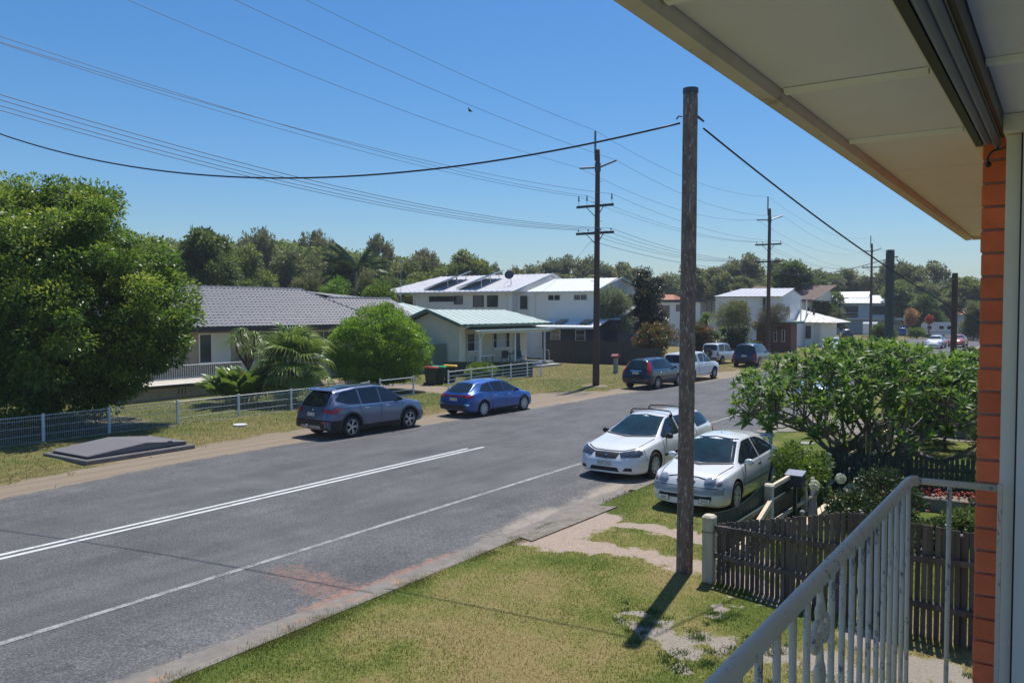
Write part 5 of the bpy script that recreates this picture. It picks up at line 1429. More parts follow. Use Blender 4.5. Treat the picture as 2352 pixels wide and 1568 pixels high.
# ------------- navy small SUV with tall red lamps
sp = dict(zt=[(-2.26, .60), (-2.24, .72), (-2.19, 1.08), (-2.12, 1.14), (-1.85, 1.56), (-1.75, 1.62), (-.9, 1.675), (0, 1.67), (.3, 1.62), (1.1, 1.10), (1.25, 1.06), (1.95, .95), (2.15, .82), (2.26, .62), (2.27, .55)],
          ze=[(-2.26, .55), (-2.12, 1.08), (-1.85, 1.47), (-.9, 1.585), (0, 1.585), (.3, 1.54), (1.1, 1.05), (1.95, .90), (2.27, .5)],
          zl=[(-2.26, .5), (-2.15, 1.0), (-1.9, 1.06), (.9, 1.0), (1.95, .87), (2.27, .45)],
          zb=[(-2.26, .40), (-2.1, .30), (-1.7, .26), (1.8, .24), (2.1, .28), (2.27, .36)],
          wm=[(-2.26, .74), (-2.2, .84), (-1.9, .90), (-1.3, .91), (1.4, .91), (1.9, .86), (2.15, .72), (2.27, .52)],
          wb=[(-2.26, .72), (-2.15, .79), (-1.9, .84), (1.2, .85), (1.9, .79), (2.15, .64), (2.27, .46)],
          wt=[(-2.26, .66), (-2.12, .70), (-1.85, .56), (-.9, .60), (0, .61), (.3, .59), (1.05, .74), (1.95, .70), (2.27, .42)], axles=(-1.31, 1.31), R=.35, arch=.40, sig=.04, rimr=.235)
A = Vector(PZ(1512, 894)[:2]); hd = rad(-2)
loc = (A.x + 1.31 * math.cos(hd) + .9 * -math.sin(hd), A.y + 1.31 * math.sin(hd) + .9 * math.cos(hd), .0)
r, bv = car("parked_crossover", "dark navy crossover with tall red tail lamps parked beyond the power pole", loc, hd, sp, P_NAVY, grp, ('spokes', 7, ALLOY))
patch(bv, 'B', [(-.50, 1.54), (0, 1.56), (.50, 1.54)], [(-.60, 1.13), (0, 1.11), (.60, 1.13)], CARGLASSB, r, 'rear_window', 14, 6, .006)
patch(bv, 'F', [(-.54, 1.56), (0, 1.58), (.54, 1.56)], [(-.70, 1.13), (0, 1.12), (.70, 1.13)], CARGLASSB, r, 'windscreen', 14, 6, .006)
for s in 'LR':
    patch(bv, s, [(-1.62, 1.15), (-1.4, 1.42), (-1.0, 1.535)], [(-1.62, 1.12), (-1.3, 1.08), (-1.0, 1.07)], CARGLASS, r, 'window', 10, 5, .006)
    patch(bv, s, [(-.94, 1.545), (-.1, 1.55)], [(-.94, 1.07), (-.1, 1.05)], CARGLASS, r, 'window', 8, 5, .006)
    patch(bv, s, [(-.03, 1.55), (.25, 1.53), (.62, 1.33), (.92, 1.12)], [(-.03, 1.05), (.85, 1.03), (.92, 1.03)], CARGLASS, r, 'window', 10, 5, .006)
    patch(bv, s, [(-1.64, 1.10), (-1.3, 1.065), (.9, 1.025)], [(-1.64, 1.08), (-1.3, 1.045), (.9, 1.005)], CHROME, r, 'window_trim', 16, 1, .008)
    patch(bv, s, [(-.92, .5), (.92, .5)], [(-.92, .3), (.92, .3)], BLK, r, 'sill_cladding', 12, 3, .006)
    d1 = patch(bv, s, [(-1.0, 1.02), (-.1, 1.0)], [(-.85, .52), (-.1, .52)], P_NAVY, r, 'door', 8, 6, .004); d2 = patch(bv, s, [(-.05, 1.0), (.9, .98)], [(-.05, .52), (.85, .52)], P_NAVY, r, 'door', 8, 6, .004)
    sg = 1 if s == 'L' else -1
    for d, x in ((d1, -.82), (d2, .1)): MB().cbox((x, sg * .92 - .02, .9), (x + .17, sg * .92 + .02, .93), .01).build("door_handle", CHROME, d)
    mirror(r, .78, .83, 1.05, P_NAVY, sg)
    patch(bv, 'B', [(sg * .60, 1.46), (sg * .51, 1.48)], [(sg * .86, .80), (sg * .70, .80)], REDL, r, 'tail_light', 4, 12, .012)
    patch(bv, s, [(-1.86, 1.42), (-1.78, 1.44)], [(-2.16, .80), (-2.04, .84)], REDL, r, 'tail_light', 4, 12, .010)
    patch(bv, 'B', [(sg * .76, .56), (sg * .56, .56)], [(sg * .76, .50), (sg * .56, .50)], REDL, r, 'reflector', 4, 2, .014)
patch(bv, 'B', [(-.84, .62), (.84, .62)], [(-.84, .40), (.84, .40)], M("dark_cladding", (.045, .047, .05), .6, .1), r, 'rear_bumper', 14, 4, .008)
patch(bv, 'B', [(-.34, 1.04), (.34, 1.04)], [(-.34, .99), (.34, .99)], CHROME, r, 'chrome_strip', 8, 2, .012)
plate(bv, 'B', (-.0, .90), "BSE·37B", r)

# ------------- white dual cab with canopy
sp = dict(zt=[(-2.62, .60), (-2.60, .95), (-2.52, 1.12), (-2.40, 1.66), (-2.3, 1.74), (-.75, 1.80), (-.6, 1.79), (.25, 1.77), (.55, 1.70), (1.15, 1.22), (1.3, 1.17), (2.2, 1.08), (2.42, .92), (2.52, .70), (2.54, .6)],
          ze=[(-2.62, .55), (-2.52, 1.06), (-2.40, 1.58), (-.75, 1.71), (.25, 1.69), (.55, 1.62), (1.15, 1.17), (2.2, 1.02), (2.54, .55)],
          zl=[(-2.62, .5), (-2.52, .98), (-2.3, 1.08), (1.2, 1.10), (2.2, .98), (2.54, .5)],
          zb=[(-2.62, .48), (-2.4, .42), (2.1, .36), (2.54, .42)],
          wm=[(-2.62, .78), (-2.55, .84), (1.9, .89), (2.2, .84), (2.45, .70), (2.54, .55)], wb=[(-2.62, .76), (-2.5, .80), (1.3, .83), (2.2, .78), (2.54, .5)],
          wt=[(-2.62, .7), (-2.40, .66), (.25, .66), (.55, .62), (1.1, .74), (2.2, .70), (2.54, .44)], axles=(-1.63, 1.45), R=.375, arch=.45, sig=.035, rimr=.21)
A = Vector(PZ(1642, 870)[:2]); hd = rad(-3)
loc = (A.x - 1.45 * math.cos(hd) + .88 * -math.sin(hd), A.y - 1.45 * math.sin(hd) + .88 * math.cos(hd), .0)
r, bv = car("parked_ute", "white dual cab ute with a white canopy, half hidden by the near timber pole", loc, hd, sp, P_WHITE, grp, ('spokes', 6, ALLOY))
patch(bv, 'B', [(-.56, 1.62), (.56, 1.62)], [(-.66, 1.16), (.66, 1.16)], CARGLASS, r, 'canopy_window', 10, 6, .006)
patch(bv, 'F', [(-.56, 1.66), (.56, 1.66)], [(-.70, 1.24), (.70, 1.24)], CARGLASSB, r, 'windscreen', 10, 6, .006)
for s in 'LR':
    patch(bv, s, [(-2.25, 1.56), (-.95, 1.62)], [(-2.3, 1.2), (-.95, 1.2)], CARGLASS, r, 'canopy_window', 10, 5, .006)
    patch(bv, s, [(-.72, 1.60), (-.62, 1.66), (-.05, 1.67)], [(-.62, 1.18), (-.05, 1.16)], CARGLASS, r, 'window', 8, 5, .006)
    patch(bv, s, [(.02, 1.67), (.35, 1.65), (.65, 1.48), (1.02, 1.18)], [(.02, 1.16), (.95, 1.14), (1.02, 1.14)], CARGLASS, r, 'window', 8, 5, .006)
    d1 = patch(bv, s, [(-.78, 1.12), (-.02, 1.10)], [(-.78, .52), (-.02, .52)], P_WHITE, r, 'door', 8, 6, .006); d2 = patch(bv, s, [(.03, 1.10), (1.0, 1.08)], [(.03, .52), (.95, .52)], P_WHITE, r, 'door', 8, 6, .006)
    sg = 1 if s == 'L' else -1
    for d, x in ((d1, -.62), (d2, .15)): MB().cbox((x, sg * .89 - .02, 1.0), (x + .15, sg * .89 + .02, 1.04), .01).build("door_handle", BLK, d)
    mirror(r, .9, .83, 1.16, BLK, sg)
    MB().tube([(-.8, sg * .84, .36), (1.0, sg * .84, .34)], .035, 8).build("side_step", ALU, r)
    patch(bv, s, [(-.83, 1.60), (-.80, 1.60)], [(-.83, .5), (-.80, .5)], BLK, r, 'cab_gap', 2, 10, .007)
plate(bv, 'B', (0, .8), "BRT·09D", r)

# ------------- white small 4x4 with spare wheel
sp = dict(zt=[(-1.72, .55), (-1.70, .95), (-1.66, 1.15), (-1.60, 1.62), (-1.5, 1.70), (-.3, 1.72), (.25, 1.70), (.4, 1.64), (.78, 1.12), (.9, 1.06), (1.6, 1.0), (1.74, .85), (1.78, .6)],
          ze=[(-1.72, .5), (-1.66, 1.1), (-1.60, 1.56), (-.3, 1.64), (.4, 1.57), (.78, 1.08), (1.6, .95), (1.78, .55)], zl=[(-1.72, .48), (-1.66, 1.0), (.8, 1.0), (1.6, .9), (1.78, .5)],
          zb=[(-1.72, .45), (-1.5, .36), (1.5, .34), (1.78, .4)], wm=[(-1.72, .68), (-1.6, .76), (1.4, .80), (1.65, .74), (1.78, .6)], wb=[(-1.72, .66), (-1.6, .72), (.9, .73), (1.6, .68), (1.78, .55)],
          wt=[(-1.72, .64), (-1.6, .62), (-.3, .63), (.4, .60), (.85, .66), (1.6, .62), (1.78, .5)], axles=(-1.05, 1.2), R=.345, arch=.40, sig=.03, rimr=.2)
A = Vector(PZ(1660, 838)[:2]); hd = rad(-6)
loc = (A.x + 1.05 * math.cos(hd) + .78 * -math.sin(hd), A.y + 1.05 * math.sin(hd) + .78 * math.cos(hd), .0)
r, bv = car("parked_jeep", "small boxy white 4x4 with a spare wheel on its tailgate and a roof rack", loc, hd, sp, P_WHITE, grp, ('spokes', 6, ALLOY))
patch(bv, 'B', [(-.54, 1.58), (.54, 1.58)], [(-.58, 1.16), (.58, 1.16)], CARGLASS, r, 'rear_window', 8, 5, .006)
for s in 'LR':
    patch(bv, s, [(-1.42, 1.58), (-.62, 1.60)], [(-1.45, 1.10), (-.62, 1.08)], CARGLASS, r, 'window', 8, 5, .006); patch(bv, s, [(-.5, 1.60), (.3, 1.56), (.7, 1.12)], [(-.5, 1.08), (.66, 1.06), (.7, 1.06)], CARGLASS, r, 'window', 8, 5, .006)
    sg = 1 if s == 'L' else -1
    d1 = patch(bv, s, [(-.55, 1.04), (.68, 1.02)], [(-.55, .45), (.68, .45)], P_WHITE, r, 'door', 8, 6, .006); mirror(r, .6, .75, 1.05, BLK, sg)
    patch(bv, 'B', [(sg * .70, .98), (sg * .58, .98)], [(sg * .72, .70), (sg * .6, .70)], REDL, r, 'tail_light', 3, 5, .012)
    MB().tube([(-1.45, sg * .58, 1.72), (-1.45, sg * .58, 1.82), (.2, sg * .58, 1.82), (.2, sg * .58, 1.72)], .018, 6).build("roof_rack", BLK, r)
for x in (-1.2, -.8, -.4, 0): MB().beam((x, -.58, 1.82), (x, .58, 1.82), .05, .02).build("rack_bar", BLK, r)
patch(bv, 'B', [(-.70, .60), (.70, .60)], [(-.7, .46), (.7, .46)], BLK, r, 'rear_bumper', 8, 3, .03)
sw = wheel(r, 0, 0, .33, .2, ALLOY, 'spokes', 5, -1, .19); sw.location = (-1.84, .1, .95); sw.rotation_euler = (0, 0, -math.pi / 2); sw.name = "spare_wheel"
plate(bv, 'B', (.45, .62), "AK·62", r, .3)

# ------------- deep blue large SUV
sp = dict(zt=[(-2.38, .60), (-2.36, .9), (-2.30, 1.10), (-2.24, 1.16), (-2.0, 1.70), (-1.9, 1.76), (-.9, 1.80), (.2, 1.78), (.5, 1.70), (1.15, 1.16), (1.3, 1.12), (2.1, 1.04), (2.32, .88), (2.4, .6)],
          ze=[(-2.38, .55), (-2.24, 1.10), (-2.0, 1.62), (-.9, 1.72), (.5, 1.63), (1.15, 1.11), (2.1, .98), (2.4, .55)], zl=[(-2.38, .5), (-2.24, 1.04), (1.2, 1.05), (2.1, .95), (2.4, .5)],
          zb=[(-2.38, .42), (-2.1, .30), (2.0, .28), (2.4, .36)], wm=[(-2.38, .82), (-2.25, .92), (1.9, .96), (2.2, .88), (2.4, .7)], wb=[(-2.38, .8), (-2.2, .87), (1.3, .89), (2.2, .8), (2.4, .62)],
          wt=[(-2.38, .74), (-2.24, .78), (-2.0, .66), (.2, .68), (.5, .65), (1.2, .8), (2.1, .76), (2.4, .56)], axles=(-1.45, 1.4), R=.385, arch=.44, sig=.035, rimr=.26)
A = Vector(PZ(1712, 843)[:2]); hd = rad(2)
loc = (A.x + 1.45, A.y - .1, .0)
r, bv = car("parked_large_suv", "deep blue large SUV parked right of the white 4x4, partly behind the frangipani tree", loc, hd, sp, P_NAVY2, grp, ('spokes', 5, ALLOY))
patch(bv, 'B', [(-.62, 1.66), (.62, 1.66)], [(-.74, 1.16), (.74, 1.16)], CARGLASSB, r, 'rear_window', 8, 6, .006)
for s in 'LR':
    patch(bv, s, [(-2.0, 1.60), (-1.2, 1.66)], [(-2.1, 1.12), (-1.2, 1.11)], CARGLASS, r, 'window', 8, 5, .006); patch(bv, s, [(-1.1, 1.66), (-.1, 1.67)], [(-1.1, 1.11), (-.1, 1.10)], CARGLASS, r, 'window', 8, 5, .006); patch(bv, s, [(0, 1.67), (.4, 1.62), (1.0, 1.15)], [(0, 1.1), (.95, 1.09), (1.0, 1.09)], CARGLASS, r, 'window', 8, 5, .006)
    sg = 1 if s == 'L' else -1; mirror(r, .9, .88, 1.1, BLK, sg)
    patch(bv, s, [(-1.2, 1.06), (-.05, 1.05)], [(-1.0, .45), (-.05, .45)], P_NAVY2, r, 'door', 8, 6, .006); patch(bv, s, [(0, 1.05), (1.0, 1.04)], [(0, .45), (.9, .45)], P_NAVY2, r, 'door', 8, 6, .006)
    patch(bv, 'B', [(sg * .90, 1.05), (sg * .66, 1.05)], [(sg * .90, .78), (sg * .66, .78)], REDL, r, 'tail_light', 4, 4, .012); patch(bv, 'B', [(sg * .84, .60), (sg * .64, .60)], [(sg * .84, .53), (sg * .64, .53)], REDL, r, 'reflector', 4, 2, .014)
patch(bv, 'B', [(-.86, .66), (.86, .66)], [(-.86, .36), (.86, .36)], BLK, r, 'rear_bumper', 10, 3, .01)
plate(bv, 'B', (0, .9), "XR·18K", r)

# ------------- white station wagon facing us
grn = "white cars on our side of the road"
sp = dict(zt=[(-2.52, .50), (-2.50, .70), (-2.44, .95), (-2.38, 1.02), (-2.02, 1.38), (-1.9, 1.43), (-1.0, 1.475), (0, 1.47), (.3, 1.42), (1.12, 1.02), (1.3, .97), (2.0, .86), (2.28, .765), (2.43, .65), (2.50, .53), (2.52, .46)],
          ze=[(-2.52, .46), (-2.38, .97), (-2.02, 1.31), (-1.0, 1.40), (0, 1.40), (.3, 1.35), (1.12, .97), (2.0, .82), (2.28, .71), (2.43, .60), (2.52, .42)],
          zl=[(-2.52, .42), (-2.38, .92), (-1.8, .98), (1.0, .91), (2.0, .78), (2.28, .68), (2.43, .57), (2.52, .38)],
          zb=[(-2.52, .30), (-2.3, .24), (-1.8, .18), (1.9, .16), (2.3, .17), (2.52, .22)],
          wm=[(-2.52, .70), (-2.4, .83), (-1.9, .91), (1.6, .93), (2.0, .91), (2.25, .84), (2.40, .72), (2.49, .56), (2.52, .46)],
          wb=[(-2.52, .68), (-2.38, .78), (-1.9, .84), (1.2, .86), (2.0, .84), (2.25, .77), (2.40, .65), (2.52, .42)],
          wt=[(-2.52, .62), (-2.38, .68), (-2.0, .52), (-1.0, .56), (0, .57), (.3, .55), (1.05, .76), (2.0, .76), (2.25, .70), (2.40, .58), (2.52, .38)], axles=(-1.40, 1.52), R=.335, arch=.385, sig=.045, rimr=.215, n=100)
A = Vector(PZ(1505, 1098)[:2]); hd = rad(180 - 2.5)
ch, sh_ = math.cos(hd), math.sin(hd)
# front left wheel (local x 1.52, y +.92)
loc = (A.x - (1.52 * ch - .90 * sh_), A.y - (1.52 * sh_ + .90 * ch), .0)
r, bv = car("station_wagon", "white station wagon with roof bars on the road edge, behind the near timber pole", loc, hd, sp, P_WHITE, grn, ('cap', 8, HUBC))
patch(bv, 'F', [(-.555, 1.385), (0, 1.43), (.555, 1.385)], [(-.77, 1.03), (-.5, 1.0), (0, .985), (.5, 1.0), (.77, 1.03)], CARGLASSB, r, 'windscreen', 18, 7, .006)
patch(bv, 'B', [(-.5, 1.34), (.5, 1.34)], [(-.66, 1.02), (.66, 1.02)], CARGLASS, r, 'rear_window', 12, 5, .006)
for s in 'LR':
    patch(bv, s, [(-2.12, 1.16), (-1.95, 1.32), (-1.18, 1.375)], [(-2.12, 1.05), (-1.18, 1.00)], CARGLASS, r, 'window', 10, 5, .006)
    patch(bv, s, [(-1.10, 1.38), (-.12, 1.385)], [(-.95, 1.0), (-.12, .975)], CARGLASS, r, 'window', 8, 5, .006)
    patch(bv, s, [(-.04, 1.385), (.25, 1.36), (.6, 1.20), (.98, 1.01)], [(-.04, .975), (.9, .95), (.98, .95)], CARGLASS, r, 'window', 10, 5, .006)
    d1 = patch(bv, s, [(-1.0, .96), (-.1, .94)], [(-.9, .30), (-.1, .28)], P_WHITE, r, 'door', 12, 8, .004); d2 = patch(bv, s, [(-.05, .94), (1.0, .91)], [(-.05, .28), (1.0, .28)], P_WHITE, r, 'door', 12, 8, .004)
    sg = 1 if s == 'L' else -1; sy = sg * .925
    for d, x in ((d1, -.82), (d2, .08)): MB().cbox((x, sy - .015, .84), (x + .17, sy + .02, .875), .01).build("door_handle", P_WHITE, d)
    patch(bv, s, [(-.85, .56), (1.02, .56)], [(-.85, .50), (1.02, .50)], BLK, r, 'rub_strip', 14, 2, .008)
    mirror(r, .80, .84, .93, BLK, sg)
    patch(bv, 'F', [(sg * .78, .80), (sg * .34, .70)], [(sg * .82, .62), (sg * .42, .60)], CLRD, r, 'headlight', 12, 5, .006)
    patch(bv, s, [(2.08, .78), (2.3, .72)], [(2.08, .66), (2.34, .62)], CLRD, r, 'headlight', 6, 4, .006)
    patch(bv, 'F', [(sg * .70, .36), (sg * .56, .36)], [(sg * .70, .28), (sg * .50, .29)], BLK, r, 'fog_lamp_recess', 6, 4, .006)
    patch(bv, s, [(-2.4, .94), (-2.2, .96)], [(-2.4, .66), (-2.25, .66)], REDL, r, 'tail_light', 4, 5, .008)
patch(bv, 'F', [(-.36, .70), (0, .705), (.36, .70)], [(-.28, .57), (0, .555), (.28, .57)], BLK, r, 'grille', 12, 4, .006)
patch(bv, 'F', [(-.36, .36), (.36, .36)], [(-.42, .26), (.42, .26)], BLK, r, 'lower_grille', 12, 4, .006)
ellipse(bv, 'F', (0, .635), .035, .018, CHROME, r, 'badge', .012, .004)
plate(bv, 'F', (0, .46), "BGX·52C", r, .372, .107)
patch(bv, 'F', [(-.70, 1.005), (0, .975), (.70, 1.005)], [(-.72, .985), (0, .955), (.72, .985)], BLK, r, 'wiper_cowl', 14, 2, .012)
for x in (.0, -1.05):
    MB().tube([(x, -.58, 1.415), (x, -.60, 1.47), (x, -.54, 1.52), (x, 0, 1.545), (x, .54, 1.52), (x, .60, 1.47), (x, .58, 1.415)], .018, 8).build("roof_bar", BLK, r, smooth=True)
    for s_ in (-1, 1): MB().cbox((x - .06, s_ * .585 - .03, 1.37), (x + .06, s_ * .585 + .03, 1.45), .015).build("bar_foot", BLK, r)
MB().box((.42, -.04, 1.30), (.46, .10, 1.345)).build("rear_view_mirror", BLK, r)

for s in 'LR': seams(bv, r, [(s, [(-.075, 1.38), (-.075, .95), (-.075, .28)]), (s, [(-1.02, 1.0), (-1.02, .75), (-.9, .45), (-.88, .28)]), (s, [(1.03, .95), (1.03, .6), (1.03, .28)]), (s, [(2.02, .78), (2.02, .60), (1.94, .50)])])
seams(bv, r, [('F', [(-.66, .80), (-.40, .735), (0, .73), (.40, .735), (.66, .80)]), ('T', [(1.25, -.74), (2.05, -.70)]), ('T', [(1.25, .74), (2.05, .70)])], .014)
# ------------- white hatch facing us on the grass
sp = dict(zt=[(-2.10, .46), (-2.08, .62), (-2.02, .88), (-1.92, .95), (-1.35, 1.28), (-1.2, 1.33), (-.4, 1.385), (.05, 1.38), (.30, 1.34), (1.02, .94), (1.15, .90), (1.75, .82), (1.93, .74), (2.03, .63), (2.08, .52), (2.10, .44)],
          ze=[(-2.10, .42), (-1.92, .9), (-1.35, 1.22), (-.4, 1.31), (.30, 1.27), (1.02, .89), (1.75, .77), (1.93, .69), (2.03, .58), (2.10, .40)],
          zl=[(-2.10, .38), (-1.95, .82), (-1.4, .92), (.9, .84), (1.75, .74), (1.95, .64), (2.04, .54), (2.10, .36)],
          zb=[(-2.10, .28), (-1.9, .2), (-1.5, .15), (1.5, .13), (1.9, .14), (2.10, .20)],
          wm=[(-2.10, .62), (-2.0, .75), (-1.6, .83), (1.4, .845), (1.7, .83), (1.90, .765), (2.02, .64), (2.08, .50), (2.10, .42)],
          wb=[(-2.10, .6), (-1.95, .7), (-1.6, .77), (1.1, .785), (1.7, .76), (1.90, .69), (2.02, .57), (2.10, .38)],
          wt=[(-2.10, .55), (-1.92, .60), (-1.35, .46), (-.4, .52), (.3, .51), (1.0, .69), (1.7, .69), (1.90, .62), (2.02, .50), (2.10, .34)], axles=(-1.20, 1.26), R=.305, arch=.35, sig=.05, rimr=.215, n=100)
A = Vector(PZ(1694, 1171, .1)[:2]); hd = rad(180 - .3)
ch, sh_ = math.cos(hd), math.sin(hd)
loc = (A.x - (1.26 * ch - .83 * sh_), A.y - (1.26 * sh_ + .83 * ch), .09)
r, bv = car("old_hatchback", "older white hatchback with round headlamps parked on the grass by the dark picket fence", loc, hd, sp, P_WHITE, grn, ('split', 7, M("white_alloy", (.62, .64, .66), .4, .04)))
patch(bv, 'F', [(-.515, 1.31), (0, 1.35), (.515, 1.31)], [(-.71, .945), (-.5, .92), (0, .905), (.5, .92), (.71, .945)], CARGLASSB, r, 'windscreen', 18, 7, .006)
patch(bv, 'B', [(-.46, 1.24), (.46, 1.24)], [(-.58, .98), (.58, .98)], CARGLASS, r, 'rear_window', 12, 5, .006)
for s in 'LR':
    patch(bv, s, [(-1.42, .97), (-1.1, 1.19), (-.75, 1.265), (-.34, 1.29)], [(-1.42, .96), (-1.1, .935), (-.34, .91)], CARGLASS, r, 'window', 10, 5, .006)
    patch(bv, s, [(-.27, 1.29), (.18, 1.275), (.52, 1.12), (.86, .94)], [(-.27, .905), (.8, .885), (.86, .885)], CARGLASS, r, 'window', 10, 5, .006)
    d1 = patch(bv, s, [(-1.0, .885), (-.32, .87)], [(-.78, .27), (-.32, .25)], P_WHITE, r, 'door', 10, 8, .004); d2 = patch(bv, s, [(-.27, .87), (.86, .84)], [(-.27, .25), (.86, .25)], P_WHITE, r, 'door', 12, 8, .004)
    sg = 1 if s == 'L' else -1; sy = sg * .838
    for d, x in ((d1, -.92), (d2, -.22)): MB().cbox((x, sy - .015, .76), (x + .14, sy + .015, .80), .01).build("door_handle", BLK, d)
    patch(bv, s, [(-.78, .50), (.88, .50)], [(-.78, .46), (.88, .46)], M("grey_strip", (.22, .23, .25), .5, .05), r, 'rub_strip', 14, 2, .007)
    mirror(r, .66, .77, .86, P_WHITE, sg)
    ellipse(bv, 'F', (sg * .50, .655), .125, .098, M("lamp_ring", (.42, .44, .48), .2, .05), r, 'lamp_ring', .004, .0)
    ellipse(bv, 'F', (sg * .50, .655), .110, .085, CLRL, r, 'headlight', .007, .022)
    ellipse(bv, 'F', (sg * .672, .635), .05, .052, M("indicator_lens", (.30, .24, .22), .15, .3, 20), r, 'indicator', .006, .012)
    patch(bv, 'F', [(sg * .34, .395), (sg * .56, .395)], [(sg * .34, .315), (sg * .56, .315)], BLK, r, 'fog_lamp_recess', 6, 4, .006)
    patch(bv, s, [(-2.0, .86), (-1.85, .88)], [(-2.0, .66), (-1.88, .66)], REDL, r, 'tail_light', 4, 4, .008)
for sg in (-1, 1): patch(bv, 'F', [(sg * .03, .67), (sg * .21, .665)], [(sg * .03, .60), (sg * .17, .61)], BLK, r, 'grille', 6, 3, .006)
patch(bv, 'F', [(-.76, .53), (0, .54), (.76, .53)], [(-.76, .42), (0, .42), (.76, .42)], M("bumper_grey", (.36, .37, .38), .45, .05), r, 'bumper_band', 22, 3, .007)
patch(bv, 'F', [(-.36, .395), (.36, .395)], [(-.40, .315), (.40, .315)], BLK, r, 'lower_grille', 12, 4, .005)
plate(bv, 'F', (.44, .30), "ZMX", r, .22, .09, label="small left number plate"); plate(bv, 'F', (-.44, .30), "429", r, .22, .09, label="small right number plate")
MB().box((2.085, .16, .33), (2.095, .24, .43)).build("yellow_sticker", PLYEL, r)
patch(bv, 'F', [(-.64, .925), (0, .895), (.64, .925)], [(-.66, .905), (0, .875), (.66, .905)], BLK, r, 'wiper_cowl', 14, 2, .012)
for s in 'LR': seams(bv, r, [(s, [(-.295, 1.29), (-.295, .9), (-.295, .25)]), (s, [(-1.02, .92), (-1.02, .7), (-.82, .42), (-.78, .27)]), (s, [(.89, .88), (.89, .6), (.88, .25)])])
seams(bv, r, [('F', [(-.40, .71), (-.22, .735), (0, .74), (.22, .735), (.40, .71)]), ('F', [(-.76, .545), (0, .555), (.76, .545)]), ('T', [(1.1, -.68), (1.9, -.58)]), ('T', [(1.1, .68), (1.9, .58)])], .014)
sp_ = MB().prism([(-1.72, -.60, 1.13), (-1.72, .60, 1.13), (-1.98, .60, 1.15), (-1.98, -.60, 1.15)], (0, 0, .035)); sp_.box((-1.92, -.58, .92), (-1.84, -.52, 1.13)).box((-1.92, .52, .92), (-1.84, .58, 1.13)); sp_.build("rear_spoiler", P_WHITE, r)
MB().lathe([(0, 0), (.012, 0), (.006, .025), (0, .03)], 8, 'z', (-.05, 0, 1.385)).build("aerial_base", BLK, r)

# ------------- further cars, glimpsed beyond the frangipani
SPG = dict(zt=[(-2.1, .5), (-2.0, .9), (-1.5, 1.35), (-.3, 1.45), (.3, 1.38), (1.1, .95), (1.8, .82), (2.1, .5)], ze=[(-2.1, .45), (-2.0, .85), (-1.5, 1.27), (-.3, 1.37), (.3, 1.3), (1.1, .9), (1.8, .77), (2.1, .45)],
           zl=[(-2.1, .4), (-2, .8), (-1.4, .93), (1, .86), (1.8, .74), (2.1, .4)], zb=[(-2.1, .3), (-1.7, .2), (1.8, .2), (2.1, .26)], wm=[(-2.1, .7), (-1.8, .86), (1.6, .87), (2.1, .6)], wb=[(-2.1, .66), (-1.8, .79), (1.6, .8), (2.1, .55)],
           wt=[(-2.1, .6), (-2, .64), (-1.4, .52), (.3, .54), (1.1, .7), (2.1, .45)], axles=(-1.25, 1.28), R=.32, arch=.37, sig=.05, n=48)
def far_car(name, label, loc, hd, paint, spd=SPG, zs=1., grp=None):
    r, bv = car(name, label, loc, hd, spd, paint, grp or "distant cars by the intersection", ('spokes', 5, ALLOY))
    patch(bv, 'F', [(-.5, 1.32), (.5, 1.32)], [(-.64, 1.0), (.64, 1.0)], CARGLASSB, r, 'windscreen', 8, 4, .008)
    patch(bv, 'B', [(-.48, 1.28), (.48, 1.28)], [(-.6, .97), (.6, .97)], CARGLASS, r, 'rear_window', 8, 4, .008)
    for s in 'LR':
        patch(bv, s, [(-1.4, 1.05), (-1.1, 1.28), (-.1, 1.34)], [(-1.4, 1.0), (-.1, .94)], CARGLASS, r, 'window', 8, 4, .008); patch(bv, s, [(0, 1.34), (.3, 1.28), (.9, .98)], [(0, .94), (.9, .92)], CARGLASS, r, 'window', 8, 4, .008)
        sg = 1 if s == 'L' else -1
        patch(bv, 'F', [(sg * .66, .74), (sg * .4, .72)], [(sg * .66, .62), (sg * .4, .62)], CLRL, r, 'headlight', 4, 3, .01); patch(bv, 'B', [(sg * .7, .88), (sg * .5, .88)], [(sg * .7, .72), (sg * .5, .72)], REDL, r, 'tail_light', 4, 3, .01)
    return r
p = PZ(1880, 925); far_car("parked_hatchback", "pale blue car on the road edge, glimpsed through the frangipani branches", (p[0] + 1, p[1] + .2, 0), rad(179), P_PALEB, grp="white cars on our side of the road")
p = PZ(2150, 800); far_car("parked_hatchback", "white car just left of the last timber pole, above the frangipani", (p[0], p[1], .09), rad(178), P_WHITE)
p = PZ(2200, 797); far_car("parked_hatchback", "red car between the last timber pole and the brick pier", (p[0], p[1], .09), rad(178), P_RED)
p = PZ(2068, 772); far_car("parked_hatchback", "small blue car top glimpsed above the frangipani near the street sign", (p[0], p[1], 0), rad(90), P_BLUE)
p = PZ(1940, 776); far_car("driveway_car", "dark car in the driveway of the balcony house with its tail lamp towards us", (p[0] + 1, p[1], 0), rad(20), P_GREYV)
p = PZ(1915, 805); far_car("parked_hatchback", "white car roof barely showing over the left part of the frangipani top", (p[0], p[1], 0), rad(179), P_WHITE)
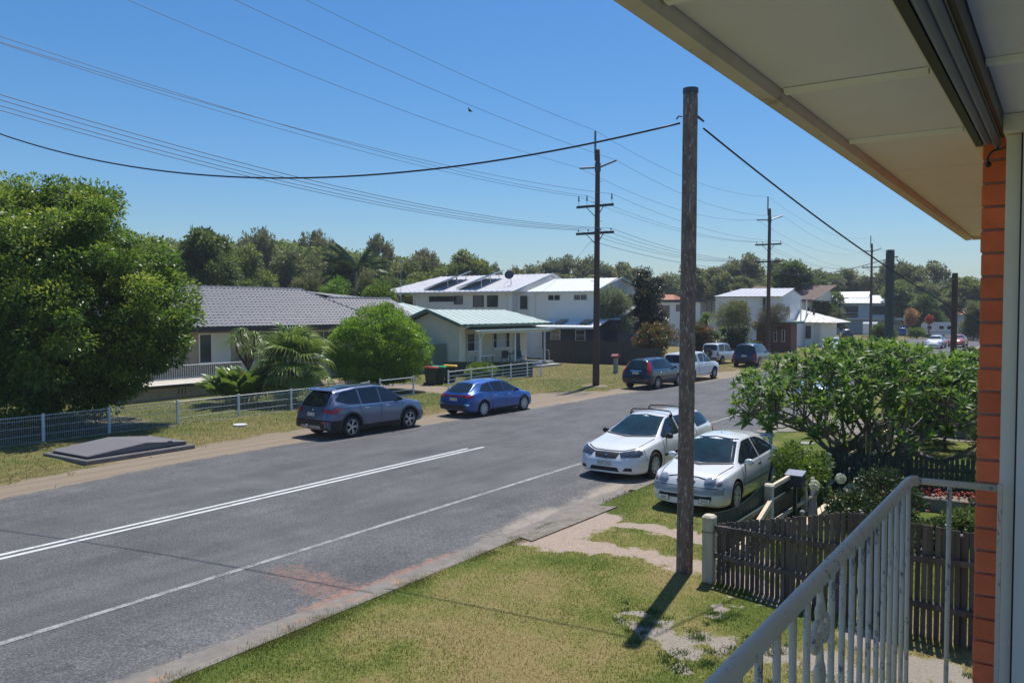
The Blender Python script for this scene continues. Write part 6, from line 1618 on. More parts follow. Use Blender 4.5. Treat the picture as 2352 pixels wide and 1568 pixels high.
def caravan(loc, rz, label, L=5.2):
    t_ = thing("caravan", label, "caravan", loc, rz, "parked caravans near the corner")
    sd = [(-L / 2, .5), (L / 2 - .5, .5), (L / 2, 1.1), (L / 2 - .5, 2.3), (L / 2 - .9, 2.5), (-L / 2 + .3, 2.5), (-L / 2, 2.2)]
    MB().prism([(x, -1.1, z) for x, z in sd], (0, 2.2, 0)).build("body", P_WHITE, t_)
    for x in (-1.4, .3, 1.4): MB().box((x - .3, -1.13, 1.4), (x + .3, -1.101, 1.9)).build("window", CARGLASS, t_)
    MB().box((-L / 2, -1.12, .9), (L / 2 - .15, -1.102, 1.0)).build("stripe", M("caravan_stripe", (.25, .3, .4), .5, .1), t_)
    for x in (-.4, .4): wheel(t_, x, -1.1, .33, .2, ALLOY, 'spokes', 5, -1)
    MB().beam((L / 2 - .1, 0, .5), (L / 2 + 1.1, 0, .45), .08, .1).build("drawbar", BLK, t_)
p = PZ(2160, 776); caravan((p[0] + 1, p[1] + .2, 0), rad(-88), "white caravan parked beyond the cross street behind the last power pole")
p = PZ(2003, 775); caravan((p[0] + 2, p[1] + .5, 0), rad(5), "small white caravan in front of the balcony house garage", 3.6)
# ================================================================ POLES, WIRES, FENCES, SMALL STREET THINGS
TIMB = M("weathered_timber", (.20, .15, .125), .9, .4, 7., bump=.9, bscale=26, stretch=(2, 2, .6), dirt=(.55, .54, .49), dirt_amt=.50, dscale=15)
TIMB2 = M("dark_timber_pole", (.105, .062, .05), .85, .25, 5., bump=.4, bscale=30, stretch=(3, 3, .3), dirt=(.06, .04, .035), dirt_amt=.4, dscale=2)
STEELD = M("dark_steel", (.07, .08, .10), .5, .1); PORC = M("insulator", (.16, .20, .26), .25, .1, spec=.7); WIRE = M("wire", (.03, .035, .06), .5, .05)
def knobbly(mb, p, q, r0, r1, n=18, seg=26, amp=.02):
    p = Vector(p); q = Vector(q); pts = [p.lerp(q, i / seg) for i in range(seg + 1)]
    k0 = len(mb.v); mb.tube(pts, [r0 + (r1 - r0) * i / seg for i in range(seg + 1)], n)
    for i in range(seg + 1):
        for j in range(n):
            v = Vector(mb.v[k0 + i * n + j]); c = pts[i]
            d = v - c; s = 1 + amp * (math.sin(j * 2.1 + 1.3) + .6 * math.sin(j * 1.1 + i * .35) + .8 * (random.random() - .5))
            mb.v[k0 + i * n + j] = tuple(c + d * s)
def service_pole(name, label, base, top, r0, r1, cap=True, mat=TIMB, group=None):
    root = thing(name, label, "pole", base, group=group)
    d = Vector(top) - Vector(base)
    mb = MB(); knobbly(mb, (0, 0, -.1), d, r0, r1, 18, 40, .014); mb.build("pole", mat, root, smooth=True)
    if cap: MB().lathe([(0, .03), (r1 * 1.04, .028), (r1 * 1.07, .01), (r1 * 1.07, -.05), (r1 * 1.0, -.05)], 18, 'z', tuple(d)).build("pole_cap", STEELD, root)
    return root
bpx = PZ(1572, 1312, .1)
np_top = (bpx[0] - .02, bpx[1] - .05, 7.60)
npole = service_pole("timber_pole", "tall weathered timber service pole on our lawn beside the paling fence", bpx, np_top, .130, .112)
cz = 7.12
br = MB().cyl((-.12, .0, cz), (.15, 0, cz), .012, n=6); 
MB().tube([(0, .10, cz), (.02, .16, cz + .02), (.03, .2, cz - .02)], .012, 6).cyl((0, -.1, cz), (.05, -.14, cz - .01), .014, n=6).build("cable_bracket", STEELD, npole)
MB().cyl((.04, -.13, cz - .01), (.13, -.21, cz - .09), .022, .016, 8).build("cable_clamp", STEELD, npole)
grp = "timber poles along our side of the road"
p1 = service_pole("timber_pole", "thick grey pole rising out of the frangipani crown", (30, 5.0, .1), (30, 5.0, 6.25), .15, .135, False, M("grey_pole", (.13, .125, .11), .8, .15, 4, stretch=(3, 3, .4)))
p2 = service_pole("timber_pole", "thin dark timber pole further off, near the red car and the brick pier", (48.8, 5.0, .1), (48.8, 5.0, 6.2), .155, .14, False, TIMB2)
MB().cyl((.1, .0, 5.9), (.55, -.15, 5.95), .02, n=6).tube([(.5, -.1, 5.95), (.55, -.2, 5.7), (.3, -.1, 5.4)], .01, 5).build("cable_bracket", STEELD, p1)

def power_pole(u, v, label, short_pins=False, scale_r=1.):
    g_ = "tall power poles on the far side of the road"
    root = thing("power_pole", label, "power pole", (u, v, 0), 0, g_)
    mb = MB(); knobbly(mb, (0, 0, -.1), (.12, .0, 13.2), .20 * scale_r, .125 * scale_r, 14, 30, .012); mb.build("pole", TIMB2, root, smooth=True)
    x = .12
    def post_ins(p, q, r=.07):
        p = Vector(p); q = Vector(q); n = 22; pts = [p.lerp(q, i / n) for i in range(n + 1)]
        return MB().tube(pts, [r * (1.0 if i % 2 else .62) for i in range(n + 1)], 10).build("post_insulator", PORC, root)
    post_ins((x, .16, 13.0), (x, .16, 14.25), .075)
    MB().beam((x, .14, 12.6), (x, .15, 13.1), .1, .08).build("pole_strap", STEELD, root)
    post_ins((x, .12, 12.22), (x, 1.15, 12.28)); post_ins((x, -.12, 12.22), (x, -1.15, 12.5))
    MB().cyl((x, 0, 12.0), (x, 0, 12.45), .17, n=10).build("bracket", STEELD, root)
    for z, L, pins, ph in ((10.05, 2.3, (-1.05, .5, 1.02), .2 if short_pins else .55), (8.55, 2.35, (-1.0, -.35, .42, 1.05), .16)):
        dx = -.2
        MB().beam((dx, -L / 2, z), (dx, L / 2, z), .1, .13).build("crossarm", M("crossarm_timber", (.06, .055, .06), .8, .2), root)
        MB().beam((dx, -.55, z - .03), (0, 0, z - .65), .03, .04).build("arm_brace", STEELD, root); MB().beam((dx, .55, z - .03), (0, 0, z - .65), .03, .04).build("arm_brace", STEELD, root)
        for y in pins:
            o_ = MB().cyl((0, 0, 0), (0, 0, ph * .55), .012, n=6).tube([(0, 0, ph * .45), (0, 0, ph * .6), (0, 0, ph * .62), (0, 0, ph * .8), (0, 0, ph * .82), (0, 0, ph)], [.05, .05, .035, .05, .035, .03], 8).build("pin_insulator", PORC, root); o_.location = (dx, y, z + .06)
    for k in range(9): 
        sg = 1 if k % 2 else -1
        MB().cyl((.0, 0, 2.6 + k * 1.1), (.0, sg * .36, 2.6 + k * 1.1), .012, n=5).build("step_bolt", STEELD, root)
    return root
PU_ = [(8.4, 22.0), (41.1, 22.0), (73.0, 22.0), (118.3, 22.0), (198.0, 22.0)]
power_pole(*PU_[1], "nearest tall power pole, standing on the far verge by the charcoal fence", False)
power_pole(*PU_[2], "second tall power pole, in front of the shrubs beside the brick building", True)
power_pole(*PU_[3], "third power pole, in front of the balcony house with the white roof", True)
power_pole(*PU_[4], "farthest power pole, beyond the cross street near the caravan", True)
power_pole(*PU_[0], "power pole just outside the left edge that the wires run to", False)
gm_ = MB().cyl((40.9, 22.6, 8.0), (40.9, 24.25, 4.4), .008, n=5)

def wire(name, label, spans, r, grp=None, cat="cable"):
    """spans: list of (p, q, sag)"""
    mb = MB(); pts = []
    for p, q, s in spans:
        p = Vector(p); q = Vector(q); n = 28
        for i in range(n + 1):
            t = i / n; v = p.lerp(q, t); v.z -= 4 * s * t * (1 - t)
            if not pts or (pts[-1] - v).length > .01: pts.append(v)
    mb.tube(pts, r, 5); o = mb.build(name, WIRE, None, smooth=True)
    return tag(o, label, cat, grp)
def run(name, label, dv, zs, sags, r=.009, grp="power lines strung between the tall poles", dx=.12):
    sp = []
    for i in range(len(PU_) - 1):
        a, b = PU_[i], PU_[i + 1]
        if i + 1 >= len(zs): break
        sp.append(((a[0] + dx, a[1] + dv, zs[i]), (b[0] + dx, b[1] + dv, zs[i + 1]), sags[i]))
    return wire(name, label, sp, r, grp)
run("power_line", "topmost power line, running to the upright insulators on the pole tops", .16, (16.0, 14.27, 14.27, 14.0, 14.0), (.45, .9, 1.3, 2.5), .008)
run("power_line", "power line on the camera side tips of the slanted insulators", -1.15, (14.2, 12.5, 12.5, 12.3, 12.3), (.45, .9, 1.3, 2.5), .008)
run("power_line", "power line on the far side tips of the slanted insulators", 1.15, (13.9, 12.3, 12.3, 12.1, 12.1), (.5, .9, 1.3, 2.5), .008)
for dv, d in ((1.02, "upper crossarm line on the insulator farthest from the road"), (.5, "upper crossarm line on the inner insulator"), (-1.05, "upper crossarm line on the insulator nearest the road")):
    run("power_line", d, dv, (11.3 if dv > 0 else 10.6, 10.64, 10.3, 10.3, 10.3), (.55, .62, 1.2, 2.4), .008, dx=-.2)
for dv, d in ((1.05, "lower crossarm line farthest from the road"), (.42, "lower crossarm line, second from the far end"), (-.35, "lower crossarm line, second from the road end"), (-1.0, "lower crossarm line nearest the road")):
    run("power_line", d, dv, (9.55 + .1 * dv, 8.77, 8.77, 8.7, 8.7), (.75, .75, 1.2, 2.4), .010, dx=-.2)
wire("service_cable", "thin cable slung just under the lower crossarms between the two nearest power poles", [((41.1, 21.85, 8.0), (73.0, 21.85, 8.0), .55)], .012, "power lines strung between the tall poles")
# black service cable over the road
A0 = Vector((bpx[0] - .02, bpx[1] + .12, cz)); B0 = Vector((9.9, 22.0, 8.6))
pts = []
for i in range(41):
    t = i / 40; v = A0.lerp(B0, t); v.z -= 4 * .98 * t * (1 - t); pts.append(v)
tag(MB().tube(pts, .016, 8).build("service_cable", M("black_cable", (.012, .013, .03), .45, .05), None, smooth=True), "thick black cable crossing the road from the near timber pole to the left", "cable")
A1 = Vector((bpx[0] + .14, bpx[1] - .20, cz - .09)); B1 = Vector(PU(2262, 745, 24.5))
pts = []
for i in range(31):
    t = i / 30; v = A1.lerp(B1, t); v.z -= 4 * .22 * t * (1 - t); pts.append(v)
tag(MB().tube(pts, .015, 8).build("service_cable", MATS["black_cable"], None, smooth=True), "thick black cable sloping down right from the near timber pole behind the brick pier", "cable")
wire("service_cable", "thin line from the second power pole across to the grey pole in the frangipani", [((73, 22, 8.0), (30.2, 5.0, 6.0), .6)], .012)
wire("service_cable", "thin line running from the nearest power pole down to the white house roof", [((41.1, 22.4, 8.1), (62, 40.2, 5.2), .5)], .007)
wire("service_cable", "thin line from the grey pole towards the last timber pole", [((30.4, 4.9, 5.95), (48.8, 5.0, 5.9), .35)], .010)
# small bird
p = PV(1079, 256, 20.9); bd = thing("bird", "small dark bird perched on a power line high above the road", "bird", p)
MB().ball((0, 0, .04), .055, 10, 8, (1.6, .8, 1.1)).ball((-.07, 0, .11), .032, 8, 6).build("body", BLK, bd, smooth=True)
MB().prism([(.06, -.02, .05), (.17, -.015, .0), (.17, .015, .0), (.06, .02, .05)], (0, 0, .012)).build("tail", BLK, bd)
MB().tube([(-.095, 0, .11), (-.125, 0, .105)], [.01, .002], 6).build("beak", BLK, bd)

# ---------------- white mesh fence opposite
WFM = M("fence_white", (.74, .75, .78), .5, .05)
def mesh_fence(name, label, us, v, h, mesh=True, rails=(), vs=None):
    root = thing(name, label, "fence", (us[0], v, 0))
    for i, u in enumerate(us):
        vv = vs[i] if vs else v
        MB().cbox((u - .035, vv - .035, -.05), (u + .035, vv + .035, h + .06), .008).build("fence_post", WFM, root, True)
    for i, (a, b) in enumerate(zip(us[:-1], us[1:])):
        va, vb = (vs[i], vs[i + 1]) if vs else (v, v)
        if mesh:
            m1 = MB(); n = int((b - a) / .065)
            for k in range(1, n):
                u = a + (b - a) * k / n; vv = va + (vb - va) * k / n
                m1.cyl((u, vv, .06), (u, vv, h), .0035, n=3)
            for z in (.06, .3, .55, .78, h): m1.cyl((a, va, z), (b, vb, z), .006 if z < h else .012, n=4)
            m1.build("mesh_panel", WFM, root, True, kind='stuff')
        for z in rails:
            MB().cyl((a, va, z), (b, vb, z), .018, n=6).build("fence_rail", WFM, root, True)
    return root
mesh_fence("mesh_fence", "low white wire mesh fence along the front lawn of the tiled roof house", [3.0, 5.3, 8.0, 10.7, 13.42, 15.6, 18.2, 20.9, 23.55, 26.2, 28.2], 27.05, .90)
mesh_fence("rail_fence", "white tubular rail fence and gate across the front of the cottage driveway", [28.9, 31.3], 27.0, .95, False, (.93, .62, .34, .1))
mesh_fence("rail_fence", "white post and rail fence ending at the open lawn, behind the blue hatchback", [34.6, 36.9, 39.2, 41.3, 43.2, 44.9], 27.6, 1.0, False, (.98, .74, .54, .36, .18), vs=[27.4, 27.6, 27.8, 27.9, 27.95, 28.0])
# letterbox totem by charcoal fence
p = PZ(1414, 858); lt = thing("letterbox", "small red roofed letterbox on a stacked stone pillar on the far lawn", "letterbox", (p[0], p[1], 0))
for k in range(6): MB().cbox((-.13 + .02 * (k % 2), -.13, .03 + k * .17), (.13, .13 - .02 * (k % 2), .19 + k * .17), .02).build("stone", M("pale_stone", (.33, .31, .28), .9, .25, 6), lt)
MB().box((-.2, -.2, 1.06), (.2, .2, 1.2)).build("box", M("letterbox_red", (.22, .05, .04), .5, .1), lt)
MB().prism([(-.26, -.24, 1.2), (.26, -.24, 1.2), (0, -.24, 1.34)], (0, .48, 0)).build("roof", MATS["letterbox_red"], lt)
# concrete pit with hipped metal cover
pit = thing("pit_cover", "low grey pitched metal pit cover on a dark concrete base beside the road", "utility cover", (13.8, 23.4, 0))
MB().cbox((12.1, 22.15, -.02), (15.5, 24.45, .13), .02).build("concrete_base", M("pit_concrete", (.17, .16, .15), .9, .2, 5, bump=.4), pit, True)
LIDM = M("lid_metal", (.16, .155, .17), .6, .06, 1.2, dirt=(.15, .14, .14), dirt_amt=.4, dscale=2)
ld = MB(); a = [(12.28, 22.38), (15.35, 22.38), (15.35, 24.25), (12.28, 24.25)]
ld.add([(12.28, 22.38, .152), (15.35, 22.38, .152), (15.35, 24.25, .152), (12.28, 24.25, .152), (12.28, 22.38, .20), (15.35, 22.38, .21), (15.35, 24.25, .21), (12.28, 24.25, .20), (14.0, 22.38, .345), (14.0, 24.25, .345)],
       [(0, 1, 5, 8, 4), (2, 3, 7, 9, 6), (3, 0, 4, 7), (1, 2, 6, 5), (0, 3, 2, 1)])
ld.build("lid_frame", LIDM, pit, True)
MB().prism([(12.24, 22.33, .195), (12.24, 24.3, .195), (14.0, 24.3, .351), (14.0, 22.33, .351)], (0, 0, .014)).build("lid_leaf", LIDM, pit, True)
MB().prism([(14.003, 22.33, .351), (14.003, 24.3, .351), (15.40, 24.3, .206), (15.40, 22.33, .206)], (0, 0, .014)).build("lid_leaf", LIDM, pit, True)
MB().box((14.7, 22.30, .285), (14.82, 22.36, .32)).build("handle", STEELD, pit, True)
# pale round lid in the grass
p = PZ(551, 981); tag(MB().lathe([(0, .085), (.24, .085), (.25, .07), (.25, .0)], 20, 'z', (p[0], p[1], .03)).build("round_cover", M("pale_lid", (.62, .60, .58), .7, .1)), "small round pale lid lying in the far verge, left of the grey SUV", "utility cover")
p = PZ(1852, 1018, .1); tag(MB().lathe([(0, .03), (.24, .03), (.25, .02), (.25, .0)], 20, 'z', (p[0], p[1], .095)).build("round_cover", M("grey_lid", (.27, .26, .24), .8, .1)), "flat grey round lid in the near grass beyond the dark fence", "utility cover")

# ---------------- weathered paling fence (ours)
PAL = M("paling", (.125, .10, .085), .95, .5, 7., bump=.8, bscale=30, stretch=(1, 1, .12), dirt=(.055, .065, .025), dirt_amt=.36, dscale=3, rnd=.25)
GALV = M("pipe_rail", (.20, .175, .16), .7, .2, 8, dirt=(.1, .08, .07), dirt_amt=.5, dscale=9)
POSTM = M("pale_post", (.56, .51, .38), .85, .18, 5., bump=.5, bscale=30, stretch=(1, 1, .2), dirt=(.20, .18, .12), dirt_amt=.42, dscale=4)
pf_ = thing("paling_fence", "weathered dark paling fence between our lawn and the neighbour's garden", "fence", (12.04, 4.37, .1))
FA = Vector((12.04, 4.37, .1)); FB = Vector((11.30, .80, .1)); fd = FB - FA; FL = fd.length; fdn = fd.normalized(); fang = math.atan2(fd.y, fd.x); fn = Vector((-fdn.y, fdn.x, 0))
if fn.x < 0: fn = -fn
def ftop(t):
    return .90 + (1.42 - .90) * min(1, t / .55) + .0 * t
npal = 46; pw_ = FL / npal
pals = []
for k in range(4):
    w = pw_ - .017; mb = MB(); j = [random.uniform(-.006, .006) for _ in range(6)]
    mb.add([(0, 0, 0), (w + j[0], 0, 0), (w + j[0], .016, 0), (0, .016, 0), (j[1], 0, 1 + j[2] * .6), (w + j[3], 0, 1 + j[4] * .6), (w + j[3], .016, 1 + j[4] * .6), (j[1], .016, 1 + j[2] * .6)], [(0, 3, 2, 1), (4, 5, 6, 7), (0, 1, 5, 4), (1, 2, 6, 5), (2, 3, 7, 6), (3, 0, 4, 7)])
    pals.append(mb.mesh("paling", PAL))
for k in range(npal):
    t = (k + .1) / npal; o_ = link("paling", pals[k % 4], pf_); q = fdn * (t * FL) + fn * .0 + fn * random.uniform(0, .006)
    o_.location = q; o_.rotation_euler = (random.uniform(-.01, .01), random.uniform(-.008, .008), fang); o_.scale = (1, 1, ftop(t) + random.uniform(-.005, .005))
for (z0, z1, z2, w_) in ((.83, .93, .93 + .12, .05), (.42, .40, .44, .06)):
    P0 = -fn * .035; P1 = fdn * FL * .55 - fn * .035; P2 = fdn * FL - fn * .035
    MB().beam(P0 + Vector((0, 0, z0)), P1 + Vector((0, 0, z1)), w_, .075).build("fence_rail", PAL, pf_); MB().beam(P1 + Vector((0, 0, z1)), P2 + Vector((0, 0, z2)), w_, .075).build("fence_rail", PAL, pf_)
MB().tube([(-.05, .1, .86), (-.045, -.1, .87), (-.06, -.25, .88), (-.15, -.8, .89), (-.25, -1.3, .885)], .012, 8).build("wire_stay", GALV, pf_)
for t in (.30, .62, .93): MB().cbox((-.06, -.06, -.1), (.06, .06, ftop(t) - .06), .01).build("fence_post", PAL, pf_).location = fdn * FL * t + fn * .09
gpst = thing("corner_post", "thick pale timber corner post at the street end of the paling fence", "post", (12.0, 4.47, .1))
MB().cbox((-.09, -.085, -.1), (.09, .085, .96), .012).build("post", POSTM, gpst)
MB().cbox((-.10, -.095, .955), (.10, .095, 1.02), .03).build("post_cap", POSTM, gpst)
MB().box((-.094, -.088, .76), (.094, .089, .78)).build("wire_band", GALV, gpst)
# ---------------- dark green scalloped front fence of the neighbour
FG = M("dark_green_paint", (.012, .035, .026), .5, .15, 6); PT = M("pale_timber", (.66, .54, .38), .8, .15, 5., bump=.3, bscale=20, stretch=(.3, 1, 1), dirt=(.30, .24, .15), dirt_amt=.35, dscale=5)
ff_ = thing("front_picket_fence", "dark green scalloped picket fence with pale timber posts along the neighbour's front", "fence", (12.1, 4.5, .1))
fp = [(12.1, 4.50), (15.0, 4.50), (17.3, 4.46), (19.25, 4.44), (23.6, 4.42), (26.5, 4.4)]
def pk(mat, w=.055, h=1., t=.014, name="picket"):
    return MB().add([(-w / 2, 0, 0), (w / 2, 0, 0), (w / 2, t, 0), (-w / 2, t, 0), (-w / 2, 0, h * .93), (w / 2, 0, h * .93), (w / 2, t, h * .93), (-w / 2, t, h * .93), (-w * .25, 0, h * .985), (w * .25, 0, h * .985), (w * .25, t, h * .985), (-w * .25, t, h * .985), (0, 0, h), (0, t, h)],
        [(0, 3, 2, 1), (0, 1, 5, 4), (2, 3, 7, 6), (1, 2, 6, 5), (3, 0, 4, 7), (4, 5, 9, 8), (6, 7, 11, 10), (5, 6, 10, 9), (7, 4, 8, 11), (8, 9, 12), (10, 11, 13), (9, 10, 13, 12), (11, 8, 12, 13)]).mesh(name, mat)
pk1 = pk(FG)
for a, b in zip(fp[:-1], fp[1:]):
    L = math.hypot(b[0] - a[0], b[1] - a[1]); n = int(L / .078)
    for k in range(1, n):
        t = k / n; sc = 1.0 - .16 * math.sin(math.pi * t) if a[0] < 15 else 1.0 - .12 * math.sin(math.pi * t)
        o_ = link("picket", pk1, ff_); o_.location = (a[0] + (b[0] - a[0]) * t - 12.1, a[1] + (b[1] - a[1]) * t + .03 - 4.5, .02); o_.scale = (1, 1, sc)
    for z in (.22, .60):
        MB().beam((a[0], a[1] - .03, z + .1), (b[0], b[1] - .03, z + .1), .045, .07).build("fence_rail", PT if a[0] > 16 or z < .3 else FG, ff_, True)
for i, (x, y) in enumerate(fp[1:]):
    s_ = .075 if i == 0 else .055
    h = (1.0, .86, 1.02, .95, .95)[i]
    MB().cbox((x - s_, y - .03 - s_, 0), (x + s_, y - .03 + s_, h), .012).build("fence_post", POSTM, ff_, True)
    if i == 0: MB().cbox((x - .09, y - .12, h + .001), (x + .09, y + .06, h + .07), .03).build("post_cap", POSTM, ff_, True)
MB().beam((13.1, 4.36, .30), (14.9, 4.40, .78), .07, .09).build("timber_brace", PT, ff_, True)
MB().beam((15.05, 4.42, 1.02), (16.2, 4.44, 1.0), .06, .07).build("timber_brace", PT, ff_, True)
MB().beam((15.5, 4.0, .22), (20.5, 4.0, .26), .14, .12).build("sleeper", PT, ff_, True)
# cross fence of the neighbour, pointed pickets
cf = thing("picket_fence", "dark green pointed picket fence crossing the neighbour's garden behind the frangipani stems", "fence", (19.6, 4.4, .1))
pk2 = pk(FG, .075, .88, .016); ca = Vector((19.6, 4.3, 0)); cb = Vector((20.7, 0.2, 0)); cd = cb - ca; n = 42; ang = math.atan2(cd.y, cd.x)
for k in range(n):
    o_ = link("picket", pk2, cf); q = ca + cd * (k / n); o_.location = (q.x - 19.6, q.y - 4.4, .04); o_.rotation_euler = (0, random.uniform(-.01, .01), ang); o_.scale = (1, 1, random.uniform(.985, 1.02))
for z in (.3, .72): MB().beam(ca + Vector((.05, 0, z)), cb + Vector((.05, 0, z)), .04, .07).build("fence_rail", FG, cf, True)
for t in (.0, .35, .7, 1): q = ca + cd * t; MB().box((q.x + .03, q.y - .05, 0), (q.x + .12, q.y + .05, .95)).build("fence_post", FG, cf, True)
# cream boundary fence behind
cb_fence("cream_metal_fence", "pale cream metal fence behind the neighbour's garden, seen under the frangipani", [(30.5, 4.2), (29.5, -3.5)], 1.5, M("cream_fence", (.40, .38, .28), .6, .1), 2.4)
# letterbox in the front fence
lb2 = thing("letterbox", "dark grey letterbox with a flat lid on the neighbour's front fence", "letterbox", (16.3, 4.35, .1))
MB().box((-.04, -.03, 0), (.04, .03, .72)).build("post", FG, lb2)
MB().cbox((-.13, -.15, .72), (.13, .15, .93), .01).build("box", M("letterbox_grey", (.045, .05, .065), .5, .1), lb2)
MB().prism([(-.15, -.17, .932), (.15, -.17, .99), (.15, .17, .99), (-.15, .17, .932)], (0, 0, .018)).build("lid", M("lid_grey", (.26, .28, .34), .4, .06), lb2)
# street sign at the corner
p = PZ(2068, 770); sg_ = thing("street_sign", "small white street name sign on a thin post at the far corner", "sign", (p[0], p[1], 0))
MB().cyl((0, 0, 0), (0, 0, 3.2), .04, n=8).build("post", ALU, sg_); MB().box((-.02, -.9, 2.7), (.02, .9, 3.0)).build("sign_blade", WHT, sg_)
# firewood-like planter with red flowers by cross fence
pl = thing("planter_trough", "low grey concrete trough with red flowers at the foot of the picket fence", "planter", (19.0, 2.0, .1))
MB().cbox((-.25, -.75, 0), (.25, .75, .28), .02).build("trough", conc_m, pl)
q = MB()
for k in range(70): c = (random.uniform(-.2, .2), random.uniform(-.65, .65), .30 + random.uniform(0, .1)); q.ball(c, random.uniform(.018, .035), 5, 4)
q.build("flowers", M("red_petals", (.50, .03, .015), .6, .15), pl, kind='stuff')
# garden ornament stones
gs = thing("garden_statue", "small pale garden ornament beside the letterbox post", "ornament", (15.1, 3.9, .1))
MB().lathe([(0, 0), (.09, 0), (.07, .08), (.05, .16), (.08, .24), (.06, .32), (.03, .36), (.05, .42), (.0, .47)], 12).build("statue", M("old_stone", (.32, .33, .31), .9, .25, 9), gs, smooth=True)
MB().ball((0, .0, .50), .05, 8, 6).build("head", MATS["old_stone"], gs, smooth=True)
# ================================================================ PLANTS
def at(px, D, z=0.):
    a = (px - 1176) / 1900. * D
    return (D * _c + a * _s, D * _s - a * _c, z)
def nrm(a): return a / np.maximum(np.linalg.norm(a, axis=-1, keepdims=True), 1e-9)
def leafmesh(name, C, D, l, w, mat, tint, fold=.25):
    """kite shaped, slightly folded leaf for every centre C pointing along D"""
    n = len(C); l = np.broadcast_to(np.asarray(l), (n,))[:, None]; w = np.broadcast_to(np.asarray(w), (n,))[:, None]
    R = nrm(rng.normal(0, 1, (n, 3)) + np.array([0, 0, 1.2])); S = nrm(np.cross(D, R)); Nn = np.cross(S, D)
    p0 = C; p2 = C + D * l; m = C + D * l * .45
    p1 = m + S * w * .5 + Nn * w * fold; p3 = m - S * w * .5 + Nn * w * fold
    V = np.stack([p0, p1, p2, p3], 1).reshape(-1, 3); F = np.arange(4 * n).reshape(-1, 4)
    return numesh(name, V, F, mat, False, np.clip(tint, 0, 1))
def crown(name, blobs, nclump, rc, nleaf, l, w, mat, seed=0, inner=.5, droop=.15, flat=.75, outw=.7, tbase=.3, tup=.25):
    g_ = np.random.default_rng(seed); B = np.array(blobs, float)
    if B.shape[1] == 4: B = np.concatenate([B[:, :3], B[:, 3:4], B[:, 3:4], B[:, 3:4] * flat], 1)
    area = (B[:, 3] * B[:, 4] + B[:, 3] * B[:, 5]); k = g_.choice(len(B), nclump * 2, p=area / area.sum())
    d = nrm(g_.normal(0, 1, (nclump * 2, 3))); r = 1 - inner * g_.uniform(0, 1, nclump * 2) ** 1.6
    r = r * (1 + .10 * np.sin(d[:, 0] * 7 + seed) * np.cos(d[:, 2] * 6 + k))
    P = B[k, :3] + d * r[:, None] * B[k, 3:6]
    # drop points buried in another blob
    dep = np.min(np.linalg.norm((P[:, None, :] - B[None, :, :3]) / B[None, :, 3:6], axis=2), axis=1)
    ok = dep > .42; P = P[ok][:nclump]; d = d[ok][:nclump]; n = len(P)
    cs = rc * g_.uniform(.6, 1.35, n)
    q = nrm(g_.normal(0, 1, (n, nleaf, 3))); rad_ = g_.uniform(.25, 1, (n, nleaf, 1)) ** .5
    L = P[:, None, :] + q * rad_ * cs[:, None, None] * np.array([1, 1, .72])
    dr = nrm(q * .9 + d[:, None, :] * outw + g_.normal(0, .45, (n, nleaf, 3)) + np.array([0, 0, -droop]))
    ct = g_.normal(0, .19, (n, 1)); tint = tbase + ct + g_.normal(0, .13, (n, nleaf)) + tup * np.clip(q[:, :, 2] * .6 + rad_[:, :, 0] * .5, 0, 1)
    N = n * nleaf
    return leafmesh(name, L.reshape(N, 3), dr.reshape(N, 3), l * g_.uniform(.7, 1.3, N), w * g_.uniform(.7, 1.3, N), mat, tint.reshape(N)), P
BARK = M("bark", (.14, .105, .08), .9, .3, 5, bump=.8, bscale=22, stretch=(1, 1, .3)); GUMB = M("gum_bark", (.30, .27, .24), .85, .3, 3, bump=.3, stretch=(1, 1, .3))
def limbs(name, base, fork, tips, r0, mat, parent, n=7, r1=.03, k=None):
    mb = MB(); base = Vector(base); fork = Vector(fork)
    m = [base.lerp(fork, i / 5) + Vector((math.sin(i * 1.7) * r0 * .35 * (0 < i < 5), math.cos(i * 2.1) * r0 * .35 * (0 < i < 5), 0)) for i in range(6)]
    mb.tube(m, [r0 * 1.35] + [r0 * (1 - .08 * i) for i in range(1, 6)], n + 3)
    for t in tips:
        t = Vector(t); a = fork; md = a.lerp(t, .5) + Vector((random.uniform(-.1, .1), random.uniform(-.1, .1), .12)) * (t - a).length
        pts = [a, a.lerp(md, .5), md, md.lerp(t, .5), t]; mb.tube(pts, [r0 * .6, r0 * .5, r0 * .4, r0 * .28, r1], n)
    return mb.build(name, mat, parent, smooth=True)
def tree(name, label, base, blobs, mat, nclump, rc, nleaf, l, w, fork, r0, bark=BARK, cat="tree", group=None, ntips=8, **kw):
    t = thing(name, label, cat, base, group=group)
    me, P = crown("crown", blobs, nclump, rc, nleaf, l, w, mat, **kw)
    link("crown", me, t)
    idx = np.linspace(0, len(P) - 1, ntips).astype(int) if len(P) else []
    tips = [tuple(np.array(b[:3]) * .9 + np.array(fork) * .1) for b in blobs][:ntips] + [tuple(P[i] * .8 + np.array(fork) * .2) for i in idx]
    limbs("trunk", (0, 0, -.1), fork, tips, r0, bark, t)
    return t
G_BIG = leafmat("glossy_green", (.035, .09, .014), (.11, .21, .028), (.32, .39, .06), rough=.38, trans=.5, spec=.4)
G_BUSH = leafmat("bright_shrub_green", (.06, .14, .012), (.15, .30, .03), (.34, .50, .06), rough=.34, trans=.5, spec=.5)
G_DARK = leafmat("dark_tree_green", (.035, .07, .02), (.095, .15, .04), (.19, .24, .075), rough=.45, trans=.45)
G_GUM = leafmat("gum_green", (.065, .085, .035), (.16, .185, .075), (.29, .29, .135), rough=.45, trans=.45)
G_OLIVE = leafmat("olive_green", (.07, .085, .035), (.17, .195, .075), (.31, .32, .14), rough=.5, trans=.38)
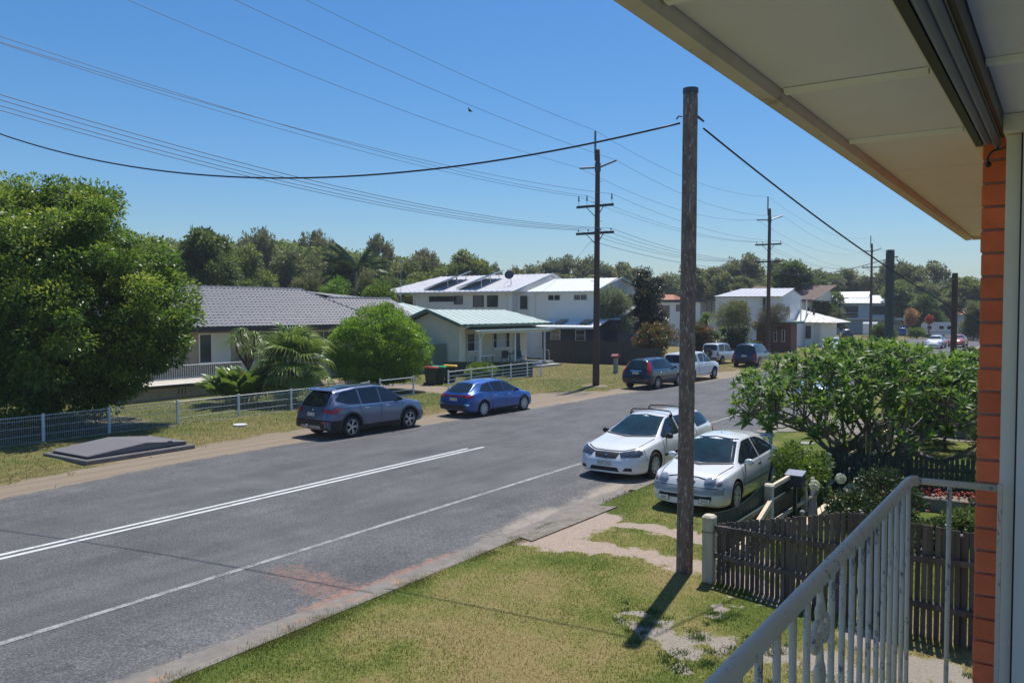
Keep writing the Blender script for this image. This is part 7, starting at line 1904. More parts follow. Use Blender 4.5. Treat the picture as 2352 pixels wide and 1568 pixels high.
G_GREY = leafmat("grey_green", (.09, .12, .075), (.19, .235, .14), (.34, .38, .25), rough=.5, trans=.35)
G_PHOT = leafmat("red_tipped_green", (.03, .05, .015), (.11, .13, .045), (.55, .16, .055), rough=.35, trans=.3)
G_LIME = leafmat("lime_green", (.05, .10, .01), (.12, .21, .02), (.25, .34, .05), rough=.4, trans=.4)
G_PALM = leafmat("palm_green", (.05, .10, .015), (.13, .22, .035), (.32, .38, .11), rough=.35, trans=.35, spec=.5)
G_FRAN = leafmat("frangipani_green", (.04, .105, .018), (.10, .20, .032), (.21, .32, .06), rough=.4, trans=.5, spec=.42, nscale=3)
G_SALM = leafmat("salmon_leaf", (.25, .10, .04), (.45, .22, .10), (.6, .35, .18), rough=.5, trans=.3)

# ---- big spreading tree, left
bl = []
B0 = Vector(at(105, 30.6))
for (px, py, dd, r) in ((60, 520, 0, 1.5), (150, 512, 1, 1.5), (225, 545, -1, 1.5), (300, 610, .5, 1.4), (335, 665, 0, 1.2), (355, 735, -.5, 1.15), (0, 560, -1.5, 1.9), (120, 600, -2, 2.1), (230, 680, -2, 1.9), (320, 780, -.8, 1.3), (20, 720, -2.5, 2.1), (140, 760, -3, 2.0), (250, 820, -1.8, 1.4), (60, 850, -2.2, 1.5), (-60, 530, 0, 1.8), (-90, 650, -1, 2.1), (-120, 800, -1, 1.9), (180, 600, 2.2, 2.0), (60, 640, 2.5, 2.2), (280, 720, 1.8, 1.6), (150, 800, 1.5, 1.6), (-40, 860, 0, 1.4), (200, 885, -1, 1.0), (350, 800, 0, .95), (120, 462, .3, .9), (30, 455, .3, .9), (215, 480, .2, .7), (-30, 900, -2, 1.3), (60, 905, -2.6, 1.1), (150, 900, -2.4, 1.0), (240, 880, -1.6, 1.0), (300, 850, -1, .9), (330, 700, -1.2, 1.4), (372, 690, .4, 1.0), (398, 735, .6, .7)):
    D_ = 30.6 + dd; p = Vector(at(px, D_)); z = CAMH + (715 - py) * D_ / 1900
    bl.append((p.x - B0.x, p.y - B0.y, z, r, r, r * .85))
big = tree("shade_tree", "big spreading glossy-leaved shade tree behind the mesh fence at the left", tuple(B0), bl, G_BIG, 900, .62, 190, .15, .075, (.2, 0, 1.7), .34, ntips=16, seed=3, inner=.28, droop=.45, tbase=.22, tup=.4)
# ---- clipped round bush
Bb = at(868, 42.5)
bl = [(0, 0, 2.45, 2.15, 2.15, 1.95), (-.9, .5, 2.2, 1.6, 1.6, 1.6), (1.0, -.6, 2.1, 1.55, 1.5, 1.5), (.1, .0, 3.2, 1.35, 1.35, 1.35), (.9, .3, 1.6, 1.6, 1.6, 1.1), (-1.0, -.2, 1.6, 1.5, 1.5, 1.1)]
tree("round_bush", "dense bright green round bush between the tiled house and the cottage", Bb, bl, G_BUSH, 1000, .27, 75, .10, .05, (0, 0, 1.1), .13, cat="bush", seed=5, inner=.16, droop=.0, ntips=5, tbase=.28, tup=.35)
# ---- fan palm
def fan_leaf(seed, R=1.05, nseg=30):
    g_ = random.Random(seed); mb = MB(); 
    for i in range(nseg):
        a0 = rad(-150 + 300 * i / nseg); a1 = rad(-150 + 300 * (i + 1) / nseg); am = (a0 + a1) / 2
        L = R * (.75 + .25 * math.cos(am * .55)) * g_.uniform(.92, 1.05)
        def pt(a, r, up): return (r * math.cos(a), r * math.sin(a), up - .10 * r * r - max(0, r - R * .62) ** 2 * g_.uniform(2.2, 4.2))
        c = (0, 0, 0); k = len(mb.v)
        mb.v += [c, pt(a0, L * .55, .0), pt(am, L * .55, .035), pt(a1, L * .55, .0), pt(am - .02, L * .82, .0), pt(am + .02, L * .82, 0), pt(am, L, -.02 - g_.uniform(0, .1))]
        mb.f += [(k, k + 1, k + 2), (k, k + 2, k + 3), (k + 1, k + 4, k + 5, k + 2), (k + 2, k + 5, k + 3), (k + 4, k + 6, k + 5)]
    me = mb.mesh("fan_blade", G_PALM); a = me.attributes.new("tint", 'FLOAT', 'FACE'); n = len(me.polygons)
    a.data.foreach_set("value", np.clip(np.repeat(rng.normal(.5, .12, nseg), 5)[:n] + np.tile([0, 0, .15, .15, .35], nseg)[:n], 0, 1).astype(np.float32))
    return me
fm = [fan_leaf(i) for i in range(4)]
pb = at(668, 37.0); fp_ = thing("fan_palm", "fan palm with drooping fringed leaves between the mesh fence and the tiled house", "palm", pb)
mb = MB(); knobbly(mb, (0, 0, -.1), (.05, .0, 1.75), .22, .17, 12, 16, .08); mb.build("trunk", BARK, fp_)
for k in range(34):
    a = k * 2.399; el = rad(84 - k * 3.4); Lp = 1.0 + .25 * random.random()
    d = Vector((math.cos(a) * math.cos(el), math.sin(a) * math.cos(el), math.sin(el)))
    tip = Vector((.05, 0, 1.75)) + d * Lp - Vector((0, 0, .25 * (1 - math.sin(el))))
    f_ = MB().tube([(.05, 0, 1.7), tuple(Vector((.05, 0, 1.75)) + d * Lp * .5 + Vector((0, 0, .06))), tuple(tip)], [.022, .016, .012], 5).build("frond_stalk", G_PALM, fp_)
    o_ = link("fan_blade", fm[k % 4], f_); o_.location = tip
    x = (d + Vector((0, 0, -.35))).normalized(); z = Vector((0, 0, 1)); y = z.cross(x).normalized(); z = x.cross(y)
    mt = Matrix((x, y, z)).transposed().to_4x4(); mt = mt @ Matrix.Rotation(random.uniform(-.3, .3), 4, 'X'); mt.translation = tip; o_.matrix_local = mt; s = random.uniform(.85, 1.15); o_.scale = (s, s, s)
# ---- strap-leaf heads (pony tail palm, yuccas, agapanthus)
def straps(C, n, L, w, up=(.2, 1.2), droop=1.0, seg=4, seed=0):
    g_ = np.random.default_rng(seed); a = g_.uniform(0, 2 * np.pi, n); el = g_.uniform(up[0], up[1], n); l = L * g_.uniform(.7, 1.15, n)
    t = np.linspace(0, 1, seg + 1)[None, :]
    h = (l[:, None] * t) * np.cos(el)[:, None]; z = (l[:, None] * t) * np.sin(el)[:, None] - droop * (t ** 2.2) * l[:, None] * .6
    x = C[0] + np.cos(a)[:, None] * h; y = C[1] + np.sin(a)[:, None] * h; zz = C[2] + z
    ww = w * (1 - t ** 2) * .5 + .002; sx = -np.sin(a)[:, None] * ww; sy = np.cos(a)[:, None] * ww
    A = np.stack([x + sx, y + sy, zz], -1); Bq = np.stack([x - sx, y - sy, zz], -1)
    V = np.stack([A, Bq], 2).reshape(-1, 3); m = (seg + 1) * 2
    F = []
    for s in range(seg): F.append(np.array([2 * s, 2 * s + 2, 2 * s + 3, 2 * s + 1])[None] + (np.arange(n) * m)[:, None])
    F = np.concatenate(F, 0)
    return V, F, n * seg
def strap_plant(name, label, base, heads, mat, cat="plant", trunk=None, group=None, bark=BARK, kindname="leaves", tm=.5):
    t = thing(name, label, cat, base, group=group); Vs = []; Fs = []; o = 0; nt_ = 0
    for i, (C, n, L, w, up, dr) in enumerate(heads):
        V, F, k = straps(C, n, L, w, up, dr, seed=i + 7); Vs.append(V); Fs.append(F + o); o += len(V); nt_ += k
    link(kindname, numesh(kindname, np.concatenate(Vs), np.concatenate(Fs), mat, False, rng.normal(tm, .18, nt_)), t)['kind'] = 'stuff'
    if trunk:
        mb = MB()
        for pts, r in trunk: mb.tube(pts, r, 7)
        mb.build("trunk", bark, t, smooth=True)
    return t
hp_ = [((-.5, .3, 2.75), 230, .95, .028, (.1, 1.4), 1.25), ((.35, -.2, 2.9), 230, .95, .028, (.1, 1.4), 1.25), ((.0, .4, 3.1), 200, .9, .028, (.1, 1.4), 1.2), ((-.2, -.4, 2.3), 170, .85, .028, (.1, 1.3), 1.2), ((.7, .3, 2.35), 170, .85, .028, (.1, 1.3), 1.2)]
strap_plant("ponytail_palm", "palm with shaggy grass-like heads left of the fan palm", at(566, 40.3), hp_, G_PALM, "palm", [([(0, 0, -.1), (0, 0, .8), (.1, 0, 1.4)], [.2, .12, .09])] + [([(.1, 0, 1.4), (h[0][0] * .7, h[0][1] * .7, h[0][2] - .6), h[0]], [.08, .06, .05]) for h in hp_])
# bird of paradise clump
bp = thing("bird_of_paradise", "spiky clump of bird of paradise with orange flowers behind the mesh fence", "plant", at(550, 36.6))
paddle = []
for j in range(3):
    mb = MB(); n = 8; L = 1.0; k = 0
    for i in range(n + 1):
        t = i / n; w = .0 if t < .38 else .085 * math.sin(min(1, (t - .38) / .62) * math.pi) ** .7; x = .55 * t ** 1.6; z = 1.0 * t - .25 * t ** 3
        mb.v += [(x, -w - .008, z + w * .3), (x, 0, z), (x, w + .008, z + w * .3)]
    for i in range(n): mb.f += [(3 * i, 3 * i + 1, 3 * i + 4, 3 * i + 3), (3 * i + 1, 3 * i + 2, 3 * i + 5, 3 * i + 4)]
    me = mb.mesh("paddle_leaf", G_PALM); a = me.attributes.new("tint", 'FLOAT', 'FACE'); a.data.foreach_set("value", np.clip(rng.normal(.32, .1, len(me.polygons)), 0, 1).astype(np.float32)); paddle.append(me)
for k in range(210):
    o_ = link("paddle_leaf", paddle[k % 3], bp); r = random.uniform(0, .95); a = random.uniform(0, 6.28); o_.location = (r * math.cos(a), r * math.sin(a), 0); s = random.uniform(1.3, 2.1)
    o_.rotation_euler = (random.uniform(-.15, .15), random.uniform(-.45, .35), a + random.uniform(-.6, .6)); o_.scale = (s, s, s)
for k in range(7):
    a = random.uniform(0, 6.28); x, y = random.uniform(.3, 1.1) * math.cos(a), random.uniform(.3, 1.1) * math.sin(a); z = random.uniform(1.0, 1.6)
    fb = MB().tube([(x * .7, y * .7, 0), (x, y, z)], .012, 5).prism([(x, y, z), (x + .13, y - .02, z + .12), (x + .05, y, z + .16)], (0, .03, 0)).prism([(x, y, z), (x - .03, y - .05, z + .17), (x + .03, y, z + .12)], (0, .03, 0)); fb.build("flower", M("orange_flower", (.62, .20, .06), .5, .15), bp)
# ---- cottage shrub and small bits
tree("small_shrub", "small yellow-green shrub behind the low green fence at the cottage veranda", at(1106, 51), [(0, 0, .55, 1.1, .8, .45)], G_LIME, 160, .16, 40, .11, .035, (0, 0, .2), .04, cat="bush", seed=8, ntips=3, inner=.3)

# ---- middle distance trees on the far side
def mid(name, label, px, ytop, D, wpx, mat, blobs=None, n=260, rc=.35, nl=55, l=.16, w=.07, r0=.12, seed=1, cat="tree", ybot=None, fork=.35, **kw):
    h = CAMH + (715 - ytop) * D / 1900; W_ = wpx * D / 1900 / 2; zb = 0 if ybot is None else max(0, CAMH + (715 - ybot) * D / 1900)
    g_ = random.Random(seed)
    if blobs is None:
        blobs = []; hh = h - zb
        for k in range(9):
            a = g_.uniform(0, 6.28); rr = g_.uniform(0, .62) * W_; zt = g_.uniform(.25, .78)
            blobs.append((rr * math.cos(a), rr * math.sin(a), zb + hh * zt, W_ * .45, W_ * .45, min(hh * .26, W_ * .5)))
        blobs.append((0, 0, h - hh * .2, W_ * .4, W_ * .4, hh * .2))
    return tree(name, label, at(px, D), blobs, mat, n, rc, nl, l, w, (0, 0, max(.3, zb + (h - zb) * fork * .6)), r0, cat=cat, seed=seed, **kw)
mid("grey_green_tree", "pale grey-green feathery tree right of the nearest power pole", 1408, 655, 70, 130, G_GREY, n=420, rc=.42, seed=21, ybot=800, l=.15, w=.05)
mid("magnolia_tree", "dark narrow tree with brownish leaf tips beside the pale feathery tree", 1482, 622, 73, 112, leafmat("magnolia_green", (.006, .016, .006), (.022, .036, .012), (.12, .085, .03), rough=.3, trans=.15, spec=.7), n=380, rc=.42, seed=22, ybot=815, l=.22, w=.1)
mid("red_tipped_hedge", "rounded shrub with red leaf tips at the end of the charcoal fence", 1502, 742, 66, 130, G_PHOT, n=420, rc=.3, seed=23, ybot=836, l=.13, w=.06, cat="bush")
mid("red_tipped_hedge", "red tipped shrub just right of the near timber pole, behind the white ute", 1606, 742, 70, 86, G_PHOT, n=300, rc=.3, seed=24, ybot=838, l=.13, w=.06, cat="bush")
mid("olive_shrub_tree", "tall olive green feathery shrub left of the second power pole", 1694, 688, 84, 110, G_OLIVE, n=380, rc=.42, seed=25, ybot=800, l=.16, w=.05)
mid("white_flower_bush", "dark bush flecked with white flowers behind the white 4x4", 1690, 742, 80, 90, leafmat("flecked_green", (.015, .03, .01), (.06, .085, .03), (.5, .5, .42), rough=.4, trans=.2), n=260, rc=.32, seed=26, ybot=825, cat="bush", tbase=.18)
mid("wattle_tree", "thin brownish feathery tree around the foot of the second power pole", 1768, 698, 83, 86, leafmat("wattle_brown", (.05, .045, .025), (.13, .12, .065), (.24, .22, .12), rough=.6, trans=.25), n=220, rc=.4, seed=27, ybot=800, l=.14, w=.04)
mid("low_shrub", "low yellow-green shrub left of the small brick building", 1735, 786, 82, 50, G_LIME, n=110, rc=.25, seed=28, ybot=822, cat="bush")
mid("broad_shrub", "green shrub in front of the balcony house", 1916, 702, 150, 80, G_GUM, n=260, rc=.55, seed=29, ybot=770, l=.25, w=.11, cat="bush")
mid("conifer_bush", "dark dome shaped bush in front of the balcony house driveway", 2030, 745, 92, 62, G_DARK, n=220, rc=.4, seed=30, ybot=800, cat="bush")
mid("magnolia_tree", "dark glossy tree behind the street sign at the far corner", 2130, 678, 138, 92, G_DARK, n=420, rc=.6, seed=31, ybot=770, l=.3, w=.13)
mid("salmon_shrub", "salmon pink leaved tree top beside the street sign", 2092, 712, 134, 34, G_SALM, n=90, rc=.55, seed=32, ybot=750, l=.2, w=.1)
mid("red_flower_shrub", "shrub with a red flowering top right of the dark corner tree", 2134, 722, 130, 16, leafmat("red_bloom", (.3, .03, .02), (.5, .06, .03), (.6, .12, .05), trans=.2), n=16, rc=.35, seed=33, ybot=750, l=.2, w=.12)
mid("corner_tree", "loose olive tree behind the caravan at the far corner", 2196, 660, 165, 90, G_OLIVE, n=300, rc=.7, seed=34, ybot=770, l=.3, w=.13)
mid("corner_tree", "green tree between the last timber pole and the brick pier", 2236, 690, 120, 76, G_GUM, n=300, rc=.6, seed=35, ybot=800, l=.26, w=.1)
mid("corner_shrub", "low green shrubs at the foot of the caravan", 2106, 755, 128, 40, G_LIME, n=120, rc=.4, seed=36, ybot=772, cat="bush", l=.2)
mid("garden_tree", "dark leafy shrub just left of the brick pier above the frangipani", 2236, 800, 40, 70, G_DARK, n=240, rc=.25, seed=37, ybot=900, cat="bush", l=.13)
strap_plant("yucca", "bright green spiky yucca behind the red tipped shrub, right of the near timber pole", at(1622, 86), [((0, 0, 3.4), 150, 1.4, .12, (-.1, 1.4), .7), ((.6, .6, 3.0), 100, 1.2, .12, (-.1, 1.4), .7)], G_LIME, "palm", [([(0, 0, 0), (0, 0, 3.4)], [.15, .12])])
strap_plant("yucca", "lower dark green spiky palm left of the olive shrub", at(1662, 80), [((0, 0, 2.1), 170, 1.5, .11, (-.2, 1.3), .8), ((-.7, .5, 1.6), 120, 1.3, .11, (-.2, 1.3), .8), ((.8, 0, 1.5), 120, 1.3, .11, (-.2, 1.3), .8)], G_PALM, "palm", [([(0, 0, 0), (0, 0, 2.1)], [.15, .12])])
mid("orchard_tree", "bright green low tree behind the far end of the tiled roof", 868, 642, 66, 110, G_LIME, n=260, rc=.45, seed=41, ybot=760)
mid("orchard_tree", "yellow-green feathery tree right of the tall palm", 845, 618, 80, 70, G_OLIVE, n=220, rc=.5, seed=42, ybot=740)
mid("orchard_tree", "green tree with pale blossom left of the tall palm, above the tiled roof", 780, 640, 70, 110, G_BUSH, n=260, rc=.45, seed=43, ybot=760, tbase=.1)
mid("orchard_tree", "dark green tree directly above the middle of the tiled roof ridge", 720, 618, 84, 100, G_GUM, n=280, rc=.5, seed=44, ybot=740)
strap_plant("banana_plant", "broad pale leaves poking above the tiled roof ridge", at(672, 62), [((0, 0, 4.4), 14, 2.0, .45, (.7, 1.4), .7), ((1.2, .4, 3.8), 12, 1.8, .42, (.6, 1.4), .7)], G_LIME, "plant", [([(0, 0, 0), (0, 0, 4.3)], [.15, .1])], tm=.9)

# ---- tall feather palm
tp = thing("feather_palm", "tall windswept feather palm above the tiled roof against the sky", "palm", at(824, 84))
mb = MB(); knobbly(mb, (0, 0, 0), (-.2, .1, 8.2), .27, .2, 12, 24, .05); mb.build("trunk", GUMB, tp, smooth=True)
def pinnate(seed):
    g_ = random.Random(seed); mb = MB(); n = 52; L = 3.8
    def sp_(t): return Vector((L * t * (1 - .12 * t), 0, .9 * t - 1.5 * t * t))
    for i in range(8): mb.tube([sp_(i / 8), sp_((i + 1) / 8)], [.04 * (1 - i / 9), .04 * (1 - (i + 1) / 9)], 4)
    for i in range(n):
        t = .12 + .88 * i / n; p = sp_(t)
        for s in (-1, 1):
            ll = .95 * math.sin(math.pi * min(1, t * .9 + .08)) ** .6 * g_.uniform(.8, 1.1) + .15; q = p + Vector((ll * .45, s * ll * .62, -ll * g_.uniform(.35, .75)))
            w = Vector((.085, 0, .015)); m_ = p.lerp(q, .5) + Vector((0, 0, .08)); mb.add([p - w * .4, m_ - w, q, m_ + w], [(0, 1, 2, 3)])
    return mb.mesh("frond", leafmat("feather_green", (.04, .08, .025), (.11, .16, .055), (.30, .33, .16), rough=.35, trans=.35, spec=.6))
pm = [pinnate(i) for i in range(3)]
fr_dirs = [(200, 68), (170, 80), (20, 82), (215, 45), (190, 38), (230, 20), (160, 10), (185, 5), (250, 30), (140, 30), (20, 35), (350, 20), (40, 10), (330, 5), (300, 25), (90, 30), (120, 55), (60, 55), (210, -12), (170, -15), (10, -10)]
for k, (az, el) in enumerate(fr_dirs):
    o_ = link("frond", pm[k % 3], tp); o_.location = (-.2, .1, 8.25); s = random.uniform(.85, 1.08)
    o_.rotation_euler = (random.uniform(-.3, .3), -rad(el) * .8, rad(az - 56)); o_.scale = (s, s, s)

# ---- eucalypt belt: a few crowns, many individuals
def gum_proto(seed, umbrella, mat):
    g_ = random.Random(seed); bl = []
    n = 16 if umbrella else 13
    for k in range(n):
        a = g_.uniform(0, 6.28); rr = g_.uniform(.1, 1) ** .6 * 3.6
        z = (8.6 + g_.uniform(-.9, 1.3) - .10 * rr * rr) if umbrella else g_.uniform(3.0, 9.4)
        if not umbrella: rr *= math.sqrt(max(.15, 1 - ((z - 5.2) / 5.2) ** 2))
        r = g_.uniform(.75, 1.25) * (1 if umbrella else 1.35); bl.append((rr * math.cos(a), rr * math.sin(a), z, r, r, r * (.55 if umbrella else .8)))
    return bl
protos = []
for i, (um, mt_, nc, rc_, nm) in enumerate(((True, G_GUM, 250, .42, "gum_tree"), (False, G_GUM, 420, .55, "gum_tree"), (False, G_DARK, 520, .55, "dense_tree"), (True, leafmat("gum_brown", (.075, .085, .04), (.17, .18, .08), (.29, .275, .14), trans=.4), 200, .40, "gum_tree"), (False, G_OLIVE, 420, .5, "bushy_tree"), (False, leafmat("mid_green", (.06, .095, .025), (.15, .205, .05), (.28, .32, .09), trans=.48), 480, .55, "bushy_tree"))):
    protos.append((nm, gum_proto(60 + i, um, mt_), mt_, nc, rc_, um))
gt_list = [  # px, top y, distance, crown width px, proto, what sets it apart
    (452, 541, 74, 150, 2, "dense dark tree directly behind the right edge of the big shade tree"), (520, 556, 80, 130, 2, "dark tree above the left end of the tiled roof"), (585, 528, 128, 96, 0, "umbrella topped gum standing above the dark trees, left of the feather palm"),
    (590, 578, 90, 120, 5, "green tree below the umbrella topped gum"), (648, 565, 105, 110, 1, "gum tree above the tiled roof ridge, left of centre"), (700, 570, 112, 100, 1, "gum tree above the right end of the tiled roof ridge"), (722, 540, 135, 84, 3, "thin brown topped gum, left of the feather palm"),
    (765, 575, 118, 90, 1, "gum tree just left of the feather palm"), (750, 556, 140, 60, 0, "sparse gum crown rising behind the thin brown gum"), (845, 590, 108, 110, 5, "green tree just right of the feather palm"), (882, 549, 132, 74, 3, "gum with a ragged brown top right of the feather palm"), (905, 590, 110, 110, 1, "gum tree left of the white house roof"),
    (955, 582, 132, 100, 3, "brownish gum above the left end of the white house roof"), (1005, 598, 140, 110, 1, "gum tree above the left solar array"), (1062, 589, 128, 112, 5, "bright green rounded tree above the right solar array"), (1105, 606, 150, 70, 1, "small gum above the satellite dish"), (1128, 604, 160, 46, 0, "small sparse gum right of the satellite dish"),
    (1215, 612, 170, 90, 0, "low umbrella gum above the front wing of the white house"), (1262, 596, 175, 100, 0, "umbrella gum left of the nearest power pole"), (1322, 588, 172, 96, 0, "tallest umbrella gum behind the white front wing roof"), (1300, 625, 165, 130, 1, "gum mass below the umbrella gums left of the nearest pole"), (1400, 606, 176, 100, 0, "umbrella gum just right of the nearest power pole"),
    (1390, 636, 165, 130, 4, "olive tree behind the pale feathery tree"), (1448, 607, 180, 90, 0, "umbrella gum above the dark narrow tree"), (1500, 626, 184, 90, 1, "gum right of the dark narrow tree"), (1548, 630, 190, 90, 1, "gum just left of the near timber pole"), (1618, 600, 150, 100, 1, "gum just right of the near timber pole"), (1668, 606, 158, 100, 4, "olive gum left of the second power pole"),
    (1702, 586, 160, 100, 0, "umbrella gum touching the second power pole from the left"), (1735, 625, 150, 90, 1, "gum behind the second power pole"), (1796, 602, 170, 60, 3, "thin bare looking gum right of the second power pole"), (1832, 612, 122, 132, 2, "big clumpy dark fig behind the brown roof house"), (1905, 610, 176, 100, 1, "gum above the gable of the brown roof house"),
    (1955, 612, 180, 110, 1, "gum above the balcony house, left part"), (2005, 612, 180, 90, 1, "gum behind the third power pole"), (2040, 600, 172, 70, 0, "umbrella gum behind the grey pole in the frangipani"), (2085, 650, 150, 90, 5, "green tree right of the grey pole in the frangipani"), (2118, 604, 168, 110, 0, "tall umbrella gum right of the grey pole"),
    (2110, 640, 160, 120, 1, "gum mass below the tall umbrella gum on the right"), (2180, 640, 175, 90, 4, "olive tree around the farthest power pole"), (2225, 644, 160, 90, 5, "green tree right of the last timber pole"), (1160, 635, 168, 90, 1, "low gum behind the main white roof"),
    (330, 560, 90, 150, 5, "green tree hidden behind the big shade tree"), (980, 636, 100, 110, 5, "low green tree touching the left eave of the white house"), (930, 650, 90, 90, 2, "dark low tree left of the white house upper deck")]
src = {}
for i, (px, ty, D, wpx, pi, lab) in enumerate(gt_list):
    nm, bl, mt_, nc, rc_, um = protos[pi]
    H_ = CAMH + (715 - ty) * D / 1900; W_ = wpx * D / 1900
    lab = lab if len(lab.split()) <= 16 else lab
    if pi not in src:
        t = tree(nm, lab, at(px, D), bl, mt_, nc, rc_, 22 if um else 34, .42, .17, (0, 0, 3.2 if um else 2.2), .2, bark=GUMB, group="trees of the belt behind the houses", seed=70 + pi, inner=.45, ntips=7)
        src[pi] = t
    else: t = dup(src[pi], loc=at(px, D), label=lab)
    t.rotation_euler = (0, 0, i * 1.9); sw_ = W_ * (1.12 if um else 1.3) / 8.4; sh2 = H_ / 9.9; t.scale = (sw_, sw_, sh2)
# far-off wood behind everything, one mass
def wood(name, n, x0, x1, D0, D1, prof, seed, mat):
    px_ = rng.uniform(x0, x1, n); D = rng.uniform(D0, D1, n)
    yt = np.interp(px_, [p[0] for p in prof], [p[1] for p in prof]) + 26 * (fbm(px_ / 30., D * .12, seed, 4) - .5) * 2
    top_ = CAMH + (715 - yt) * D / 1900; z = top_ * rng.uniform(0, 1, n) ** .4
    a = (px_ - 1176) / 1900 * D; C = np.stack([D * _c + a * _s, D * _s - a * _c, z], -1)
    me = leafmesh(name, C, nrm(rng.normal(0, 1, (n, 3))), rng.uniform(.45, .95, n), rng.uniform(.25, .5, n), mat, .3 + .4 * vnoise(px_ / 11., z * .9 + D, seed + 3) + rng.normal(0, .13, n))
    tag(link(name, me), kind='stuff')
wood("far_wood", 120000, -500, 2750, 190, 240, [(-500, 600), (700, 604), (1000, 626), (1180, 648), (1260, 634), (1450, 640), (1650, 638), (1900, 640), (2120, 640), (2250, 655), (2700, 660)], 90, G_GUM)
wood("middle_wood", 80000, -300, 1080, 128, 165, [(-300, 585), (440, 558), (640, 566), (780, 580), (900, 596), (960, 610), (1040, 625), (1080, 650)], 95, MATS["mid_green"])
# hidden screen of garden planting to the left, beyond the big tree
mid("garden_shrub", "dark shrubs low behind the big shade tree at the left edge", -20, 800, 42, 260, G_DARK, n=300, rc=.4, seed=51, ybot=930, cat="bush")

# ---- frangipani: candelabra branches, rosettes of large leaves
FC = Vector((22.6, 4.15, .1)); fr_t = thing("frangipani_tree", "wide frangipani tree with bare forking stems overhanging the old white hatchback", "tree", FC)
g_ = np.random.default_rng(5)
NT = 860; tips = []
while len(tips) < NT:
    a = g_.uniform(0, 6.283); r = 3.35 * math.sqrt(g_.uniform(0, 1)); x, y = r * math.cos(a), r * math.sin(a) * 1.03
    top = 3.42 - .105 * r * r + .22 * (float(fbm(x * .9 + 9, y * .9, 40)) - .5) * 2
    z = top - (g_.uniform(0, 1) ** 1.6) * (2.0 if x < 0 else 1.3)
    if z < 1.15 or z > 3.75: continue
    tips.append((x, y, z))
tips = np.array(tips)
def kmeans(P, k, it=8):
    C = P[g_.choice(len(P), k, replace=False)]
    for _ in range(it):
        d = np.linalg.norm(P[:, None] - C[None], axis=2); l = d.argmin(1)
        for j in range(k):
            if (l == j).any(): C[j] = P[l == j].mean(0)
    return C, l
fork0 = [Vector((-.1, .35, .0)), Vector((.25, -.55, .0)), Vector((.1, -.35, .0))]
C1, l1 = kmeans(tips, 110); C2, l2 = kmeans(C1, 34); C3, l3 = kmeans(C2, 9)
def node(c, f, dz): return Vector((c[0] * f, c[1] * f, max(.4, c[2] - dz)))
n1 = [node(c, .97, .28) for c in C1]; n2 = [node(c, .84, .75) for c in C2]; n3 = [node(c, .5, 1.45) for c in C3]
bk = MB()
def branch(a, b, ra, rb):
    a = Vector(a); b = Vector(b); m_ = a.lerp(b, .5); m_.z -= .06 * (b - a).length; m_ += Vector((random.uniform(-1, 1), random.uniform(-1, 1), 0)) * .05 * (b - a).length
    bk.tube([a, m_, b], [ra, (ra + rb) / 2, rb], 7)
for i, c in enumerate(n3):
    b0 = min(fork0, key=lambda q: (q.xy - c.xy).length); m_ = b0.lerp(c, .4); m_.z = max(m_.z, .55)
    bk.tube([b0 - Vector((0, 0, .1)), b0 + Vector((0, 0, .25)), m_, c], [.13, .11, .085, .065], 9)
for i, c in enumerate(n2): branch(n3[l3[i]], c, .048, .034)
for i, c in enumerate(n1): branch(n2[l2[i]], c, .028, .021)
for i, c in enumerate(tips): branch(n1[l1[i]], Vector(c), .014, .011)
bk.build("trunk", M("frangipani_bark", (.165, .145, .12), .75, .25, 6, bump=.3), fr_t, smooth=True)
def fleaf(L, W, bend):
    mb = MB(); n = 6
    for i in range(n + 1):
        t = i / n; w = W * .5 * math.sin(math.pi * min(1, .04 + t * .96) ** .85) ** .8 if 0 < i < n else .004
        x = L * t; z = .12 * L * t - bend * L * t * t
        mb.v += [(x, -w, z + w * .28), (x, 0, z), (x, w, z + w * .28)]
    for i in range(n): mb.f += [(3 * i, 3 * i + 1, 3 * i + 4, 3 * i + 3), (3 * i + 1, 3 * i + 2, 3 * i + 5, 3 * i + 4)]
    return mb
protoL = [fleaf(.30, .082, b) for b in (.12, .3, .5, .2)]
meshes = []
for p_ in protoL:
    for tv_ in (.25, .5, .8):
        me = p_.mesh("leaf", G_FRAN, True); a_ = me.attributes.new("tint", 'FLOAT', 'FACE'); a_.data.foreach_set("value", np.full(len(me.polygons), tv_, dtype=np.float32)); meshes.append(me)
Ls = []
for ti, c in enumerate(tips):
    ax = (Vector(c) - n1[l1[ti]]).normalized(); ax = (ax + Vector((0, 0, .8))).normalized(); nl = random.randint(9, 12); ph = random.uniform(0, 6.28)
    for k in range(nl):
        a = ph + k * 2.399; el = rad(random.uniform(2, 30) + 55 * (k / nl)); s = random.uniform(.7, 1.15) * (1 - .35 * k / nl)
        e1 = ax.orthogonal().normalized(); e2 = ax.cross(e1); out_ = (e1 * math.cos(a) + e2 * math.sin(a)); d = (out_ * math.cos(el) + ax * math.sin(el)).normalized()
        sd = ax.cross(d).normalized(); up = d.cross(sd)
        if up.dot(ax) < 0: up = -up; sd = -sd
        sd = up.cross(d)
        mt = Matrix((d * s, sd * s, up * s)).transposed().to_4x4(); mt.translation = Vector(c) - ax * .05 * (1 - k / nl)
        Ls.append((mt, random.randrange(12)))
camv = Vector((0, 0, CAMH)); Ls.sort(key=lambda q: ((q[0].translation + FC) - camv).length - .35 * q[0].translation.z)
V = []; F = []; T = []
arr = [(np.array(p_.v), p_.f) for p_ in protoL]
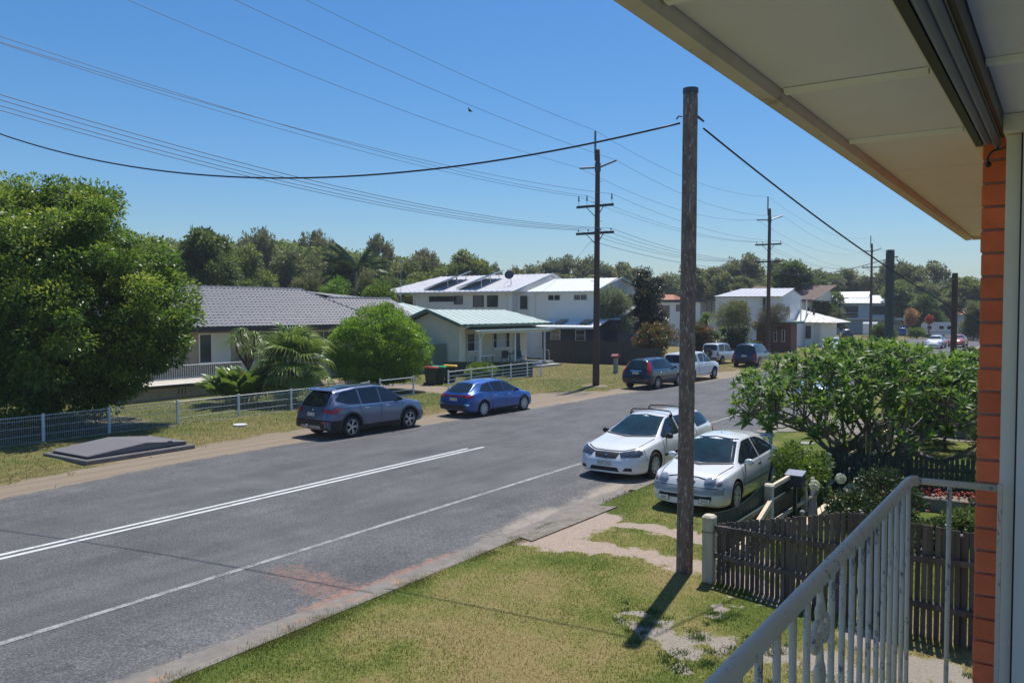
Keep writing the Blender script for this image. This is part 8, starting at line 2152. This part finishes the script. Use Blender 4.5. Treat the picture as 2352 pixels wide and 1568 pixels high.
for i, (mt, k) in enumerate(Ls):
    if i < 300:
        o_ = link("leaf", meshes[k], fr_t); o_.matrix_local = mt
    else:
        v_, f_ = arr[k // 3]; m3 = np.array(mt)[:3]; base = sum(map(len, V)) if False else None
        V.append(v_ @ m3[:, :3].T + m3[:, 3]); T += [(.25, .5, .8)[k % 3]] * len(f_)
nv = len(arr[0][0]); f0 = np.array(arr[0][1]); F = np.concatenate([f0 + i * nv for i in range(len(V))])
o_ = link("leaves", numesh("leaves", np.concatenate(V), F, G_FRAN, True, T), fr_t); o_['kind'] = 'stuff'

# ---- neighbour's garden
tree("fence_climber", "leafy green climber over the dark front fence behind the letterbox", (17.7, 4.55, .1), [(-.6, .1, .75, .45, .3, .35), (0, .1, .8, .5, .35, .38), (.7, 0, .75, .5, .35, .32), (.3, -.1, .5, .6, .3, .35), (-.7, .2, 1.0, .22, .2, .3), (.1, .2, 1.1, .16, .15, .22)], G_LIME, 260, .13, 36, .07, .03, (0, 0, .3), .04, cat="bush", seed=61, inner=.4, ntips=4, tbase=.15)
def agap(base, label, stalks):
    t = strap_plant("agapanthus", label, base, [((0, 0, 0), 60, .55, .035, (.5, 1.4), .8)], G_PALM, "plant", group="agapanthus in the neighbour's garden")
    for (x, y, h) in stalks:
        s_ = MB().tube([(0, 0, 0), (x * .5, y * .5, h * .5), (x, y, h)], [.008, .007, .006], 6).build("flower_stalk", G_LIME, t)
        fl = MB()
        for k in range(95):
            d = Vector((random.gauss(0, 1), random.gauss(0, 1), random.gauss(.2, 1))).normalized(); c = Vector((x, y, h)) + d * .078
            fl.beam(Vector((x, y, h)), c, .003, .003); q1 = d.orthogonal().normalized() * .024; q2 = d.cross(q1)
            fl.add([c + q1 - d * .01, c + q2 + d * .012, c - q1 - d * .01, c - q2 + d * .012, c + d * .02], [(0, 1, 4), (1, 2, 4), (2, 3, 4), (3, 0, 4)])
        fl.build("flower_head", leafmat("white_petals", (.8, .8, .72), (.85, .85, .78), (.88, .88, .82), rough=.6, trans=.4), s_)
    return t
p = PU(1900, 1200, 14.6)
agap((14.9, 3.35, .1), "agapanthus with two round white flower heads in front of the picket fence", [(-.1, .27, 1.08), (.55, -.02, 1.12)])
agap((15.9, 2.6, .1), "agapanthus leaf clump in shade without flowers, deeper in the garden", [])
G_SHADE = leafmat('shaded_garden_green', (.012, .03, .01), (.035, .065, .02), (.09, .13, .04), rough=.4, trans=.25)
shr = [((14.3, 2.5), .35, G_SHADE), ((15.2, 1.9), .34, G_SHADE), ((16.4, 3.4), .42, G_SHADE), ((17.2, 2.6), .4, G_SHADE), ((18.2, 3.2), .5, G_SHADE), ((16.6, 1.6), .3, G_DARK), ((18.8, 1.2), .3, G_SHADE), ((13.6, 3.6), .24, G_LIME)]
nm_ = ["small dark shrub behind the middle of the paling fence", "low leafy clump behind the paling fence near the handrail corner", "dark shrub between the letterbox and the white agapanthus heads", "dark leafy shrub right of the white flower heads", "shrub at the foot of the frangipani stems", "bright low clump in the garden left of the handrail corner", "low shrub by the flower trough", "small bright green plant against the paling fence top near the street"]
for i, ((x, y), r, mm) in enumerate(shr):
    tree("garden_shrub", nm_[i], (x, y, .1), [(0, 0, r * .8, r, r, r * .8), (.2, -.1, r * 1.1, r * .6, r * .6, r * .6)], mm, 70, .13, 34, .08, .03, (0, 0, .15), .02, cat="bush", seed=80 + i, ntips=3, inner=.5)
q = MB()
for k in range(34): q.ball((random.uniform(15, 18.3), random.uniform(1.5, 3.6), random.uniform(.3, .75)), random.uniform(.012, .028), 5, 4)
tag(q.build("garden_flowers", MATS["red_petals"]), kind='stuff')
st = thing("tree_stump", "knobbly grey trunk of a small bare tree beside the letterbox", "tree", (15.9, 3.9, .1))
mb = MB(); knobbly(mb, (0, 0, -.05), (.12, .05, .62), .10, .06, 10, 10, .12); knobbly(mb, (.1, .04, .5), (-.06, -.1, .85), .05, .03, 8, 6, .1); knobbly(mb, (.12, .05, .55), (.3, .1, .95), .05, .03, 8, 6, .1); mb.build("trunk", GUMB, st, smooth=True)
tree("shade_shrub", "dark dense shrub behind the cream fence next to the brick pier", (26.5, .4, .1), [(0, 0, 1.3, 1.3, 1.5, 1.3), (-.5, 1.0, .9, .9, .9, .8), (.6, -1.2, 1.7, 1.2, 1.2, 1.2)], G_DARK, 420, .25, 42, .12, .05, (0, 0, .5), .1, cat="bush", seed=95, ntips=4)
tree("lime_shrub", "yellow-green shrub glimpsed through the frangipani stems", (29.0, 3.8, .1), [(0, 0, .9, .8, .8, .8)], G_LIME, 160, .2, 40, .1, .045, (0, 0, .3), .05, cat="bush", seed=96, ntips=3)
tree("orange_flower_shrub", "shrub with orange red blooms right behind the frangipani by the brick pier", (27.5, 3.0, .1), [(0, 0, 1.6, 1.0, 1.0, 1.0), (0, -1.6, 2.0, .9, .9, .9)], leafmat("orange_bloom_green", (.02, .05, .01), (.06, .12, .02), (.6, .09, .02), trans=.25), 240, .22, 40, .11, .05, (0, 0, .5), .06, cat="bush", seed=97, ntips=3, tbase=.15, tup=.2)
